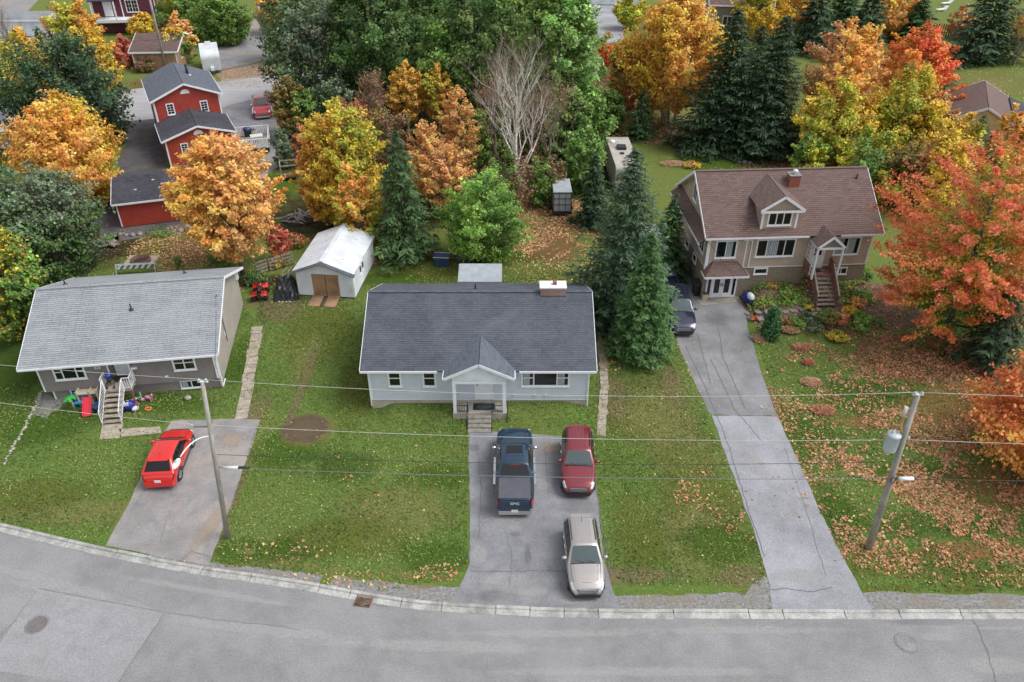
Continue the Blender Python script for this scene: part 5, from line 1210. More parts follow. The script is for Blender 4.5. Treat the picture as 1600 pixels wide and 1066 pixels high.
    if bed:
        b0, b1 = bed
        q = MB(); q.box(b0, -W / 2 * .8, belt + .03, b1, W / 2 * .8, belt + .075); q.build('tonneau_cover', 'tonneau_vinyl', T)
        for s_ in (1, -1): q = MB(); q.bar((b0 - .05, s_ * W / 2 * .86, belt + .045), (b1, s_ * W / 2 * .86, belt + .045), .1, .05); q.build('bed_rail', 'black_plastic', T)
        for s_ in (1, -1): q = MB(); q.bar((-.9, s_ * (W / 2 + .06), .34), (1.15, s_ * (W / 2 + .06), .34), .12, .05); q.build('side_step', 'chrome', T)
        q = MB(); q.box(-hx - .045, -W / 2 * .72, .62, -hx - .0, W / 2 * .72, belt - .02); tg = q.build('tailgate', paint, T)
        q = MB(); q.box(xc - .06, -.22, H - .11, xc + .0, .22, H - .07); q.build('brake_light', 'tail_lens', T)
        if letters: digits(tg, letters, (-hx - .054, 0, belt - .17), .21, R(-90), 'plate_white', 'tailgate_lettering')
        if sunroof: q = MB(); q.box(xb - .75, -.42, H - .02, xb - .2, .42, H + .022); q.build('sunroof', 'tint_glass', T)
        for k_ in (-2, -1, 0, 1, 2): q = MB(); q.tube([(xc + .2, k_ * .2, ctop(xc + .2) + .028), (xb - .85, k_ * .2, ctop(xb - .85) + .03)], .012, 4); q.build('roof_rib', paint, T)
    return T
def heading(front, rear): d = G(*front) - G(*rear); return math.atan2(d.y, d.x)
vehicle('red_suv', 'bright red compact suv parked nose up on the left driveway', 'car', (-18.3, 31.75, 0), R(94), 'paint_red', L=4.15, W=1.76, H=1.53, belt=.98, gx=(.88, .12, -1.3, -1.92), wb=(1.28, -1.28), wr=.35, rails=False)
th_ = 7.67 - 7.67
PT = G(804, 752)
vehicle('pickup_truck', 'dark blue crew cab pickup truck with grey tonneau cover in the centre driveway', 'truck', (PT.x + .0, 30.65, 0), R(90), 'paint_blue', L=5.75, W=1.98, H=1.9, belt=1.2, gx=(1.2, .55, -.95, -1.3), wb=(1.85, -1.75), wr=.41, rails=False, bed=(-2.78, -1.34), sunroof=True, letters='GMC', bumper='chrome',
        hood=[(-2.875, .7), (-2.86, 1.12), (-2.8, 1.2), (-1.2, 1.2), (1.2, 1.2), (2.2, 1.17), (2.6, 1.1), (2.78, .98), (2.86, .75), (2.875, .6)])
vehicle('dark_red_suv', 'dark red suv facing the street beside the blue pickup', 'car', (G(903, 745).x, 31.15, 0), R(-93), 'paint_darkred', L=4.2, W=1.8, H=1.64, belt=1.04, wb=(1.27, -1.27), gx=(.76, .1, -1.72, -1.99), rails='black_plastic')
vehicle('silver_suv', 'champagne silver suv facing the street nearest the kerb', 'car', (3.3, 24.8, 0), R(-88.5), 'paint_silver', L=4.02, W=1.7, H=1.6, belt=1.02, wb=(1.22, -1.22), gx=(.75, .1, -1.62, -1.92), rails='black_plastic')
vehicle('navy_suv', 'navy blue suv half under the spruce on the right driveway', 'car', Vector((11.4, 46.1, 0)), R(-92), 'paint_navy', L=4.6, W=1.88, H=1.7, belt=1.06, gx=(.8, .12, -1.85, -2.12))
vehicle('navy_hatchback', 'navy car parked behind the navy suv beside the tan house', 'car', Vector((11.2, 51.2, 0)), R(-88), 'paint_navy', L=4.2, W=1.76, H=1.45, belt=.95, gx=(.9, .15, -1.2, -1.85))
vehicle('white_car', 'white car mostly hidden by the spruce beside the tan house', 'car', Vector((11.1, 56.2, 0)), R(-88), 'paint_white', L=4.4, W=1.8, H=1.5, belt=.98, gx=(.9, .15, -1.4, -1.95))
vehicle('red_pickup', 'bright red pickup truck parked by the red house facing the camera', 'truck', Vector((-28.4, 89.6, 0)), R(-73), 'paint_brightred', L=5.4, W=2.0, H=1.85, belt=1.18, gx=(1.15, .5, -.9, -1.2), wb=(1.75, -1.65), wr=.4, rails=False, bed=(-2.6, -1.25), bumper='chrome', plate=False)
vehicle('maroon_car', 'maroon car parked in the lot at the top left', 'car', G(97, 42), R(8), 'paint_darkred', L=4.6, W=1.8, H=1.45, belt=.95)

# caravans and trailers
def rounded_box(L, W, H, r, z0, n=5):
    """caravan shell with rounded front and rear profile"""
    b = MB(); prof = []
    for (cx, cz, a0) in ((L / 2 - r, z0 + H - r, 90), (L / 2 - r * .5, z0 + r * .5, 0)):
        pass
    top_ = [(-L / 2, z0)] + [(-L / 2 + r - r * math.cos(a * math.pi / 2 / n), z0 + H - r + r * math.sin(a * math.pi / 2 / n)) for a in range(n + 1)] + [(L / 2 - r * 1.6 + r * 1.6 * math.sin(a * math.pi / 2 / n), z0 + H - r * 1.6 + r * 1.6 * math.cos(a * math.pi / 2 / n)) for a in range(n + 1)] + [(L / 2 - .15, z0)]
    for (x0, a), (x1, c) in zip(top_, top_[1:]): b.face(((x0, -W / 2, a), (x0, W / 2, a), (x1, W / 2, c), (x1, -W / 2, c))[::-1] if False else ((x0, -W / 2, a), (x1, -W / 2, c), (x1, W / 2, c), (x0, W / 2, a)), 0, None, True)
    b.face([(x, -W / 2, z) for x, z in top_]); b.face([(x, W / 2, z) for x, z in top_][::-1]); b.face(((-L / 2, -W / 2, z0), (-L / 2, W / 2, z0), (L / 2 - .15, W / 2, z0), (L / 2 - .15, -W / 2, z0)))
    return b
def wheel(T, x, y, s_, r=.33):
    q = MB(); q.lathe([(r * .6, -.08), (r * .6, .08), (.001, .09)] if s_ > 0 else [(r * .6, .08), (r * .6, -.08), (.001, -.09)], (x, y, r), 16, axis='y'); w = q.build('wheel', 'rim_alloy', T); q = MB(); q.lathe([(r * .6, -.09), (r, -.08), (r, .08), (r * .6, .09)], (x, y, r), 18, axis='y'); q.build('tyre', 'tyre_rubber', w)
c = G(327, 96); T = thing('travel_trailer', 'white travel trailer parked on grass beside the far gravel lot', 'camper', Vector((-39.6, 107.3, 0)), R(-70))
rounded_box(5.6, 2.3, 2.35, .5, .45).build('body', 'white_metal', T)
for s_ in (1, -1): wheel(T, -.5, s_ * 1.05, s_)
for nm, a in (('roof_hatch', (-1.6, -.3, 2.8, -1.0, .3, 2.9)), ('roof_hatch', (.4, -.28, 2.8, 1.0, .28, 2.86)), ('air_conditioner', (-2.5, -.35, 2.7, -1.9, .35, 2.95))): q = MB(); q.box(*a); q.build(nm, 'dull_white', T)
q = MB(); q.box(2.55, -.8, 1.5, 2.68, .8, 1.9); q.build('front_window', 'dark_glass', T); q = MB(); q.box(2.7, -.2, .55, 3.2, .2, .95); q.build('gas_box', 'white_trim', T); q = MB(); q.bar((2.5, -.5, .45), (3.9, 0, .45), .08, .1); q.bar((2.5, .5, .45), (3.9, 0, .45), .08, .1); q.build('hitch', 'black_metal', T)
c = G(985, 262, 2.5); T = thing('camper_trailer', 'long pale roofed camper trailer partly hidden behind the big spruce', 'camper', (10.1, 70.0, 0), R(-88.5))
rounded_box(7.6, 2.15, 2.4, .2, .5).build('body', 'trailer_roof', T)
for s_ in (1, -1): wheel(T, -.4, s_ * 1.1, s_); wheel(T, .5, s_ * 1.1, s_)
q = MB(); q.box(-1.1, -.4, 2.85, -.2, .4, 3.15); q.build('air_conditioner', 'black_plastic', T); q = MB(); q.box(.5, -.3, 2.88, .85, .05, 3.0); q.build('roof_vent', 'black_plastic', T); q = MB(); q.blob((-2.4, -.6, 2.95), .35, .25, .12); q.build('roof_dome', 'white_trim', T); q = MB(); q.box(-2.5, -1.22, 1.5, -1.2, -1.2, 2.1); q.build('side_window', 'dark_glass', T)
c = G(876, 328); T = thing('cargo_trailer', 'small grey cargo trailer with leaf strewn roof at the wood edge', 'trailer', (4.25, 63.8, 0), R(-89))
q = MB(); q.box(-1.3, -.74, .4, 1.5, .74, 2.2); q.build('box', 'trailer_panel', T); q = MB(); q.box(-1.35, -.78, 2.202, 1.55, .78, 2.26); q.build('roof', 'trailer_panel', T)
for s_ in (1, -1): wheel(T, 0, s_ * .92, s_, .3)
q = MB()
for y in (-.72, -.26, .26, .72): q.bar((1.51, y, .45), (1.51, y, 2.2), .05, .03, up=(0, 1, 0))
for z in (.5, 1.1, 1.65, 2.15): q.bar((1.515, -.74, z), (1.515, .74, z), .04, .04)
q.build('frame_bar', 'black_metal', T); q = MB(); q.box(1.4, -.82, .25, 1.6, .82, .44); q.build('bumper', 'black_metal', T)
# ------------------------------------------------------------------ vegetation
PAL = dict(
    orange=[lin(234, 166, 66), lin(230, 150, 60), lin(240, 184, 76), lin(218, 140, 66)],
    amber=[lin(214, 150, 48), lin(196, 134, 44), lin(226, 168, 62), lin(170, 124, 44)],
    yellow=[lin(226, 186, 40), lin(206, 176, 48), lin(232, 172, 46), lin(170, 160, 44)],
    yellowgreen=[lin(180, 178, 44), lin(142, 158, 44), lin(206, 184, 52), lin(112, 138, 44)],
    redorange=[lin(214, 108, 58), lin(218, 122, 56), lin(204, 104, 60), lin(200, 94, 54)],
    fire=[lin(238, 84, 50), lin(240, 104, 48), lin(244, 138, 54), lin(228, 70, 56)],
    rust=[lin(206, 132, 86), lin(188, 116, 76), lin(208, 136, 84), lin(150, 92, 62)],
    tan=[lin(206, 150, 96), lin(190, 132, 84), lin(216, 166, 100), lin(164, 116, 78)],
    darkfir=[lin(58, 84, 50), lin(74, 102, 60), lin(44, 66, 42), lin(94, 120, 72)],
    gold=[lin(222, 168, 58), lin(208, 154, 52), lin(230, 180, 72), lin(196, 150, 60)],
    peach=[lin(238, 172, 96), lin(232, 156, 84), lin(242, 186, 104), lin(222, 148, 88)],
    orangered=[lin(222, 124, 62), lin(212, 108, 58), lin(226, 140, 66), lin(206, 112, 66)],
    pinkred=[lin(208, 92, 66), lin(214, 106, 66), lin(200, 82, 62), lin(212, 120, 70)],
    pink=[lin(206, 100, 84), lin(220, 116, 80), lin(190, 84, 76), lin(212, 130, 90)],
    brightgreen=[lin(128, 172, 62), lin(112, 156, 56), lin(146, 188, 76), lin(96, 140, 52)],
    green=[lin(101, 136, 54), lin(82, 116, 46), lin(122, 154, 64), lin(71, 103, 43)],
    poplar=[lin(112, 150, 73), lin(133, 168, 84), lin(90, 129, 58), lin(155, 184, 101)],
    darkgreen=[lin(76, 107, 52), lin(61, 90, 44), lin(93, 125, 60), lin(54, 79, 42)],
    greygreen=[lin(93, 112, 84), lin(112, 127, 95), lin(75, 97, 69), lin(127, 138, 103)],
    olive=[lin(128, 112, 54), lin(146, 122, 56), lin(104, 98, 50), lin(160, 130, 60)],
    spruce=[lin(62, 86, 64), lin(80, 104, 76), lin(48, 70, 54), lin(98, 122, 90)],
    darkspruce=[lin(50, 70, 50), lin(64, 86, 60), lin(38, 56, 42), lin(80, 102, 70)],
    fir=[lin(54, 84, 52), lin(72, 102, 60), lin(42, 68, 44), lin(92, 118, 70)],
    freshfir=[lin(66, 98, 56), lin(84, 118, 66), lin(50, 78, 48), lin(104, 136, 80)],
    cedar=[lin(48, 92, 48), lin(60, 108, 54), lin(40, 78, 42), lin(74, 122, 62)],
    brown=[lin(126, 97, 73), lin(147, 111, 80), lin(103, 82, 65), lin(166, 124, 84)],
)
def quads(C, N, size, asp, rng, T=None):
    n = len(C); N = N / np.linalg.norm(N, axis=1, keepdims=True)
    if T is None: T = rng.normal(size=(n, 3))
    T = T - N * (T * N).sum(1, keepdims=True); T /= np.linalg.norm(T, axis=1, keepdims=True) + 1e-9; B = np.cross(N, T)
    s = size[:, None]; a = asp
    fold = N * s * .12
    return np.stack([C + T * s, C + B * s * a + fold, C - T * s * .9, C - B * s * a + fold], 1).reshape(-1, 3)
def qmesh(name, V, col, material=LEAF):
    """a mesh of separate four sided leaves with a colour of its own each"""
    n = len(V) // 4; me = bpy.data.meshes.new(name); me.vertices.add(4 * n); me.vertices.foreach_set('co', V.astype(np.float32).ravel())
    me.loops.add(4 * n); me.loops.foreach_set('vertex_index', np.arange(4 * n, dtype=np.int32)); me.polygons.add(n)
    me.polygons.foreach_set('loop_start', np.arange(0, 4 * n, 4, dtype=np.int32))
    try: me.polygons.foreach_set('loop_total', np.full(n, 4, dtype=np.int32))
    except Exception: pass
    at = me.attributes.new('col', 'FLOAT_COLOR', 'POINT'); at.data.foreach_set('color', np.repeat(col, 4, 0).astype(np.float32).ravel())
    me.materials.append(material); me.update(calc_edges=True); return me
def pick(pal, t, rng, jit=.16):
    P = np.array(pal); k = len(P); t = np.clip(t, 0, .9999) * k; i = t.astype(int); f = (t - i)[:, None]; j = (i + 1) % k
    c = P[i] * (1 - f) + P[j] * f; c = c.copy(); c[:, :3] *= rng.lognormal(0, jit, (len(c), 1)); c[:, :3] *= rng.lognormal(0, jit * .35, (len(c), 3)); c[:, :3] = np.clip(1.12 * np.clip(c[:, :3], 0, 1) ** .87, 0, .95); c[:, :3] += (c[:, :3].mean(1, keepdims=True) - c[:, :3]) * .07; c[:, 3] = 1; return c
SHAPES = dict(
    round=lambda t: np.sqrt(np.clip(1 - (2 * t - 1) ** 2, 0, 1)) * (.92 + .16 * (1 - t)),
    broad=lambda t: np.clip(np.sin(np.pi * np.clip(t * .9 + .1, 0, 1)), 0, 1) ** .6,
    oval=lambda t: np.clip(1 - (2.0 * t - .85) ** 2, .05, 1) ** .7,
    column=lambda t: np.clip(1 - np.abs(2 * t - .9) ** 3, .1, 1) ** .8,
    egg=lambda t: np.clip((1 - t) ** .55 * (t + .25) ** .3 * 1.25, .04, 1),
    vase=lambda t: np.clip(.35 + .75 * t, 0, 1) * np.clip(1 - t ** 6, .1, 1) ** .5)
def tree_parts(root, H, Rr, kind='round', pal='orange', pal2=None, mix=0., z0=.22, leaves=9000, size=.13, twigs=220, up=.7, seed=1, bark='bark', trunks=1, dens=1., spread=.085, hole=0., limbs=14, yaw_mix=None, radial=None, inner_r=.45):
    rng = np.random.default_rng(seed); pr = random.Random(seed); f = SHAPES[kind]; zb, zt = H * z0, H
    # where the twigs end
    t = rng.random(twigs * 3); w = f(t) + .05; keep = rng.random(len(t)) < w / w.max(); t = t[keep][:twigs]; n = len(t); ph = rng.random(n) * 2 * np.pi
    a0, a1, a2 = rng.random(3) * 6.28
    lobe = 1 + .13 * np.sin(2 * ph + a0 + 3 * t) + .11 * np.sin(3 * ph + a1 - 5 * t) + .1 * np.sin(5 * ph + a2 + 7 * t)
    u = 1 - (1 - rng.random(n)) * .5; u = u ** .8; rad = Rr * f(t) * lobe * u
    tips = np.stack([rad * np.cos(ph), rad * np.sin(ph), zb + (zt - zb) * t + rng.normal(0, .03, n) * H], 1)
    inner = tips * np.array([inner_r, inner_r, 1]) ; inner[:, 2] = tips[:, 2] - up * Rr * .45 * (.5 + .5 * u); inner[:, 2] = np.maximum(inner[:, 2], zb * .8)
    d = (tips - inner); 
    per = max(4, int(leaves / n)); s = rng.random((n, per)) ** .75 * .95 + .12
    wdt = rng.uniform(.6, 1.3, (n, 1)) * Rr * spread
    off = rng.normal(size=(n, per, 3)) * (wdt * (1.15 - .5 * s))[:, :, None]; off[:, :, 2] *= .75
    C = inner[:, None] + d[:, None] * s[:, :, None] + off
    C = C.reshape(-1, 3); C = C[C[:, 2] > .15]
    ctr = np.array([0, 0, (zb + zt) / 2 - .1 * H]); out = C - ctr; out /= np.linalg.norm(out, axis=1, keepdims=True) + 1e-9
    N = out * .7 + rng.normal(size=C.shape) * .55 + np.array([0, 0, .45])
    m = len(C); sz = size * rng.uniform(.65, 1.35, m)
    V = quads(C, N, sz, .62, rng)
    g = .5 + .22 * np.sin(C[:, 0] * 1.7 + a0) + .2 * np.sin(C[:, 1] * 1.9 + a1) + .2 * np.sin(C[:, 2] * 2.1 + a2) + rng.normal(0, .12, m)
    col = pick(PAL[pal], g * .75, rng); tf = np.repeat(rng.lognormal(0, .16, (n, 1)) * rng.lognormal(0, .05, (n, 3)), per, 0)[((inner[:, None] + d[:, None] * s[:, :, None] + off).reshape(-1, 3))[:, 2] > .15]
    if pal2:
        c2 = pick(PAL[pal2], g * .75, rng); fld = .5 + .3 * np.sin(C[:, 0] * .9 / Rr * 4 + a1) + .3 * np.sin(C[:, 1] / Rr * 3 + a2) - .5 * ((C[:, 2] - zb) / (zt - zb) - .5) + rng.normal(0, .13, m)
        if yaw_mix is not None: fld = .5 + yaw_mix[0] * C[:, 0] / Rr + yaw_mix[1] * (C[:, 2] - zb) / (zt - zb) + rng.normal(0, .15, m)
        k = fld < mix; col[k] = c2[k]
    if radial:
        S_ = (np.repeat(s.reshape(-1), 1))[:len(s.reshape(-1))]; ok = (inner[:, None] + d[:, None] * s[:, :, None] + off).reshape(-1, 3)[:, 2] > .15; S_ = S_[ok] + rng.normal(0, .09, m) + .25 * (C[:, 2] - zb) / (zt - zb) - .15
        lv = np.clip(((S_ - .12) * len(radial)).astype(int), 0, len(radial) - 1)
        for i_, pn in enumerate(radial):
            k = lv == i_; col[k] = pick(PAL[pn], g * .75, rng)[k]
    col[:, :3] = np.clip(col[:, :3] * tf, 0, .92)
    me = qmesh('crown', V, col); o = link(bpy.data.objects.new('crown', me)); o.parent = root
    # trunk and limbs
    b = MB(); tr = max(.06, H * .016)
    for q in range(trunks):
        an = q * 2.4 + a0; br = (0 if trunks == 1 else .35 + .1 * q); lean = (0 if trunks == 1 else Rr * .35); x0, y0 = br * math.cos(an), br * math.sin(an)
        pts = [(x0 + lean * k / 6 * math.cos(an) + pr.uniform(-.05, .05) * H * .1, y0 + lean * k / 6 * math.sin(an) + pr.uniform(-.05, .05) * H * .1, -.1 + (H * .86) * k / 6) for k in range(7)]
        b.tube(pts, [tr * (1.25 if k == 0 else 1) * (1 - .135 * k) / (1 if trunks == 1 else 1.35) for k in range(7)], 8)
        idx = rng.choice(n, min(limbs, n), replace=False)
        for i in idx[:max(4, limbs // trunks)]:
            e = inner[i] * .4 + tips[i] * .6; zs = max(H * z0 * .7, min(H * .7, e[2] - np.hypot(e[0], e[1]) * .9)); k = zs / (H * .86) * 6; kk = min(5, int(k)); p0 = Vector(pts[kk]).lerp(Vector(pts[kk + 1]), min(1, k - kk)); e = Vector(e); md = p0.lerp(e, .5) + Vector((0, 0, -.06 * (e - p0).length))
            r0 = tr * .5 * (1 - .6 * zs / H); b.tube([p0, md, e], [r0, r0 * .6, r0 * .18], 5, cap=False)
    b.build('trunk', bark, root); return root
def conifer_parts(root, H, Rr, pal='spruce', seed=1, cards=17, lev=.34, nb=12, z0=.04, tw=.34, droop=.3, dens=1.):
    rng = np.random.default_rng(seed); z = H * z0; Cs, Ts, Ns, Ss, Tn = [], [], [], [], []; q1, q2 = rng.random(2) * 6.28 
    while z < H * .985:
        t = (z - H * z0) / (H * (1 - z0)); L = Rr * 1.22 * (1 - t) ** .72 * (.35 + .65 * min(1, (t + .06) * 9)); k = max(4, int(nb * (.5 + .5 * (1 - t)) * dens)); ph0 = rng.random() * 6.28; tier = rng.uniform(.78, 1.12)
        for b_ in range(k):
            ph = ph0 + 2 * np.pi * b_ / k + rng.normal(0, .12); Lb = L * tier * rng.uniform(.7, 1.12) * (1 + .16 * np.sin(2 * ph + q1) + .12 * np.sin(3 * ph + q2 + 5 * t)); zz = z + rng.normal(0, .08); nc = max(4, int(cards * (.35 + Lb / Rr)))
            s = rng.random(nc) ** .7 * .92 + .08; r = Lb * s; hz = zz - droop * Lb * s ** 1.4 + .12 * Lb * s ** 4; side = rng.choice([-1, 1], nc); la = rng.random(nc) * .34 * Lb * (1.1 - s * .75) 
            dx, dy = np.cos(ph), np.sin(ph); px, py = -dy, dx
            C = np.stack([dx * r + px * side * la, dy * r + py * side * la, hz - la * .25 + rng.normal(0, .035, nc)], 1)
            T_ = np.stack([dx * .8 + px * side * .75, dy * .8 + py * side * .75, np.full(nc, -.28)], 1) + rng.normal(0, .18, (nc, 3)); N = np.stack([dx * .35 + rng.normal(0, .3, nc), dy * .35 + rng.normal(0, .3, nc), np.ones(nc)], 1)
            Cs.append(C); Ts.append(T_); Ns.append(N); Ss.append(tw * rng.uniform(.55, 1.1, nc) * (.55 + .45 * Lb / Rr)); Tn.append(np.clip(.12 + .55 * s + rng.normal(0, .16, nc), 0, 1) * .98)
        z += lev * (.7 + .5 * (1 - t)) * rng.uniform(.8, 1.2)
    C, T_, N, S_, tn = map(np.concatenate, (Cs, Ts, Ns, Ss, Tn)); V = quads(C, N, S_, .3, rng, T_)
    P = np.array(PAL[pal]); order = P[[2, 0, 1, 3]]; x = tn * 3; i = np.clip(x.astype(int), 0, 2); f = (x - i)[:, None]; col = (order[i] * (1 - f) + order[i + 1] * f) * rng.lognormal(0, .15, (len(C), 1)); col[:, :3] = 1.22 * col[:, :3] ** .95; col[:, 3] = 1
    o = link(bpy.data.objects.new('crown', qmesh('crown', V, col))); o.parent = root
    b = MB(); b.tube([(0, 0, -.1), (0, 0, H * .5), (0, 0, H * .99)], [H * .017, H * .01, .012], 7); b.build('trunk', 'bark_dark', root); return root
def bare_parts(root, H, Rr, reach=1., seed=1, bark='bark_pale', depth=5, k0=6, leafy=0, pal='tan', r0=None, size=.07, up=.55, trunks=1):
    pr = random.Random(seed); b = MB(); ends = []
    def grow(p, d, L, r, lv):
        n = 3; pts = [p]; q = p; dd = Vector(d)
        for i in range(n):
            dd = (dd + Vector((pr.uniform(-.16, .16), pr.uniform(-.16, .16), pr.uniform(-.04, .16)))).normalized(); q = q + dd * L / n; pts.append(q)
        b.tube(pts, [r, r * .84, r * .68, r * .5], 6 if lv > 3 else (4 if lv > 1 else 3), mi=1 if lv <= 1 else 0, cap=False)
        if lv <= 0: ends.append(q); return
        for i in range(pr.choice((2, 3, 3) if lv > 1 else (2, 3))):
            a = pts[pr.choice((1, 2, 3, 3))]; ax = Vector((pr.uniform(-1, 1), pr.uniform(-1, 1), pr.uniform(-.1, .6))).normalized(); nd = (dd * .9 + ax * .75 + Vector((0, 0, up * .25))).normalized()
            grow(a, nd, L * pr.uniform(.62, .84), max(.008, r * .52), lv - 1)
    tr = r0 or H * .016
    for t in range(trunks):
        an0 = t * 2.2; lean = Vector((math.cos(an0) * .25, math.sin(an0) * .25, 1)).normalized() if trunks > 1 else Vector((0, 0, 1)); TH_ = H * (.85 if reach > 1 else .62); P = [Vector((0, 0, -.1)) + Vector((lean.x * H * .6 * i / 5 * (1 if trunks > 1 else 0), lean.y * H * .6 * i / 5 * (1 if trunks > 1 else 0), TH_ * i / 5)) + Vector((pr.uniform(-.1, .1), pr.uniform(-.1, .1), 0)) * (i > 0) for i in range(6)]; b.tube(P, [tr * (1 - .13 * i) for i in range(6)], 8, cap=False)
        for i in range(k0):
            an = 2 * math.pi * i / k0 + pr.uniform(-.4, .4); z = (.18 + .8 * i / k0); j = min(4, int(z * 5)); p = P[j].lerp(P[j + 1], z * 5 - j); o_ = (.45 + (.75 if reach > 1 else .3) * (1 - z)) * reach
            grow(p, Vector((math.cos(an) * o_ * Rr / (H * .45), math.sin(an) * o_ * Rr / (H * .45), up + z * .5)).normalized(), H * .3 * (1.05 - .35 * z) * (1 + .35 * (reach - 1)), tr * .5 * (1.1 - .5 * z), depth - 1)
        grow(P[-1], Vector((0, 0, 1)), H * .2, tr * .35, depth - 2)
    b.build('trunk', [bark, 'bark_twig'], root)
    if leafy:
        rng = np.random.default_rng(seed); E_ = np.array([tuple(e) for e in ends]); C = E_[rng.integers(0, len(E_), leafy)] + rng.normal(0, .22, (leafy, 3)); V = quads(C, rng.normal(size=C.shape) + np.array([0, 0, .4]), size * rng.uniform(.6, 1.4, leafy), .6, rng)
        o = link(bpy.data.objects.new('crown', qmesh('crown', V, pick(PAL[pal], rng.random(leafy), rng)))); o.parent = root
    return root
def place(base, top_y, hw, name, label, cat='tree', group=None, H=None):
    p = G(*base); Ht = H or height_at(p, top_y); zc = proj(p.x, p.y, Ht * .55)[2]; r = thing(name, label, cat, p, 0, group); return r, Ht, hw * zc / CAM_F
def broad(base, top_y, hw, name, label, **k):
    H = k.pop('H', None); g = k.pop('group', None); r, Ht, Rr = place(base, top_y, hw, name, label, group=g, H=H); tree_parts(r, Ht, Rr, **k); return r
def conifer(base, top_y, hw, name, label, **k):
    g = k.pop('group', None); H = k.pop('H', None); r, Ht, Rr = place(base, top_y, hw, name, label, group=g, H=H); conifer_parts(r, Ht, Rr, **k); return r
def bare(base, top_y, hw, name, label, **k):
    g = k.pop('group', None); r, Ht, Rr = place(base, top_y, hw, name, label, group=g); bare_parts(r, Ht, Rr, **k); return r
# --- right side
broad((1474, 526), 226, 156, 'maple_tree', 'large red and orange maple right of the tan house', kind='broad', radial=('green', 'yellowgreen', 'orange', 'orangered', 'redorange', 'pinkred'), leaves=54000, size=.1, twigs=400, z0=.12, up=.5, seed=11, spread=.034, limbs=9, inner_r=.12)
broad((1655, 738), 495, 182, 'maple_tree', 'orange and green maple leaning in from the right edge of the lawn', kind='broad', pal='orange', pal2='orangered', mix=.45, leaves=26000, size=.115, twigs=340, z0=.1, seed=12, H=6.8, spread=.06)
conifer((1543, 560), 420, 62, 'spruce_tree', 'dark spruce in the shade behind the red maple', pal='darkspruce', seed=13, H=6)
conifer((1512, 262), 178, 38, 'spruce_tree', 'small spruce before the yellow house wall', pal='fir', seed=14, nb=10)
broad((1556, 262), 168, 26, 'maple_tree', 'slim bright orange tree beside the yellow house', kind='column', pal='orange', leaves=5000, size=.16, twigs=80, z0=.05, seed=15)
broad((1425, 268), 150, 62, 'maple_tree', 'golden orange tree left of the yellow house', kind='round', pal='yellow', pal2='tan', mix=.4, leaves=12000, size=.16, twigs=150, z0=.05, seed=16)
broad((1392, 262), 97, 74, 'birch_tree', 'tall yellow birch behind the tan house chimney', kind='egg', pal='yellow', pal2='yellowgreen', mix=.32, leaves=17000, size=.16, twigs=200, z0=.06, seed=17, bark='bark_pale')
broad((1295, 262), 128, 66, 'maple_tree', 'yellow and green tree behind the tan house roof', kind='round', pal='yellow', pal2='yellowgreen', mix=.3, leaves=15000, size=.16, twigs=180, z0=.04, seed=18)
broad((1345, 300), 200, 66, 'willow_tree', 'low lime green tree touching the tan house roof', kind='round', pal='yellowgreen', pal2='green', mix=.3, leaves=12000, size=.15, twigs=160, z0=.0, seed=19)
broad((1296, 225), 28, 72, 'beech_tree', 'copper tan tree left of the bright red maple', kind='broad', pal='tan', pal2='orange', mix=.5, leaves=17000, size=.17, twigs=230, z0=.12, seed=20, spread=.06)
broad((1410, 190), 42, 66, 'maple_tree', 'bright fire red maple at the upper right', kind='broad', pal='fire', pal2='orange', mix=.35, yaw_mix=(.55, .1), leaves=16000, size=.17, twigs=200, z0=.15, seed=21, spread=.06)
conifer((1462, 185), 98, 30, 'spruce_tree', 'small dark spruce beside the brown roof of the yellow house', pal='darkspruce', seed=22, nb=9, cards=13)
bare((1228, 215), 118, 42, 'bare_tree', 'grey leafless tree beside the tall spruces', seed=23, bark='bark', depth=5, k0=7, up=.8, leafy=500, pal='brown')
conifer((1122, 232), 10, 66, 'spruce_tree', 'tall dark spruce nearest the big orange birch', pal='darkspruce', seed=24, nb=18, cards=44, lev=.38, tw=.32)
conifer((1190, 238), 20, 58, 'spruce_tree', 'tall dark spruce right of its twin', pal='darkspruce', seed=25, nb=18, cards=44, lev=.38, tw=.32)
conifer((1165, 205), 38, 50, 'spruce_tree', 'dark spruce standing between and behind the tall twins', pal='darkspruce', seed=26, nb=16, cards=34, lev=.42, tw=.34)
broad((1043, 196), -22, 84, 'birch_tree', 'huge orange birch clump with pale trunks', kind='oval', pal='orange', pal2='yellow', mix=.3, leaves=30000, size=.17, twigs=480, z0=.2, seed=27, bark='bark_pale', trunks=4, spread=.06)
broad((972, 182), 62, 34, 'maple_tree', 'rust brown tree left of the orange birch clump', kind='round', pal='rust', pal2='yellowgreen', mix=.35, leaves=8000, size=.18, twigs=110, z0=.1, seed=28)
broad((945, 108), 46, 14, 'maple_tree', 'small scarlet tree glimpsed behind the poplar', kind='oval', pal='fire', leaves=2500, size=.2, twigs=50, z0=.1, seed=29)
broad((985, 45), -12, 28, 'birch_tree', 'yellow green tree at the top beside the pale lane', kind='oval', pal='yellowgreen', leaves=5000, size=.2, twigs=80, z0=.1, seed=30)
conifer((1000, 215), 135, 28, 'spruce_tree', 'dark cedar left of the orange birch trunks', pal='fir', seed=31, nb=10, cards=12)
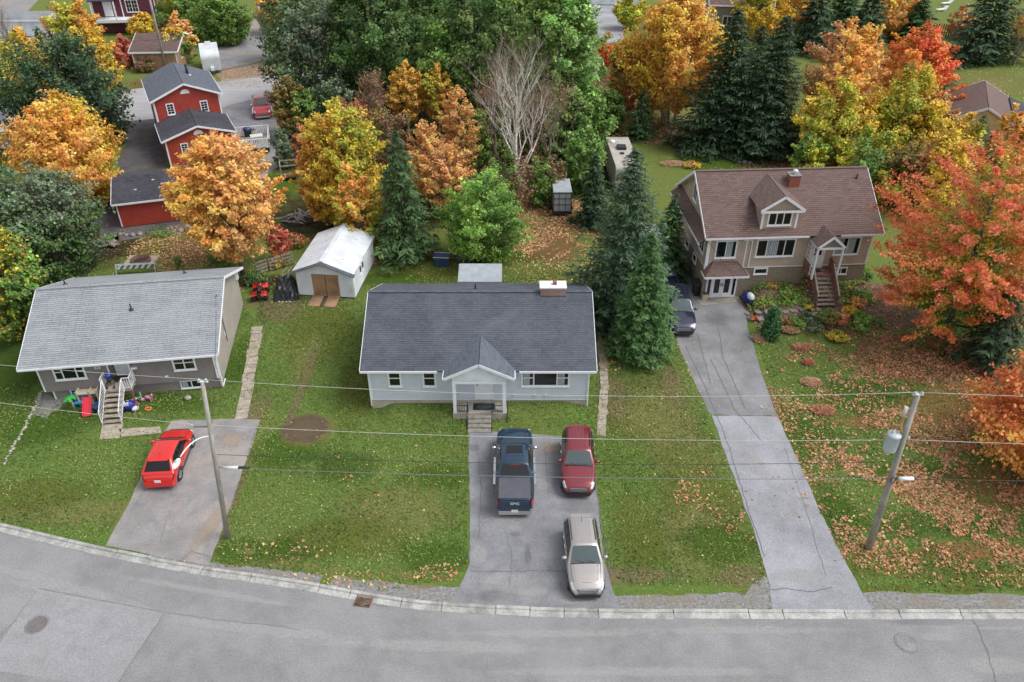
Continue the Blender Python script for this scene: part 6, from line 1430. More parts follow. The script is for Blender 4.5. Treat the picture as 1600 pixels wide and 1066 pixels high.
for i, (bx, by, ty, hw, pal, lab) in enumerate(((1265, 80, -30, 46, 'darkspruce', 'dark spruce at the top edge above the copper tree'), (1345, 85, -40, 40, 'darkspruce', 'dark spruce at the top edge above the red maple'), (1310, 62, -50, 40, 'fir', 'greener spruce between two dark ones at the top edge'), (1425, 70, -10, 34, 'fir', 'spruce left of the far picket fence'),
        (1530, 92, -60, 62, 'darkspruce', 'broad black green spruce on the far right lawn'))):
    conifer((bx, by), ty, hw, 'spruce_tree', lab, pal=pal, seed=40 + i, nb=14, cards=20, lev=.5, tw=.62)
broad((1398, 60), -20, 44, 'maple_tree', 'orange maple at the top edge between spruces', kind='round', pal='orange', leaves=8000, size=.22, twigs=110, z0=.05, seed=50)
broad((1185, 62), -30, 46, 'birch_tree', 'yellow birch at the top edge beyond the tall spruces', kind='round', pal='yellow', pal2='yellowgreen', mix=.4, leaves=9000, size=.22, twigs=120, z0=.05, seed=51)
broad((1240, 40), -60, 50, 'birch_tree', 'golden brown tree at the top edge above the copper tree', kind='round', pal='amber', leaves=7000, size=.24, twigs=110, z0=.05, seed=52)
bare((1583, 102), 20, 34, 'bare_tree', 'pale multi stemmed bare tree on the far right lawn', seed=53, bark='bark', depth=4, k0=6, trunks=3, up=.9, leafy=1500, pal='amber', size=.12)
broad((1640, 70), -60, 60, 'maple_tree', 'golden tree in the top right corner', kind='round', pal='amber', leaves=7000, size=.24, twigs=110, z0=.25, seed=54)
broad((1495, 60), 5, 22, 'maple_tree', 'tan shrub like tree beside the broad black spruce', kind='round', pal='tan', leaves=2500, size=.2, twigs=60, z0=.0, seed=55)
broad((1452, 335), 205, 44, 'maple_tree', 'tan and yellow tree at the right end of the tan house roof', kind='round', pal='tan', pal2='yellow', mix=.5, leaves=12000, size=.14, twigs=200, z0=.03, seed=401)
broad((1470, 300), 178, 40, 'birch_tree', 'yellow tree in front of the brown roof of the yellow house', kind='round', pal='yellow', pal2='yellowgreen', mix=.35, leaves=10000, size=.15, twigs=170, z0=.03, seed=402)
broad((1255, 290), 205, 34, 'willow_tree', 'lime green tree behind the tan house dormer', kind='round', pal='yellowgreen', pal2='green', mix=.4, leaves=6000, size=.15, twigs=100, z0=.03, seed=403)
broad((1400, 320), 225, 50, 'willow_tree', 'olive green tree behind the right end of the tan house', kind='round', pal='yellowgreen', pal2='olive', mix=.4, leaves=9000, size=.14, twigs=130, z0=.02, seed=404)
# --- centre
broad((745, 190), -70, 95, 'poplar_tree', 'tall dark green poplar in the middle of the wood', kind='oval', pal='green', pal2='darkgreen', mix=.4, leaves=26000, size=.2, twigs=230, z0=.1, seed=60, spread=.075)
broad((870, 225), -50, 82, 'poplar_tree', 'tall pale green poplar above the cargo trailer', kind='column', pal='poplar', pal2='green', mix=.35, leaves=30000, size=.19, twigs=280, z0=.05, seed=61, spread=.07)
broad((905, 255), 130, 50, 'poplar_tree', 'lower green poplar left of the camper trailer', kind='round', pal='poplar', pal2='green', mix=.5, leaves=13000, size=.16, twigs=150, z0=.02, seed=62)
broad((590, 175), -60, 85, 'oak_tree', 'big deep green tree at the top centre', kind='round', pal='darkgreen', leaves=24000, size=.2, twigs=220, z0=.1, seed=63)
broad((500, 165), -20, 78, 'pine_tree', 'dark grey green tree above the yellow maple', kind='round', pal='darkgreen', pal2='greygreen', mix=.5, leaves=20000, size=.18, twigs=200, z0=.08, seed=64)
broad((665, 120), -70, 70, 'oak_tree', 'dark green tree at the top between the big crowns', kind='round', pal='darkgreen', pal2='green', mix=.4, leaves=14000, size=.22, twigs=160, z0=.1, seed=65)
broad((455, 95), -25, 46, 'pine_tree', 'olive green tree at the top right of the gravel lot', kind='round', pal='greygreen', pal2='olive', mix=.4, leaves=10000, size=.2, twigs=130, z0=.05, seed=66)
broad((425, 52), -18, 24, 'maple_tree', 'orange tree at the top of the gravel lot', kind='round', pal='orange', leaves=4000, size=.22, twigs=70, z0=.2, seed=67)
broad((820, 110), -90, 70, 'poplar_tree', 'green poplar at the top edge behind the bare birch', kind='oval', pal='green', leaves=12000, size=.24, twigs=150, z0=.1, seed=68)
broad((640, 215), 92, 32, 'larch_tree', 'golden larch left of its paler twin in the wood', kind='oval', pal='gold', leaves=9000, size=.13, twigs=150, z0=.25, seed=70, bark='bark_pale', spread=.07)
broad((688, 212), 96, 32, 'larch_tree', 'golden larch right of its darker twin in the wood', kind='oval', pal='gold', pal2='yellowgreen', mix=.4, leaves=9000, size=.13, twigs=150, z0=.25, seed=71, bark='bark_pale', spread=.07)
broad((722, 300), 136, 30, 'aspen_tree', 'slim orange aspen left of the bare birch', kind='column', pal='peach', leaves=6500, size=.12, twigs=190, z0=.25, seed=72, spread=.07)
broad((672, 325), 185, 32, 'aspen_tree', 'orange aspen behind the centre spruce', kind='column', pal='peach', leaves=7000, size=.12, twigs=190, z0=.2, seed=73)
broad((705, 345), 225, 42, 'aspen_tree', 'sparse copper aspen above the bright green tree', kind='round', pal='peach', pal2='tan', mix=.4, leaves=4200, size=.13, twigs=150, z0=.2, seed=74, spread=.06)
bare((590, 235), 125, 40, 'bare_tree', 'brown leafless thicket tree behind the yellow maple', seed=75, bark='bark', depth=5, k0=6, up=.8, leafy=2600, pal='brown', size=.09)
bare((806, 316), 128, 58, 'bare_birch', 'tall bare birch with silvery white branches', seed=76, bark='bark_white', depth=6, k0=13, up=.85, r0=.22, reach=1.08)
bare((775, 285), 120, 38, 'bare_tree', 'hazy brown twiggy tree just left of the bare birch', seed=77, bark='bark', depth=5, k0=6, up=.9, leafy=1400, pal='brown', size=.08)
bare((858, 300), 135, 38, 'bare_tree', 'hazy brown twiggy tree just right of the bare birch', seed=78, bark='bark', depth=5, k0=6, up=.9, leafy=1200, pal='brown', size=.08)
broad((756, 408), 272, 72, 'maple_tree', 'round bright green tree behind the charcoal roof', kind='round', pal='brightgreen', pal2='green', mix=.32, leaves=24000, size=.105, twigs=360, z0=.06, seed=79, spread=.062)
conifer((634, 398), 200, 62, 'spruce_tree', 'green spruce between the white shed and bright green tree', pal='darkfir', seed=80, nb=12, cards=32, lev=.42, droop=.34, tw=.28)
broad((548, 352), 160, 62, 'maple_tree', 'yellow and green maple behind the white shed', kind='round', pal='yellow', pal2='yellowgreen', mix=.55, leaves=21000, size=.125, twigs=340, z0=.08, seed=81, spread=.07)
broad((516, 352), 205, 42, 'maple_tree', 'orange tinged maple left of the yellow green one', kind='round', pal='yellow', pal2='orange', mix=.5, leaves=13000, size=.14, twigs=160, z0=.06, seed=82)
broad((566, 395), 270, 40, 'maple_tree', 'low green and orange maple touching the white shed', kind='round', pal='yellowgreen', pal2='orange', mix=.35, leaves=9000, size=.13, twigs=130, z0=.05, seed=83)
broad((458, 212), 122, 32, 'willow_tree', 'olive bronze tree right of the red pickup', kind='round', pal='olive', leaves=8000, size=.15, twigs=130, z0=.04, seed=84)
broad((446, 262), 198, 20, 'olive_shrub', 'grey green shrub beside the wooden deck', kind='round', pal='greygreen', leaves=4500, size=.11, twigs=100, z0=.0, seed=85)
broad((478, 258), 195, 20, 'maple_tree', 'small reddish tree left of the yellow maple', kind='round', pal='pink', pal2='rust', mix=.5, leaves=3000, size=.13, twigs=70, z0=.0, seed=86)
broad((380, 428), 212, 86, 'maple_tree', 'large orange maple behind the taupe bungalow', kind='round', pal='peach', pal2='orange', mix=.5, leaves=34000, size=.13, twigs=380, z0=.2, seed=87, up=.5, spread=.06)
broad((440, 408), 345, 20, 'sapling_tree', 'small red sapling right of the large orange maple', kind='oval', pal='pink', leaves=2600, size=.09, twigs=60, z0=.15, seed=88)
for i, (bx, by, ty, hw, pal, pal2, n, sz, lab) in enumerate((
        (800, 250, 150, 40, 'green', 'brown', 6000, .13, 'leafy green thicket tree right behind the bare birch'), (845, 262, 165, 34, 'poplar', 'brown', 5000, .12, 'sparse green thicket tree between bare birch and poplar'), (745, 262, 165, 34, 'green', 'olive', 5000, .13, 'olive green thicket tree left behind the bare birch'),
        (610, 262, 160, 40, 'brown', 'olive', 6000, .12, 'brownish thicket tree behind the green spruce'), (560, 240, 150, 36, 'brown', 'rust', 5000, .12, 'russet thicket tree right of the yellow maple top'), (690, 300, 215, 36, 'brown', 'tan', 5000, .11, 'tan brown thicket tree between the orange aspens'), (790, 330, 235, 50, 'brown', 'green', 5000, .11, 'low brown undergrowth around the bare birch trunk'), (850, 318, 240, 34, 'green', 'brown', 4000, .11, 'low green undergrowth left of the cargo trailer'),
        (910, 300, 200, 36, 'poplar', 'green', 8000, .14, 'leafy green tree between cargo trailer and camper trailer'), (1010, 175, 110, 26, 'olive', 'rust', 4000, .16, 'olive rust bush left of the orange birch trunks'), (950, 205, 140, 30, 'green', 'darkgreen', 6000, .16, 'dark leafy tree above the camper trailer'), (480, 215, 140, 32, 'olive', 'green', 6000, .15, 'bronze green tree left behind the yellow maple'), (530, 210, 120, 36, 'darkgreen', 'greygreen', 7000, .16, 'dark green understorey tree above the yellow maple'), (640, 160, 60, 40, 'darkgreen', 'green', 7000, .2, 'dark understorey tree behind the golden larches'))):
    broad((bx, by), ty, hw, 'thicket_tree' if i not in (8, 10) else 'leafy_tree', lab, kind='round', pal=pal, pal2=pal2, mix=.5, leaves=n, size=sz, twigs=max(60, n // 40), z0=.04, seed=300 + i, up=.9)
# --- spruces between the houses
conifer((968, 508), 228, 78, 'spruce_tree', 'big blue green spruce between bungalow and tan house', pal='spruce', seed=90, nb=23, cards=46, lev=.3, tw=.2)
conifer((998, 560), 360, 47, 'spruce_tree', 'lighter green spruce in front of the big blue green one', pal='freshfir', seed=91, nb=19, cards=42, lev=.27, tw=.17)
conifer((925, 352), 238, 30, 'spruce_tree', 'dark spruce right of the grey cargo trailer', pal='darkspruce', seed=92, nb=13, cards=16, lev=.32)
conifer((1040, 430), 300, 34, 'spruce_tree', 'narrow spruce beside the tan house side wall', pal='fir', seed=93, nb=12, cards=16, lev=.32)
# --- left side
broad((95, 432), 262, 92, 'oak_tree', 'dark green tree behind the taupe bungalow', kind='broad', pal='darkgreen', pal2='greygreen', mix=.4, leaves=26000, size=.13, twigs=280, z0=.03, seed=100)
broad((30, 470), 288, 70, 'oak_tree', 'dark green tree at the left edge above the side lawn', kind='round', pal='darkgreen', pal2='greygreen', mix=.3, leaves=15000, size=.13, twigs=180, z0=.03, seed=101)
broad((42, 520), 362, 62, 'maple_tree', 'yellow topped green tree left of the taupe bungalow', kind='round', pal='green', pal2='yellow', mix=.36, yaw_mix=(.25, -.2), leaves=17000, size=.13, twigs=190, z0=.04, seed=102)
broad((128, 318), 146, 92, 'maple_tree', 'wide yellow and orange maple left of the red house', kind='broad', pal='yellow', pal2='orange', mix=.7, leaves=30000, size=.14, twigs=460, z0=.06, seed=103, spread=.06)
broad((130, 236), 52, 92, 'pine_tree', 'broad dark pine above the wide yellow maple', kind='round', pal='darkspruce', pal2='fir', mix=.4, leaves=26000, size=.17, twigs=240, z0=.04, seed=104)
broad((70, 178), 48, 52, 'maple_tree', 'yellow tree behind the broad dark pine', kind='round', pal='yellowgreen', pal2='yellow', mix=.6, leaves=12000, size=.18, twigs=150, z0=.04, seed=105)
broad((158, 150), 40, 46, 'maple_tree', 'yellow tree right behind the dark pine', kind='round', pal='yellowgreen', pal2='yellow', mix=.6, leaves=9000, size=.18, twigs=120, z0=.04, seed=106)
broad((128, 78), -2, 42, 'maple_tree', 'amber tree left of the plum house', kind='round', pal='amber', pal2='yellowgreen', mix=.3, leaves=9000, size=.2, twigs=120, z0=.04, seed=107)
broad((95, 215), 130, 30, 'maple_tree', 'golden sapling in front of the dark pine', kind='oval', pal='yellow', leaves=4500, size=.15, twigs=80, z0=.2, seed=108)
bare((20, 118), 12, 34, 'bare_tree', 'dark bare tree at the top left edge', seed=109, bark='bark', depth=5, k0=7, up=1., trunks=2)
bare((84, 70), 14, 18, 'bare_tree', 'thin grey bare tree in front of the pale garage', seed=110, bark='bark', depth=4, k0=6, up=1.)
broad((15, 145), 95, 28, 'hedge_shrub', 'dark green shrub at the left edge below the bare tree', kind='round', pal='darkgreen', leaves=4500, size=.18, twigs=70, z0=0., seed=111)
broad((198, 104), 55, 20, 'maple_tree', 'small coral pink tree beside the brown outbuilding', kind='round', pal='pink', leaves=4000, size=.16, twigs=70, z0=.02, seed=112)
broad((228, 62), 20, 24, 'maple_tree', 'small yellow tree below the plum house', kind='round', pal='yellow', leaves=4500, size=.19, twigs=80, z0=.02, seed=113)
broad((242, 30), -10, 10, 'maple_tree', 'narrow orange tree beside the plum house', kind='column', pal='orange', leaves=2000, size=.2, twigs=40, z0=.0, seed=114)
broad((288, 90), 18, 24, 'maple_tree', 'bright orange tree above the grey roof peak', kind='oval', pal='peach', leaves=7000, size=.18, twigs=110, z0=.1, seed=115)
broad((282, 98), 45, 28, 'willow_tree', 'green and yellow tree below the bright orange one', kind='round', pal='green', pal2='yellow', mix=.45, leaves=6000, size=.17, twigs=100, z0=.0, seed=116)
broad((300, 55), -18, 48, 'willow_tree', 'round green willow left of the gravel lot', kind='round', pal='green', pal2='yellowgreen', mix=.25, leaves=12000, size=.2, twigs=150, z0=.02, seed=117)
broad((358, 68), -10, 46, 'willow_tree', 'round green willow above the travel trailer', kind='round', pal='green', leaves=12000, size=.2, twigs=150, z0=.02, seed=118)
broad((228, 112), 88, 18, 'scrub_bush', 'brownish bush before the brown outbuilding', kind='round', pal='olive', pal2='brown', mix=.5, leaves=2500, size=.13, twigs=70, z0=.0, seed=119)
broad((262, 196), 176, 9, 'garden_bush', 'small yellow green bush against the red house wall', kind='round', pal='yellowgreen', leaves=700, size=.12, twigs=30, z0=.0, seed=120)
# --- garden of the tan house
def shrub(x, y, r, h, pal, label, n=900, pal2=None, kind='round', size=.07, seed=1, name='garden_shrub', group=None):
    p = rhw(x, y); t = thing(name, label, 'shrub', p, 0, group); tree_parts(t, h, r, kind=kind, pal=pal, pal2=pal2, mix=.45 if pal2 else 0, leaves=n, size=size, twigs=max(24, n // 22), z0=.0, up=.8, seed=seed, bark='bark_dark', limbs=5, spread=.11); return t
cp = G(1201, 528); t = thing('cedar_shrub', 'dense dark green conical cedar beside the right driveway', 'shrub', cp); tree_parts(t, 2.5, .82, kind='egg', pal='cedar', leaves=9000, size=.06, twigs=420, z0=.0, up=.9, seed=130, bark='bark_dark', limbs=4, spread=.07)
# garden plants, located on the image survey of the bed
def gpt(px, py, z=.5):
    return G(px, py, z)
def bush(px, py, r, h, pal, label, n=900, pal2=None, z=.4, size=.07, seed=1, name='garden_shrub', kind='round', group=None):
    p = gpt(px, py, z); t = thing(name, label, 'shrub', p, 0, group); tree_parts(t, h, r, kind=kind, pal=pal, pal2=pal2, mix=.45 if pal2 else 0, leaves=n, size=size, twigs=max(24, n // 22), z0=.0, up=.8, seed=seed, bark='bark_dark', limbs=4, spread=.12)
    return t
bush(1292, 503, .68, .95, 'olive', 'round olive green shrub below the tan house stairs', 2200, 'green', seed=131)
bush(1312, 505, .55, .8, 'pink', 'pinkish orange shrub right of the olive one', 1400, 'tan', seed=132)
bush(1325, 492, .5, .7, 'yellow', 'yellow shrub behind the pinkish orange one', 1200, seed=133)
bush(1338, 482, .6, .8, 'tan', 'tan orange shrub nearest the red maple', 1400, 'orange', seed=134)
bush(1345, 503, .65, .7, 'brightgreen', 'bright green shrub at the right end of the bed', 1500, 'green', seed=135)
bush(1347, 517, .6, .5, 'green', 'low dark green shrub in front of the bright green one', 1200, seed=136)
bush(1306, 530, .66, .55, 'yellowgreen', 'low yellow green mound on the lawn edge', 2200, 'yellow', z=.1, seed=137)
bush(1322, 462, .5, .8, 'tan', 'peach coloured hydrangea right of the tan house stairs', 1300, 'pink', seed=138)
bush(1345, 440, .9, 1.0, 'green', 'leafy green shrub under the right window', 2400, seed=139)
bush(1232, 437, .55, .7, 'yellow', 'golden hosta clump under the tan house wall', 1200, 'tan', z=.8, size=.09, seed=140)
bush(1205, 452, .6, .6, 'orange', 'pale orange hosta clump near the basement window', 1200, 'tan', z=.7, size=.09, seed=141)
bush(1256, 448, .4, .8, 'rust', 'rusty shrub beside the stair foot', 800, 'green', z=.8, seed=142)
bush(1190, 440, .6, .55, 'green', 'green clump left end of the house bed', 1200, z=.7, seed=143)
bush(1233, 477, .55, .45, 'brightgreen', 'bright green low clump in the middle of the bed', 1100, z=.5, size=.08, seed=144)
for i, (px, py, l) in enumerate(((1205, 470, 'pale green groundcover clump behind the conical cedar'), (1222, 462, 'leafy clump in the centre left of the flower bed'), (1248, 465, 'leafy clump between hostas and stair foot'), (1262, 482, 'grey green clump beside the flagstone walk'), (1262, 500, 'dark leafy clump left of the olive shrub'), (1245, 510, 'dark low plant near the lawn edge of the bed'), (1275, 515, 'dark leafy plant in front of the olive shrub'), (1225, 440, 'leafy clump right below the basement window'))):
    bush(px, py, .6, .4, 'green' if i % 2 else 'greygreen', l, 1000, 'yellowgreen' if i < 4 else None, z=.5 if i < 4 or i == 7 else .3, size=.075, seed=150 + i, group='leafy clumps in the flower bed')
bush(1178, 500, .3, .35, 'pink', 'small orange pink plant on the driveway edge', 500, 'tan', z=.1, seed=160)
bush(1228, 507, .45, .4, 'rust', 'rusty low plant right of the conical cedar', 700, z=.2, seed=161)
bush(1135, 232, .9, 1.1, 'brightgreen', 'bright green bush in front of the tall spruces', 1800, 'yellowgreen', z=0, size=.12, seed=162)
bush(1143, 243, .6, .6, 'greygreen', 'grey green hosta below the bright green bush', 800, z=0, size=.1, seed=163)
bush(1178, 218, .9, 1.0, 'yellow', 'yellow leaved sapling under the tall spruces', 900, 'tan', z=0, size=.12, seed=164)
bush(1082, 262, .8, .6, 'yellow', 'pale yellow shrub behind the tan house gable', 1500, 'tan', z=0, seed=165)
bush(205, 415, .3, .3, 'olive', 'tuft beside the fire pit', 200, z=0, seed=166) if False else None
bush(1240, 200, 1.2, 1.6, 'yellowgreen', 'loose yellow bush behind the bare grey tree', 2200, 'yellow', z=0, size=.13, seed=167)
bush(437, 415, .8, .9, 'olive', 'scrubby olive bush beyond the pallet fence', 1800, 'yellow', z=0, seed=168)
bush(400, 442, 1.0, .8, 'darkgreen', 'low dark brush at the foot of the orange maple', 1800, z=0, seed=169)
bush(345, 410, 1.3, .8, 'green', 'green brush under the left side of the orange maple', 2200, z=0, seed=170)
bush(460, 385, 1.1, 1.0, 'olive', 'olive brush beside the brush pile', 2000, 'rust', z=0, seed=171)
bush(250, 366, 1.2, .35, 'green', 'long low green hedge in front of the red garage', 1500, z=0, seed=172)
bush(279, 417, .35, .9, 'green', 'small green sapling behind the taupe bungalow roof', 600, z=0, seed=173)
# flagstones of the walk through the bed
fw = thing('flagstone_walk', 'grey flagstone walk leading from driveway to tan house stairs', 'path', (0, 0, 0))
rg = random.Random(5); pl = [G(1172, 492, .15), G(1200, 497, .25), G(1235, 493, .38), G(1262, 487, .5), G(1282, 476, .6)]; pts = walk(pl, .62)
for i, p in enumerate(pts):
    for s_ in (-.32, .32):
        b = MB(); q = [(p.x + .3 * math.cos(a * 1.05) * rg.uniform(.85, 1.1), p.y + s_ + .3 * math.sin(a * 1.05) * rg.uniform(.85, 1.1)) for a in range(6)]; z = max(rh_h(*[v for v in ((p.x - RHO[0]), (p.y + s_ - RHO[1] - .06 * (p.x - RHO[0])))]), 0) + .05
        b.face([(x, y, z) for x, y in q])
        for (x0, y0), (x1, y1) in zip(q, q[1:] + q[:1]): b.face(((x0, y0, z - .12), (x1, y1, z - .12), (x1, y1, z), (x0, y0, z)))
        b.build('flagstone', 'stone_grey', fw)
# paver walks: each slab its own piece
def paver_walk(name, label, line, w, step, seed, hgt=.03):
    T = thing(name, label, 'path', (0, 0, 0)); rg = random.Random(seed); P = smooth(gp(*line), 2); pts = walk(P, step)
    for a, c in zip(pts, pts[1:]):
        d = (c - a).normalized(); n = Vector((d.y, -d.x, 0)); w_ = w * rg.uniform(.94, 1.05); e = a + (c - a) * rg.uniform(.93, .97); s_ = n * rg.uniform(-.04, .04); z = hgt + rg.uniform(-.006, .01); tw = rg.uniform(-.03, .03)
        q = [a + n * w_ / 2 + s_ + d * tw, e + n * w_ / 2 + s_, e - n * w_ / 2 + s_, a - n * w_ / 2 + s_ - d * tw]; b = MB(); b.hexa([(v.x, v.y, -.02) for v in q] + [(v.x, v.y, z + rg.uniform(-.004, .004)) for v in q]); b.build('slab', 'paver', T)
    return T
paver_walk('paver_path', 'line of concrete slabs between taupe bungalow and its side lawn', ((377, 655), (384, 620), (392, 570), (400, 525), (405, 500)), .72, .9, 3)
paver_walk('paver_path', 'curved line of small pavers right of the grey bungalow', ((940, 681), (941, 650), (945, 610), (944, 570), (938, 540), (928, 515), (924, 492)), .5, .47, 4)
for i, (pp, l) in enumerate(((((156, 687), (186, 685), (193, 662), (160, 664)), 'square concrete slab at the foot of the white stairs'), (((186, 671), (190, 683), (253, 677), (250, 667)), 'long concrete slab linking the stairs to the driveway'))):
    top(sheet('concrete_slab', gp(*pp), .035, 'paver', .01, .6, 70 + i, thick=.05), l, 'slab')
# stone edging
T = thing('stone_edging', 'row of pale stones edging the lawn left of the taupe bungalow', 'edging', (0, 0, 0)); rg = random.Random(9)
for p in walk(gp((66, 612), (52, 640), (38, 668), (20, 700), (5, 728)), .2):
    b = MB(); r = rg.uniform(.06, .13); b.blob((0, 0, 0), r, r * rg.uniform(.7, 1.1), r * .6, 6, 4, 0, .15, rg); o = b.build('stone', 'stone_pale', T); o.location = (p.x + rg.uniform(-.07, .07), p.y, .02)
T = thing('rockery', 'row of brown boulders edging the grass before the red garage', 'rocks', (0, 0, 0))
for p in walk(gp((165, 378), (185, 366), (215, 368), (245, 362), (300, 360)), .55):
    b = MB(); r = rg.uniform(.15, .3); b.blob((0, 0, 0), r, r, r * .7, 7, 5, 0, .2, rg); o = b.build('boulder', 'stone_grey', T); o.location = (p.x, p.y + rg.uniform(-.2, .2), .05)
b = MB(); b.blob((0, 0, .2), .42, .34, .3, 10, 7, 0, .1, rg); top(b.build('boulder', 'stone_pale'), 'pale grey boulder at the right end of the garage rockery', 'rock').location = G(297, 360)
T = thing('garden_edging', 'curved dark stone edging below the tall spruces', 'edging', (0, 0, 0))
for p in walk(gp((1052, 222), (1072, 236), (1100, 240), (1130, 244), (1155, 254), (1175, 256)), .5):
    b = MB(); r = rg.uniform(.18, .3); b.blob((0, 0, 0), r, r, r * .7, 7, 5, 0, .2, rg); o = b.build('stone', 'stone_grey', T); o.location = (p.x, p.y, .08)
# ------------------------------------------------------------------ poles and lines
def pole(px, top_y, label, r=.125, lean=(0, 0), H=None):
    p = G(*px); H = H or height_at(p, top_y); T = thing('utility_pole', label, 'utility pole', p, 0); b = MB(); b.tube([(0, 0, -.1), (lean[0] * .5, lean[1] * .5, H / 2), (lean[0], lean[1], H)], [r, r * .85, r * .7], 12); b.build('post', 'pole_wood', T); return T, p, H
def insulator(T, x, y, z, n=3, r=.07):
    b = MB(); b.lathe([(.02, 0), (r, .01), (.03, .05), (r, .06), (.03, .1), (r * .8, .11), (.02, .16)], (x, y, z), 10); return b.build('insulator', 'white_trim', T)
PL, pl_, HL = pole((356, 840), 595, 'weathered wooden utility pole with streetlight on the left driveway')
PR, pr_, HR = pole((1357, 857), 615, 'weathered wooden utility pole with transformer on the right lawn', .16)
def lean_fix(P_, p, H, tx, ty):
    w = G(tx, ty, H); return (w.x - p.x, w.y - p.y)
for P_, p, H, tx, ty in ((PL, pl_, HL, 316, 596), (PR, pr_, HR, 1434, 616)):
    d = lean_fix(P_, p, H, tx, ty); P_.children[0].data.transform(Matrix(((1, 0, d[0] / H, 0), (0, 1, d[1] / H, 0), (0, 0, 1, 0), (0, 0, 0, 1)))); P_['lean'] = list(d)
def at(P_, p, H, z, ox=0, oy=0): d = P_['lean']; return Vector((p.x + d[0] * z / H + ox, p.y + d[1] * z / H + oy, z))
dl, dr = PL['lean'], PR['lean']
for P_, H in ((PL, HL), (PR, HR)):
    d = P_['lean']
    for s_ in (-.13, .16): insulator(P_, d[0] + s_, d[1], H - .02)
    b = MB(); b.bar((d[0] - .2, d[1], H - .02), (d[0] + .24, d[1], H - .02), .08, .05); b.build('cross_bracket', 'white_trim', P_)
    z = H * .74; b = MB(); b.bar((d[0] * .74 - .75, d[1] * .74, z), (d[0] * .74, d[1] * .74, z), .05, .05) if P_ is PL else b.bar((d[0] * .74, d[1] * .74, z), (d[0] * .74 + .2, d[1] * .74, z), .05, .05); b.build('bracket', 'wire_steel', P_)
    insulator(P_, d[0] * .74 + (-.75 if P_ is PL else .2), d[1] * .74, z)
# streetlight
q = dl; b = MB(); z = HL * .68; b.tube([(q[0] * .68 - .74 * t_ ** .8, q[1] * .68 - 1.6 * t_ ** 1.25, z + .38 * math.sin(t_ * 2.3)) for t_ in [k_ / 12 for k_ in range(13)]], .026, 8); b.build('lamp_arm', 'white_trim', PL)
b = MB(); lx, ly = q[0] * .68 - .8, q[1] * .68 - 1.95; b.blob((lx, ly, z + .22), .14, .34, .08, 12, 8); b.build('lamp_head', 'white_trim', PL)
b = MB(); b.tube([(lx, ly, z + .27), (lx, ly, z + .36)], .05, 10); b.build('photocell', 'plastic_aqua', PL)
# transformer
z = HR * .72; dx_ = dr[0] * .74 - .45; dy_ = dr[1] * .74; b = MB(); b.lathe([(.001, z - .42), (.27, z - .42), (.28, z - .38), (.28, z + .38), (.3, z + .4), (.3, z + .44), (.2, z + .52), (.001, z + .54)], (dx_, dy_, 0), 22); to = b.build('transformer', 'transformer_grey', PR)
for s_ in (-.12, .12): b = MB(); b.lathe([(.04, 0), (.07, .03), (.03, .08), (.06, .1), (.02, .2)], (dx_ + s_, dy_, z + .48), 10); b.build('bushing', 'dull_white', to)
b = MB(); b.box(dx_ + .25, dy_ - .06, z - .3, dx_ + .42, dy_ + .06, z + .3); b.build('hanger', 'wire_steel', PR)
b = MB(); b.tube([(dr[0] - .35, dr[1] - .1, HR - 1.1), (dr[0] - .33, dr[1] - .1, HR - .6)], .07, 10); b.bar((dr[0] - .3, dr[1], HR - .75), (dr[0], dr[1], HR - .75), .04, .04); b.build('fuse_cutout', 'dull_white', PR)
b = MB(); b.tube([(dr[0] * .48 + .35, dr[1] * .48, HR * .49), (dr[0] * .48 + 1.0, dr[1] * .48, HR * .49)], .09, 10); b.build('cable_splice', 'white_trim', PR)
b = MB(); b.tube([(dr[0] * .5 + .12 * math.cos(a * .7), dr[1] * .5 - .2, HR * .5 + .18 * math.sin(a * .7)) for a in range(10)], .02, 5); b.build('cable_coil', 'wire_dark', PR)
b = MB(); b.tube([(dl[0] * .48 + .3, dl[1] * .48, HL * .485), (dl[0] * .48 + 1.0, dl[1] * .48, HL * .485)], .08, 10); b.build('cable_splice', 'dull_white', PL)
b = MB(); b.tube([(dl[0] * .48 + 1.0, dl[1] * .48, HL * .485), (dl[0] * .48 + 1.5, dl[1] * .48, HL * .487)], .06, 8); b.build('cable_sleeve', 'wire_dark', PL)
def wire(a, c, sag, r, material, label, name='power_line', grp=None):
    a, c = Vector(a), Vector(c); pts = []
    for i in range(33): t = i / 32; p = a.lerp(c, t); p.z -= sag * 4 * t * (1 - t); pts.append(p)
    b = MB(); b.tube(pts, r, 5); return top(b.build(name, material), label, 'power line', grp)
SP = Vector((31, -.9, 0)); LE = Vector((-31, 6.5, 0)); RE = Vector((33, .2, 0))
A, C_ = at(PL, pl_, HL, HL + .1), at(PR, pr_, HR, HR + .1)
wire(A, C_, .5, .010, 'wire_pale', 'pale topmost wire strung between the two wooden poles'); wire(A + LE + Vector((0, -1.2, 0)), A, .5, .010, 'wire_pale', 'pale topmost wire leaving the streetlight pole to the left'); wire(C_, C_ + RE, .5, .010, 'wire_pale', 'pale topmost wire leaving the transformer pole to the right')
A, C_ = at(PL, pl_, HL, HL * .74 + .14, -.75), at(PR, pr_, HR, HR * .72 + .14, .2)
wire(A, C_, .35, .011, 'wire_pale', 'second pale wire strung between the two wooden poles'); wire(A + LE, A, .5, .011, 'wire_pale', 'second pale wire leaving the streetlight pole to the left'); wire(C_, C_ + RE, .5, .011, 'wire_pale', 'second pale wire leaving the transformer pole to the right')
A, C_ = at(PL, pl_, HL, HL * .57), at(PR, pr_, HR, HR * .62)
wire(A, C_ + Vector((-.2, 0, -.2)), .35, .012, 'wire_dark', 'thin dark wire below the pale ones between the poles')
A, C_ = at(PL, pl_, HL, HL * .485, .1), at(PR, pr_, HR, HR * .49, -.1)
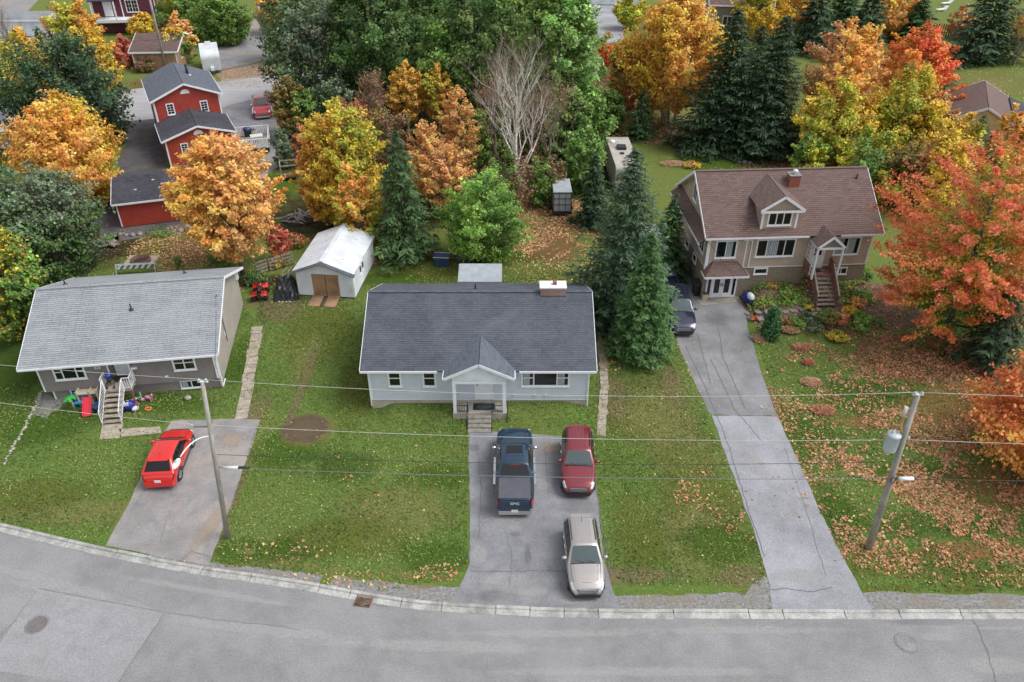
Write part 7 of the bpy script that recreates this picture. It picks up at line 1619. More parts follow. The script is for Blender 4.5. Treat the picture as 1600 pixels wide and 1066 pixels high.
wire(A, C_, .25, .016, 'wire_steel', 'thick lowest cable strung between the two wooden poles', 'cable_line'); wire(C_, C_ + RE, .3, .016, 'wire_dark', 'thick lowest cable leaving the transformer pole to the right', 'cable_line')
rp_ = rhw(-.1, -.1, 4.6); wire(at(PR, pr_, HR, HR * .66), rp_, .7, .012, 'wire_dark', 'service wire sagging from the transformer pole to the tan house', 'service_line')
a_ = R(8); hp = Vector((-27.4 + 9.93 * math.cos(a_) - 3.4 * math.sin(a_), 36.9 + 9.93 * math.sin(a_) + 3.4 * math.cos(a_), 4.6)); wire(at(PL, pl_, HL, HL * .7), hp, .4, .012, 'wire_dark', 'service wire from the streetlight pole to the taupe bungalow side', 'service_line')
# far poles
for (bx, ty, l) in (((261, 112), -70, 'tall far utility pole beside the brown outbuilding'), ((273, 103), 55, 'shorter far pole just right of the tall one')):
    T, p, H = pole(bx, ty, l, .17); insulator(T, 0, 0, H)
    if ty < 0: b = MB(); b.lathe([(.001, H * .74), (.28, H * .74), (.28, H * .84), (.001, H * .86)], (-.5, -.2, 0), 16); b.build('transformer', 'transformer_grey', T)
wire(G(-60, 60, 7), G(270, 60, 6.5), .5, .02, 'wire_dark', 'far dark wire crossing the top left trees')
wire(G(330, 112, 3.5), G(460, 82, 4.5), .2, .03, 'wire_dark', 'far dark wire above the gravel lot')
# ------------------------------------------------------------------ yard things
# quad bike
c = G(408, 463); T = thing('quad_bike', 'red and black quad bike beside the covered heap', 'quad bike', c, R(100))
for x in (.62, -.55):
    for s_ in (1, -1): q = MB(); q.lathe([(.12, -.13), (.25, -.14), (.28, -.1), (.28, .1), (.25, .14), (.12, .13)], (x, s_ * .42, .28), 16, axis='y'); w = q.build('wheel', 'tyre_rubber', T); q = MB(); q.lathe([(.001, .1 * s_), (.12, .11 * s_), (.13, .0)], (x, s_ * .42, .28), 12, axis='y'); q.build('rim', 'rim_alloy', w)
q = MB(); q.hexa([(-.8, -.12, .3), (.8, -.12, .3), (.8, .12, .3), (-.8, .12, .3), (-.7, -.16, .6), (.7, -.16, .6), (.7, .16, .6), (-.7, .16, .6)]); q.build('frame', 'black_metal', T)
for x0, x1, nm in ((.3, .95, 'front_fender'), (-.9, -.25, 'rear_fender')):
    for s_ in (1, -1): q = MB(); q.hexa([(x0, s_ * .14, .58), (x1, s_ * .14, .56), (x1, s_ * .56, .48), (x0, s_ * .56, .5), (x0 + .08, s_ * .14, .68), (x1 - .08, s_ * .14, .66), (x1 - .1, s_ * .52, .6), (x0 + .1, s_ * .52, .62)] if s_ > 0 else [(x0, s_ * .56, .5), (x1, s_ * .56, .48), (x1, s_ * .14, .56), (x0, s_ * .14, .58), (x0 + .1, s_ * .52, .62), (x1 - .1, s_ * .52, .6), (x1 - .08, s_ * .14, .66), (x0 + .08, s_ * .14, .68)]); q.build(nm, 'paint_red', T)
q = MB(); q.blob((-.1, 0, .72), .48, .17, .12, 12, 8); q.build('seat', 'black_plastic', T); q = MB(); q.blob((.38, 0, .76), .22, .17, .14, 12, 8); q.build('tank', 'paint_red', T)
for x in (.68, -.66):
    q = MB()
    for k in range(5): q.bar((x - .22, -.36 + k * .18, .74), (x + .22, -.36 + k * .18, .74), .025, .025)
    q.bar((x - .22, -.38, .74), (x - .22, .38, .74), .03, .03); q.bar((x + .22, -.38, .74), (x + .22, .38, .74), .03, .03); q.build('rack', 'black_metal', T)
q = MB(); q.bar((.3, 0, .7), (.22, 0, .98), .05, .05); q.bar((.2, -.38, 1.0), (.2, .38, 1.0), .04, .04); q.build('handlebar', 'black_metal', T)
for s_ in (.3, -.3): q = MB(); q.box(-.93, s_ - .05, .52, -.9, s_ + .05, .58); q.build('taillight', 'tail_lens', T)
# tarp covered heap
c = G(446, 465); T = thing('covered_heap', 'heap covered with black plastic tarp leaning by the white shed', 'tarp', c + Vector((0, .6, 0)), R(10)); rg = random.Random(3); b = MB(); nx, ny = 18, 16; vs = []
for j in range(ny + 1):
    for i in range(nx + 1):
        u, v = i / nx * 2 - 1, j / ny * 2 - 1; r = max(abs(u), abs(v)); h = 1.25 * (1 - r ** 2.2) ** .8 * (1 + .3 * v) + .06 * math.sin(i * 2.1 + j) + .05 * math.sin(j * 1.7 - i * .8); vs.append((u * (.85 - .1 * v) + .05 * math.sin(j * 1.3), v * 1.15 + .05 * math.sin(i * 1.9), max(.02, h) if r < .99 else .02))
b.add(vs, [(j * (nx + 1) + i, j * (nx + 1) + i + 1, (j + 1) * (nx + 1) + i + 1, (j + 1) * (nx + 1) + i) for j in range(ny) for i in range(nx)]); b.build('tarp', 'tarp_black', T)
for s_ in (-.2, .3): b = MB(); b.tube([(s_, .1, 1.2), (s_ * .8, .5, 1.45), (s_ * .6 + .3, 1.0, 1.6)], .03, 6); b.build('pole', 'grey_wood', T)
for k in range(4): b = MB(); b.blob((-.5 + k * .25, -1.2 - .05 * k, .05), .1, .08, .06, 8, 5, 0, .15, rg); b.build('stone', 'stone_pale', T)
# pallet fence: single pallets stood on edge
P0, P1 = G(402, 430), G(462, 412)
for k in range(3):
    a, c = P0.lerp(P1, k / 3), P0.lerp(P1, (k + .9) / 3); T = thing('wooden_pallet', ['grey pallet standing nearest the quad bike', 'middle grey pallet of the pallet fence', 'grey pallet nearest the white shed corner'][k], 'pallet', a, math.atan2((c - a).y, (c - a).x) + (.1, -.06, .04)[k], 'pallets standing as a fence'); L = (c - a).length
    for z in (.08, .36, .64, .92): q = MB(); q.box(0, -.02, z, L, .02, z + .12); q.build('slat', 'grey_wood', T)
    for x in (.0, L / 2 - .05, L - .1): q = MB(); q.box(x, .022, .02, x + .1, .1, 1.05); q.build('stringer', 'grey_wood', T)
# brush pile
T = thing('brush_pile', 'pile of cut branches on ash near the orange maple', 'brush pile', G(468, 345)); b = MB(); b.blob((0, 0, 0), 1.5, 1.2, .35, 14, 6, 0, .1, rg); b.build('ash_heap', 'ash', T)
for k in range(22): a = rg.uniform(0, 6.28); r = rg.uniform(0, 1.1); d = rg.uniform(0, 3.14); L = rg.uniform(.4, 1.1); x, y = r * math.cos(a), r * math.sin(a); q = MB(); q.tube([(x - L * math.cos(d), y - L * math.sin(d), .25 + rg.uniform(0, .25)), (x + L * math.cos(d), y + L * math.sin(d), .3 + rg.uniform(0, .4))], rg.uniform(.02, .05), 5); q.build('branch', 'bark_pale', T)
T = thing('wood_pile', 'heap of split grey wood at the dark green tree edge', 'wood pile', G(160, 384))
for k in range(26): x, y = rg.uniform(-1.2, 1.2), rg.uniform(-.5, .5); d = rg.uniform(-.6, .6); q = MB(); z = .12 + .35 * rg.random() * (1 - abs(x) / 1.4); q.tube([(x - .28 * math.cos(d), y - .28 * math.sin(d), z), (x + .28 * math.cos(d), y + .28 * math.sin(d), z + .05)], rg.uniform(.07, .12), 7); q.build('log', 'grey_wood', T)
T = thing('timber_pergola', 'weathered open timber frame beside the yellow maple', 'frame', G(455, 283), R(15))
for a, c in (((-.8, 0, 0), (-.8, 0, 1.5)), ((.8, 0, 0), (.8, 0, 1.5)), ((-.8, 0, 1.5), (.8, 0, 1.5)), ((-.8, 1.4, 0), (-.8, 1.4, 1.5)), ((.8, 1.4, 0), (.8, 1.4, 1.5)), ((-.8, 0, 1.5), (-.8, 1.4, 1.5)), ((.8, 0, 1.5), (.8, 1.4, 1.5)), ((-.8, 1.4, 1.5), (.8, 1.4, 1.5)), ((-.8, 0, .7), (.8, 0, .7))): q = MB(); q.bar(a, c, .1, .1); q.build('beam', 'grey_wood', T)
for k in range(7): q = MB(); q.box(-.78 + k * .22, .05, .3, -.6 + k * .22, 1.3, .34); q.build('board', 'dark_wood', T)
# fire pit
T = thing('fire_pit', 'round rusty fire pit on a concrete slab behind the taupe bungalow', 'fire pit', G(221, 410)); b = MB(); b.box(-1.25, -.85, 0, 1.05, 1.0, .06); b.build('slab', 'paver', T); b = MB(); b.lathe([(.72, .06), (.74, .32), (.62, .34), (.58, .12), (.001, .1)], (0, 0, 0), 26); b.build('ring', 'rust_metal', T); b = MB(); b.lathe([(.57, .125), (.3, .16), (.001, .17)], (0, 0, 0), 16); b.build('ash_bed', 'ash', T)
# bench swing (striped)
T = thing('garden_swing', 'striped green and white garden swing bench behind the light roof', 'swing', G(210, 436) + Vector((0, .7, 0)), R(6))
for k in range(12): q = MB(); q.box(-1.3 + k * .215, -.3, .62, -1.3 + k * .215 + (.2), .3, .65); q.build('slat', 'hammock_dark' if k % 2 else 'hammock_cloth', T)
for s_ in (-1.4, 1.4): q = MB(); q.bar((s_, -.4, 0), (s_, 0, .9), .05, .05); q.bar((s_, .4, 0), (s_, 0, .9), .05, .05); q.build('leg', 'white_metal', T)
q = MB(); q.bar((-1.4, 0, .9), (1.4, 0, .9), .05, .05); q.bar((-1.4, .32, .65), (1.4, .32, .65), .05, .05); q.build('rail', 'white_metal', T)
# tote and wheelbarrow behind main house
T = thing('storage_bin', 'dark blue storage bin on the back lawn', 'bin', G(691, 414), R(-4)); q = MB(); q.hexa([(-.5, -.35, 0), (.5, -.35, 0), (.5, .35, 0), (-.5, .35, 0), (-.58, -.4, .75), (.58, -.4, .75), (.58, .4, .75), (-.58, .4, .75)]); q.build('body', 'tote_blue', T); q = MB(); q.box(-.62, -.44, .752, .62, .44, .82); q.build('lid', 'tote_blue', T); q = MB(); q.box(-.63, -.45, .825, .63, -.4, .86); q.box(-.63, .4, .825, .63, .45, .86); q.build('rim', 'dull_white', T)
T = thing('wheelbarrow', 'grey wheelbarrow beside the dark blue bin', 'wheelbarrow', G(724, 410), R(5)); b = MB()
top_r = [(-.6, -.35, .65), (.6, -.35, .65), (.6, .35, .65), (-.6, .35, .65)]; bot_r = [(-.35, -.2, .3), (.35, -.2, .3), (.35, .2, .3), (-.35, .2, .3)]
for i in range(4): j = (i + 1) % 4; b.face((bot_r[i], bot_r[j], top_r[j], top_r[i])); b.face((top_r[i], top_r[j], bot_r[j], bot_r[i]))
b.face(bot_r); b.build('tray', 'trailer_panel', T); b = MB(); b.lathe([(.1, -.04), (.18, -.04), (.18, .04), (.1, .04)], (.6, 0, .18), 14, axis='y'); b.build('wheel', 'tyre_rubber', T)
for s_ in (-.25, .25): b = MB(); b.bar((.6, s_ * .3, .2), (-1.0, s_, .6), .04, .04); b.bar((-.3, s_, 0), (-.3, s_, .35), .04, .04); b.build('handle', 'brown_wood', T)
# bins by the tan house
T = thing('wheelie_bin', 'black wheeled rubbish bin beside the french doors', 'bin', G(1092, 462) + Vector((-.1, .2, 0)), R(5)); q = MB(); q.hexa([(-.28, -.3, .05), (.28, -.3, .05), (.28, .3, .05), (-.28, .3, .05), (-.36, -.38, 1.0), (.36, -.38, 1.0), (.36, .38, 1.0), (-.36, .38, 1.0)]); q.build('body', 'plastic_black', T); q = MB(); q.hexa([(-.4, -.43, 1.0), (.4, -.43, 1.0), (.4, .42, 1.02), (-.4, .42, 1.02), (-.34, -.35, 1.07), (.34, -.35, 1.07), (.34, .38, 1.12), (-.34, .38, 1.12)]); q.build('lid', 'black_plastic', T)
for s_ in (-.25, .25): q = MB(); q.lathe([(.001, -.03), (.1, -.03), (.1, .03), (.001, .03)], (s_, .33, .1), 12, axis='x'); q.build('wheel', 'tyre_rubber', T)
T = thing('wooden_barrel', 'brown half barrel right of the black rubbish bin', 'barrel', G(1108, 462)); b = MB(); b.lathe([(.001, 0), (.27, 0), (.33, .35), (.28, .72), (.24, .72), (.24, .66), (.001, .66)], (0, 0, 0), 18); b.build('staves', 'dark_wood', T)
for z in (.12, .55): b = MB(); b.lathe([(.31, z), (.325, z), (.325, z + .06), (.31, z + .06)], (0, 0, 0), 18); b.build('hoop', 'black_metal', T)
T = thing('cream_planter', 'small cream planter box between bin and barrel', 'planter', G(1100, 468), R(3)); q = MB(); q.hexa([(-.16, -.16, 0), (.16, -.16, 0), (.16, .16, 0), (-.16, .16, 0), (-.2, -.2, .5), (.2, -.2, .5), (.2, .2, .5), (-.2, .2, .5)]); q.build('box', 'plastic_cream', T); q = MB(); q.box(-.17, -.17, .502, .17, .17, .52); q.build('soil_fill', 'soil', T)
T = thing('flower_tub', 'pinkish shrub in a dark tub right of the french doors', 'planter', G(1150, 458)); b = MB(); b.lathe([(.001, 0), (.2, 0), (.26, .35), (.001, .33)], (0, 0, 0), 14); b.build('tub', 'plastic_black', T); tree_parts(T, 1.0, .42, kind='round', pal='brown', pal2='pink', mix=.5, leaves=500, size=.06, twigs=30, z0=.3, seed=181, bark='bark_dark', limbs=4)
T = thing('covered_scooter', 'blue and silver covered garden cart beside the flower bed', 'cart', G(1168, 474), R(110)); b = MB(); b.blob((0, 0, .45), .6, .36, .42, 16, 10); b.build('cover', 'plastic_royal', T); b = MB(); b.blob((-.15, 0, .55), .42, .3, .38, 14, 8); b.build('silver_panel', 'white_metal', T); b = MB(); b.box(-.75, -.3, .1, -.35, .3, .5); b.build('front_box', 'plastic_black', T); b = MB()
for s_ in (.33, -.33): b.lathe([(.001, -.04), (.17, -.04), (.17, .04), (.001, .04)], (-.3, s_, .17), 12, axis='y')
b.build('wheel', 'tyre_rubber', T)
# toys before the taupe bungalow
def tp(px, py): return G(px, py)
T = thing('toy_slide', 'small red slide of the plastic play set', 'toy slide', tp(141, 643), R(8)); b = MB(); b.bar((0, -.55, .08), (0, .25, .85), .42, .05); b.build('chute', 'plastic_redpink', T)
for s_ in (-.22, .22): b = MB(); b.bar((s_, -.55, .12), (s_, .25, .9), .05, .12); b.build('side_rail', 'plastic_redpink', T)
T = thing('toy_climber', 'cream and blue plastic climber behind the red slide', 'toy climber', tp(135, 634) + Vector((0, .25, 0)), R(8))
for x in (-.35, .35, .75): b = MB(); b.box(x - .04, -.25, 0, x + .04, .25, 1.0); b.build('panel', 'plastic_cream', T)
b = MB(); b.box(-.35, -.25, .8, .75, .25, .86); b.build('platform', 'plastic_cream', T)
T = thing('toy_chair', 'blue plastic toy chair left of the red slide', 'toy chair', tp(126, 634), R(8)); b = MB(); b.box(-.25, -.2, .25, .25, .2, .32); b.build('seat', 'plastic_blue', T); b = MB(); b.box(-.25, .2, .25, .25, .26, .85); b.build('backrest', 'plastic_blue', T)
for x in (-.22, .22): b = MB(); b.box(x - .03, -.2, 0, x + .03, .24, .248); b.build('leg', 'plastic_blue', T)
T = thing('toy_palm', 'bright green plastic palm of the play set', 'toy', tp(116, 640), R(0)); b = MB(); b.tube([(0, 0, 0), (.05, 0, .5), (.0, 0, .9)], .05, 8); b.build('stem', 'plastic_cream', T); b = MB()
for k in range(6): a = k * 1.05; b.bar((0, 0, .95), (.35 * math.cos(a), .35 * math.sin(a), .8), .14, .03)
b.build('leaf', 'plastic_green', T)
T = thing('toy_stroller', 'royal blue folded play tent right of the white stairs', 'toy', tp(202, 640), R(20)); b = MB(); b.blob((0, 0, .3), .42, .3, .32, 12, 8, 0, .1, rg); b.build('cloth', 'plastic_royal', T); b = MB(); b.box(-.2, -.25, .45, .1, .1, .6); b.build('pale_panel', 'dull_white', T)
T = thing('toy_tricycle', 'aqua and white toy tricycle beside the blue tent', 'toy', tp(215, 630), R(30))
b = MB(); b.bar((-.25, 0, .25), (.3, 0, .4), .06, .06); b.bar((.3, 0, .1), (.3, 0, .6), .04, .04); b.bar((.28, -.2, .6), (.28, .2, .6), .04, .04); b.build('frame', 'plastic_aqua', T); b = MB(); b.blob((-.1, 0, .36), .15, .12, .06, 10, 6); b.build('seat', 'dull_white', T)
for x, y in ((.3, 0), (-.25, .2), (-.25, -.2)): b = MB(); b.lathe([(.001, -.03), (.13, -.03), (.13, .03), (.001, .03)], (x, y, .13), 12, axis='y'); b.build('wheel', 'plastic_pink', T)
T = thing('toy_pony', 'pink plastic riding toy near the basement window', 'toy', tp(233, 626), R(-10)); b = MB(); b.blob((0, 0, .25), .26, .12, .13, 10, 6); b.build('body', 'plastic_pink', T); b = MB(); b.blob((.26, 0, .42), .1, .07, .12, 8, 6); b.build('head', 'plastic_pink', T)
for x, y in ((.18, .08), (.18, -.08), (-.18, .08), (-.18, -.08)): b = MB(); b.bar((x, y, 0), (x * .9, y, .2), .05, .05); b.build('leg', 'plastic_pink', T)
T = thing('doll_stroller', 'lilac doll stroller lying between tent and tricycle', 'toy', tp(213, 643), R(50)); b = MB(); b.blob((0, 0, .22), .22, .16, .14, 10, 6); b.build('seat', 'dull_white', T); b = MB(); b.bar((-.2, -.14, 0), (.25, -.14, .5), .025, .025); b.bar((-.2, .14, 0), (.25, .14, .5), .025, .025); b.bar((.25, -.14, .5), (.25, .14, .5), .025, .025); b.build('handle', 'plastic_pink', T)
T = thing('orange_toy', 'orange ring toy on the grass right of the stairs', 'toy', tp(232, 640)); b = MB(); b.tube([(.17 * math.cos(a * .5236), .14 * math.sin(a * .5236), .06) for a in range(13)], .045, 6); b.build('ring', 'plastic_orange', T); b = MB(); b.blob((0, 0, .12), .06, .06, .08, 8, 5); b.build('knob', 'plastic_orange', T)
T = thing('toy_wagon', 'dark green toy wagon left of the white stairs', 'toy', tp(154, 640), R(80)); b = MB(); b.hexa([(-.3, -.18, .15), (.3, -.18, .15), (.3, .18, .15), (-.3, .18, .15), (-.35, -.22, .36), (.35, -.22, .36), (.35, .22, .36), (-.35, .22, .36)]); b.build('tub', 'tote_blue', T)
for x in (-.22, .22):
    for s_ in (-.2, .2): b = MB(); b.lathe([(.001, -.02), (.09, -.02), (.09, .02), (.001, .02)], (x, s_, .09), 10, axis='y'); b.build('wheel', 'dull_white', T)
T = thing('planter_barrel', 'round grey tub with a plant right of the landing', 'planter', tp(206, 607) + Vector((.3, -.3, 0))); b = MB(); b.lathe([(.001, 0), (.26, 0), (.32, .5), (.28, .5), (.001, .45)], (0, 0, 0), 16); b.build('tub', 'stone_grey', T); tree_parts(T, .95, .35, kind='round', pal='green', leaves=300, size=.06, twigs=24, z0=.5, seed=182, bark='bark_dark', limbs=3)
T = thing('baby_stroller', 'black and navy pushchair on the landing beside the white door', 'pushchair', H2.matrix_basis @ Vector((0, 0, 0)) if False else Vector((-27.4 + 4.0 * math.cos(R(8)) + .45 * math.sin(R(8)), 36.9 + 4.0 * math.sin(R(8)) - .45 * math.cos(R(8)), 1.2)), R(98)); b = MB(); b.blob((0, 0, .55), .26, .2, .2, 12, 8); b.build('seat', 'black_plastic', T); b = MB(); b.blob((-.1, 0, .8), .2, .2, .14, 10, 6); b.build('canopy', 'plastic_royal', T); b = MB()
for s_ in (-.2, .2): b.bar((.35, s_, .08), (-.35, s_, .95), .03, .03); b.bar((-.3, s_, .08), (.15, s_, .6), .03, .03)
b.build('frame', 'black_metal', T)
for x in (.35, -.3):
    for s_ in (-.2, .2): b = MB(); b.lathe([(.001, -.02), (.1, -.02), (.1, .02), (.001, .02)], (x, s_, .1), 12, axis='y'); b.build('wheel', 'tyre_rubber', T)
b = MB(); b.blob((0, 0, .1), .22, .18, .14, 10, 6, 0, .12, rg); top(b.build('boulder', 'stone_pale'), 'pale round stone on the lawn under the basement window', 'rock').location = tp(294, 624)
# loungers and picket fence on the far right lawn
for k, (px, py, l) in enumerate(((1470, 18, 'white sun lounger nearer the picket fence'), (1478, 8, 'white sun lounger further up the far lawn'))):
    T = thing('sun_lounger', l, 'lounger', G(px, py), R(20), 'white loungers on the far lawn')
    for i in range(6): q = MB(); q.box(-.9 + i * .25, -.35, .35, -.68 + i * .25, .35, .4); q.build('slat', 'white_trim', T)
    q = MB(); q.hexa([(.6, -.35, .35), (.65, -.35, .33), (.65, .35, .33), (.6, .35, .35), (1.15, -.35, .85), (1.2, -.35, .83), (1.2, .35, .83), (1.15, .35, .85)]); q.build('backrest', 'white_trim', T)
    for x in (-.8, .5):
        for y in (-.3, .3): q = MB(); q.box(x, y - .03, 0, x + .06, y + .03, .35); q.build('leg', 'white_trim', T)
a, c = G(1448, 54), G(1520, 60); T = thing('picket_fence', 'weathered picket fence on the far right lawn', 'fence', a, math.atan2((c - a).y, (c - a).x)); L = (c - a).length
for k in range(int(L / .32)): q = MB(); x = k * .32; q.box(x, -.02, .05, x + .14, .02, 1.7); q.build('picket', 'dark_wood', T)
for z in (.4, 1.3): q = MB(); q.box(0, .022, z, L, .07, z + .1); q.build('rail', 'dark_wood', T)
a, c = G(12, 200), G(46, 236); T = thing('trampoline', 'dark round trampoline net at the left edge of the far lawn', 'trampoline', G(25, 236))
b = MB(); b.lathe([(1.6, .75), (1.7, .78), (1.7, .82), (1.55, .82), (.001, .78)], (0, 0, 0), 24); b.build('bed', 'plastic_black', T)
for k in range(8): b = MB(); x, y = 1.68 * math.cos(k * .785), 1.68 * math.sin(k * .785); b.bar((x, y, 0), (x, y, 2.2), .05, .05); b.build('post', 'white_metal', T)
b = MB(); b.tube([(1.68 * math.cos(k * .2618), 1.68 * math.sin(k * .2618), 2.2) for k in range(25)], .03, 5); b.build('hoop', 'black_metal', T)
def inpoly(x, y, P):
    r = np.zeros(len(x), bool); j = len(P) - 1
    for i in range(len(P)):
        xi, yi, xj, yj = P[i].x, P[i].y, P[j].x, P[j].y
        r ^= ((yi > y) != (yj > y)) & (x < (xj - xi) * (y - yi) / (yj - yi + 1e-9) + xi); j = i
    return r
# raked leaf heaps
def leaf_heap(px, py, r, h, pal, label, n=700, seed=1, z=0., ell=1.6):
    rng = np.random.default_rng(seed); p = G(px, py, z); T = thing('leaf_heap', label, 'leaf pile', p, 0, 'raked heaps of fallen leaves'); b = MB(); b.blob((0, 0, 0), r * ell * .7, r * .7, h * .6, 14, 8, 0, .08, random.Random(seed)); b.build('core', 'gravel_brown', T)
    a = rng.random(n) * 6.28; q = rng.random(n) ** .55; x, y = r * ell * q * np.cos(a), r * q * np.sin(a); C = np.stack([x, y, h * np.sqrt(np.clip(1 - q ** 2, 0, 1)) + .03 + rng.normal(0, .015, n)], 1); N = rng.normal(0, .7, (n, 3)) + np.array([0, 0, 1]); V = quads(C, N, .075 * rng.uniform(.6, 1.4, n), .7, rng); o = link(bpy.data.objects.new('leaves', qmesh('leaves', V, pick(LP[pal], rng.random(n), rng, .25)))); o.parent = T
LP = dict(tan=[lin(196, 162, 124), lin(180, 138, 100), lin(206, 176, 138), lin(160, 118, 88)], rust=[lin(180, 126, 92), lin(196, 148, 110), lin(158, 104, 76)], redorange=[lin(180, 104, 76), lin(196, 128, 92)])
for i, (px, py, r, pal, l, z, el) in enumerate(((1187, 530, .5, 'tan', 'leaf heap on the driveway edge beside the conical cedar', 0, 1.2), (1235, 517, .42, 'tan', 'leaf heap right of the conical cedar', .1, 1.5), (1253, 544, .42, 'rust', 'rusty leaf heap below the flower bed', 0, 1.7), (1267, 599, .45, 'tan', 'pale leaf heap alone on the open lawn', 0, 1.5), (1262, 568, .28, 'redorange', 'tiny red leaf heap above the pale one', 0, 1.4), (1052, 257, .7, 'tan', 'tan leaf heap on the lawn behind the tan house gable', 0, 1.9), (1285, 642, .5, 'rust', 'flat leaf heap on the lawn below the pale one', 0, 1.5))):
    leaf_heap(px, py, r, .2, pal, l, 1800, 200 + i, z, el)

# ------------------------------------------------------------------ fallen leaves and grass
LF_PAL = [lin(206, 160, 112), lin(196, 132, 92), lin(176, 104, 76), lin(216, 176, 120), lin(190, 116, 84), lin(212, 184, 104)]
rng = np.random.default_rng(77); Cs, Cc = [], []
Cz = []
def scatter(px, py, rx, ry, n, pal=LF_PAL, clump=0.):
    c = G(px, py); a = rng.random(n) * 6.28; q = np.sqrt(rng.random(n)); x, y = c.x + rx * q * np.cos(a), c.y + ry * q * np.sin(a)
    if clump:
        f = np.sin(x * .9 + 1.3 * np.sin(y * .7)) + np.sin(y * 1.1 + 1.7 * np.sin(x * .5 + 2)) + .9 * np.sin(x * 2.3 + y * 1.9 + np.sin(y * 3.1)) + .6 * np.sin(x * 5.1 - y * 4.3) + rng.normal(0, .35, n); k = f > clump - 1; x, y = x[k], y[k]
    Cs.append(np.stack([x, y, np.full(len(x), .03)], 1)); Cc.append(pick(pal, rng.random(len(x)), rng, .2)); Cz.append(np.full(len(x), .55 if pal is YL else 1.))
RL = [lin(198, 136, 92), lin(184, 112, 74), lin(204, 154, 108), lin(158, 88, 62), lin(206, 168, 118), lin(140, 92, 68)]
YL = [lin(206, 192, 120), lin(190, 170, 96), lin(210, 200, 150), lin(180, 150, 96)]
scatter(1480, 640, 11, 8, 16000, RL, 1.25); scatter(1560, 740, 8, 6, 12000, RL, 1.05); scatter(1420, 780, 12, 4.5, 8000, RL, 1.2); scatter(1520, 850, 7, 2.6, 2500, RL, .6); scatter(1400, 560, 6, 4, 2600, RL, .4); scatter(1340, 700, 6, 6, 900, LF_PAL)
scatter(1470, 560, 5.5, 3, 4200, [lin(150, 84, 62), lin(176, 104, 76), lin(120, 74, 58)], 0); scatter(1380, 640, 14, 9, 2000, YL)
scatter(855, 350, 4.5, 6, 7500, LF_PAL + RL, .1); scatter(900, 400, 6, 6, 2200, YL + LF_PAL, .4); scatter(845, 400, 12, 7, 1500, YL); scatter(940, 500, 2.2, 6, 1500, LF_PAL)
scatter(1035, 200, 8, 5, 5200, RL + LF_PAL, 0); scatter(1220, 245, 5, 7, 4200, [lin(150, 112, 84), lin(176, 138, 104), lin(130, 96, 72)], 0); scatter(1120, 262, 12, 6, 900, YL)
scatter(300, 385, 5, 4.2, 3200, LF_PAL + RL, 0); scatter(250, 395, 8, 5, 1500, YL); scatter(600, 395, 4, 2, 1200, LF_PAL, 0); scatter(440, 430, 4, 4, 500, YL)
scatter(680, 440, 16, 5, 900, YL); scatter(250, 120, 20, 14, 900, LF_PAL); scatter(1500, 150, 22, 18, 4200, YL + LF_PAL); scatter(420, 120, 7, 5, 1500, RL)
scatter(520, 750, 11, 7, 420, YL); scatter(1060, 750, 6, 9, 500, YL); scatter(120, 740, 8, 5, 200, YL); scatter(640, 720, 4, 4, 120, RL, .8); scatter(700, 895, 1.6, .5, 110, RL); scatter(440, 862, 2.5, .7, 60, LF_PAL); scatter(560, 905, 4, .5, 90, LF_PAL); scatter(870, 650, 5, 1.6, 160, YL)
scatter(1300, 480, 5, 4, 1000, RL + LF_PAL); scatter(1175, 480, .8, 3, 200, RL); scatter(1080, 420, 2, 5, 400, RL); scatter(1195, 620, 1, 6, 200, RL); scatter(1080, 560, 1, 3, 100, LF_PAL)
C = np.concatenate(Cs); col = np.concatenate(Cc); zs_ = np.concatenate(Cz)
a = R(RHA); lx = (C[:, 0] - RHO[0]) * math.cos(a) + (C[:, 1] - RHO[1]) * math.sin(a); ly = -(C[:, 0] - RHO[0]) * math.sin(a) + (C[:, 1] - RHO[1]) * math.cos(a)
keep = ~((lx > -.5) & (lx < 12) & (ly > .2) & (ly < 8.8)) & ~((C[:, 0] > -8.4) & (C[:, 0] < 4.6) & (C[:, 1] > 35.2) & (C[:, 1] < 46))
for P in (gp((1112, 650), (1215, 651), (1256, 740), (1305, 850), (1360, 949), (1206, 948), (1200, 905), (1178, 830), (1150, 755)), gp((1060, 470), (1165, 470), (1170, 520), (1215, 650), (1110, 648), (1060, 540)), gp((733, 672), (928, 682), (945, 880), (968, 948), (708, 940), (733, 760)), gp((165, 853), (245, 690), (268, 658), (407, 656), (345, 835), (326, 884))):
    keep &= ~(inpoly(C[:, 0], C[:, 1], P) & (rng.random(len(C)) < .955))
C, col, lx, ly, zs_ = C[keep], col[keep], lx[keep], ly[keep], zs_[keep]
bz = np.array([max(0, rh_h(x, y)) if 2.5 < x < 14.5 and -5.3 < y < .05 else 0. for x, y in zip(lx, ly)]); C[:, 2] += bz
n = len(C); N = rng.normal(0, .35, (n, 3)) + np.array([0, 0, 1]); V = quads(C, N, .072 * zs_ * np.clip(rng.lognormal(0, .32, n), .4, 1.8), .66, rng)
stuff(link(bpy.data.objects.new('fallen_leaves', qmesh('fallen_leaves', V, col))))
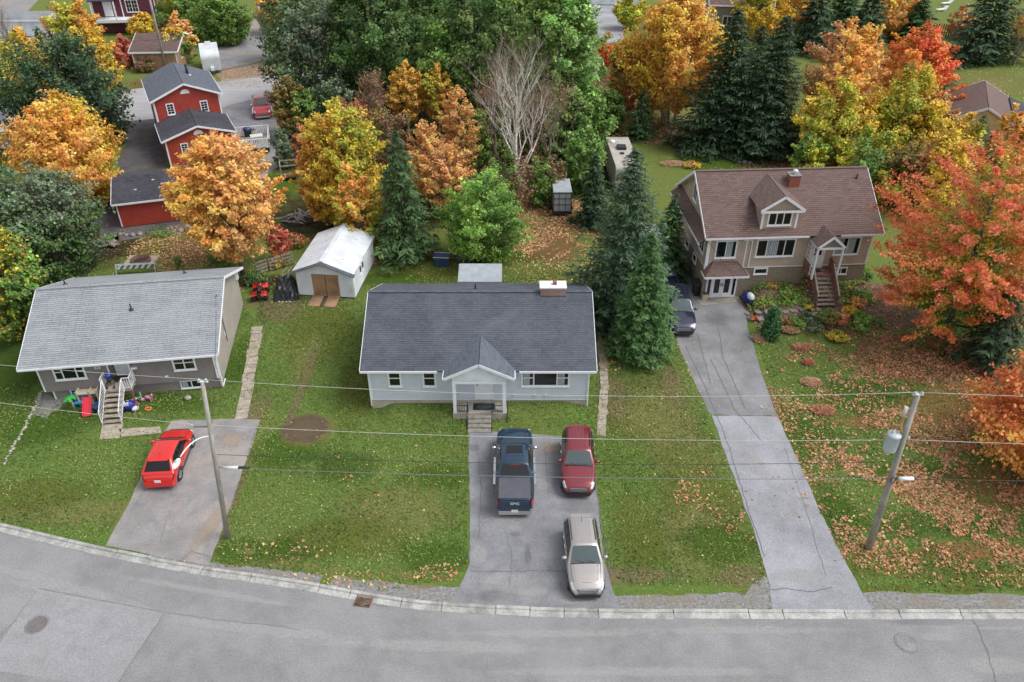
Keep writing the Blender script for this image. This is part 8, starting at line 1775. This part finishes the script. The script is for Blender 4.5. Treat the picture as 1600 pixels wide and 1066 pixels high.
# low leafy groundcover filling the flower bed
n = 9000; gx, gy = rng.uniform(2.9, 11.6, n), -rng.uniform(.1, 4.6, n); k = (rng.random(n) < .85 - .25 * (gy < -3.4)) & ~((gx > 7.0) & (gx < 8.9) & (gy > -3.2)) & (np.abs(gy + 3.0) > .42) & (np.sin(gx * 1.7 + gy * 2.1) + np.sin(gy * 2.9 - gx) > -.9); gx, gy = gx[k], gy[k]
W3 = np.array([tuple(rhw(x, y)) for x, y in zip(gx, gy)]); n = len(W3); W3[:, 2] += rng.random(n) * .22 + .03
f_ = .5 + .3 * np.sin(gx * 1.3 + gy) + rng.normal(0, .2, n); V = quads(W3, rng.normal(0, .5, (n, 3)) + np.array([0, 0, .9]), .085 * rng.uniform(.6, 1.5, n), .55, rng)
stuff(link(bpy.data.objects.new('groundcover_plants', qmesh('groundcover_plants', V, pick(PAL['green'] + PAL['brightgreen'][:2] + [lin(176, 168, 70), lin(120, 130, 70)], f_, rng, .22)))))
# grass tufts over the lawns in view
lawns = [gp((-60, 805), (0, 815), (160, 851), (205, 775), (243, 690), (262, 655), (345, 650), (405, 650), (380, 735), (345, 835), (332, 884), (480, 896), (600, 925), (700, 905), (730, 880), (731, 670), (925, 672), (935, 760), (950, 885), (975, 915), (1190, 915), (1198, 890), (1150, 760), (1105, 650), (1060, 545), (1000, 560), (945, 480), (930, 430), (580, 445), (570, 445), (410, 445), (400, 500), (370, 470), (75, 640), (40, 600), (-60, 590)),
         gp((1222, 650), (1180, 530), (1300, 545), (1500, 520), (1700, 520), (1700, 925), (1350, 925), (1310, 850), (1260, 740))]
Cs = []
for P in lawns:
    x0, x1 = min(p.x for p in P), max(p.x for p in P); y0, y1 = min(p.y for p in P), max(p.y for p in P); n = int((x1 - x0) * (y1 - y0) * 105); x, y = rng.uniform(x0, x1, n), rng.uniform(y0, y1, n); k = inpoly(x, y, P); Cs.append(np.stack([x[k], y[k]], 1))
XY = np.concatenate(Cs); k = ~((XY[:, 0] > -8.4) & (XY[:, 0] < 4.6) & (XY[:, 1] > 36.35) & (XY[:, 1] < 46)) & ~(np.hypot(XY[:, 0] - G(482, 672).x, XY[:, 1] - G(482, 672).y) < 1.7)
XY = XY[k]; n = len(XY); C = np.stack([XY[:, 0], XY[:, 1], np.full(n, .02)], 1)
bx_, by_ = XY[:, 0] + 8.2, XY[:, 1] - 36.4
for i_ in np.nonzero((bx_ > 0) & (bx_ < 12.6) & (by_ > -2))[0]:
    x_, y_ = bx_[i_], by_[i_]
    if .3 < x_ < 4.75: C[i_, 2] = .4 * sst((y_ + 1.9) / 1.7) * sst((x_ - .3) / 1.1)
    elif x_ > 7.95 and x_ < 12.5: C[i_, 2] = .52 * sst((y_ + 1.9) / 1.7) * (1 - .5 * sst((x_ - 11.2) / 1.2))
f = .5 + .25 * np.sin(XY[:, 0] * .8 + 1.2 * np.sin(XY[:, 1] * .6)) + .25 * np.sin(XY[:, 1] * .9 + 2 * np.sin(XY[:, 0] * .35)) + rng.normal(0, .16, n)
gc = pick([lin(62, 86, 36), lin(84, 108, 46), lin(106, 126, 58), lin(122, 134, 72)], np.clip(f, 0, 1) * .74, rng, .24)
N = rng.normal(0, 1, (n, 3)); N[:, 2] = np.abs(N[:, 2]) * .6 + .6; T_ = rng.normal(0, .6, (n, 3)); T_[:, 2] = 1.2; V = quads(C, N, rng.uniform(.035, .1, n), .4, rng, T_)
stuff(link(bpy.data.objects.new('grass_tufts', qmesh('grass_tufts', V, gc))))
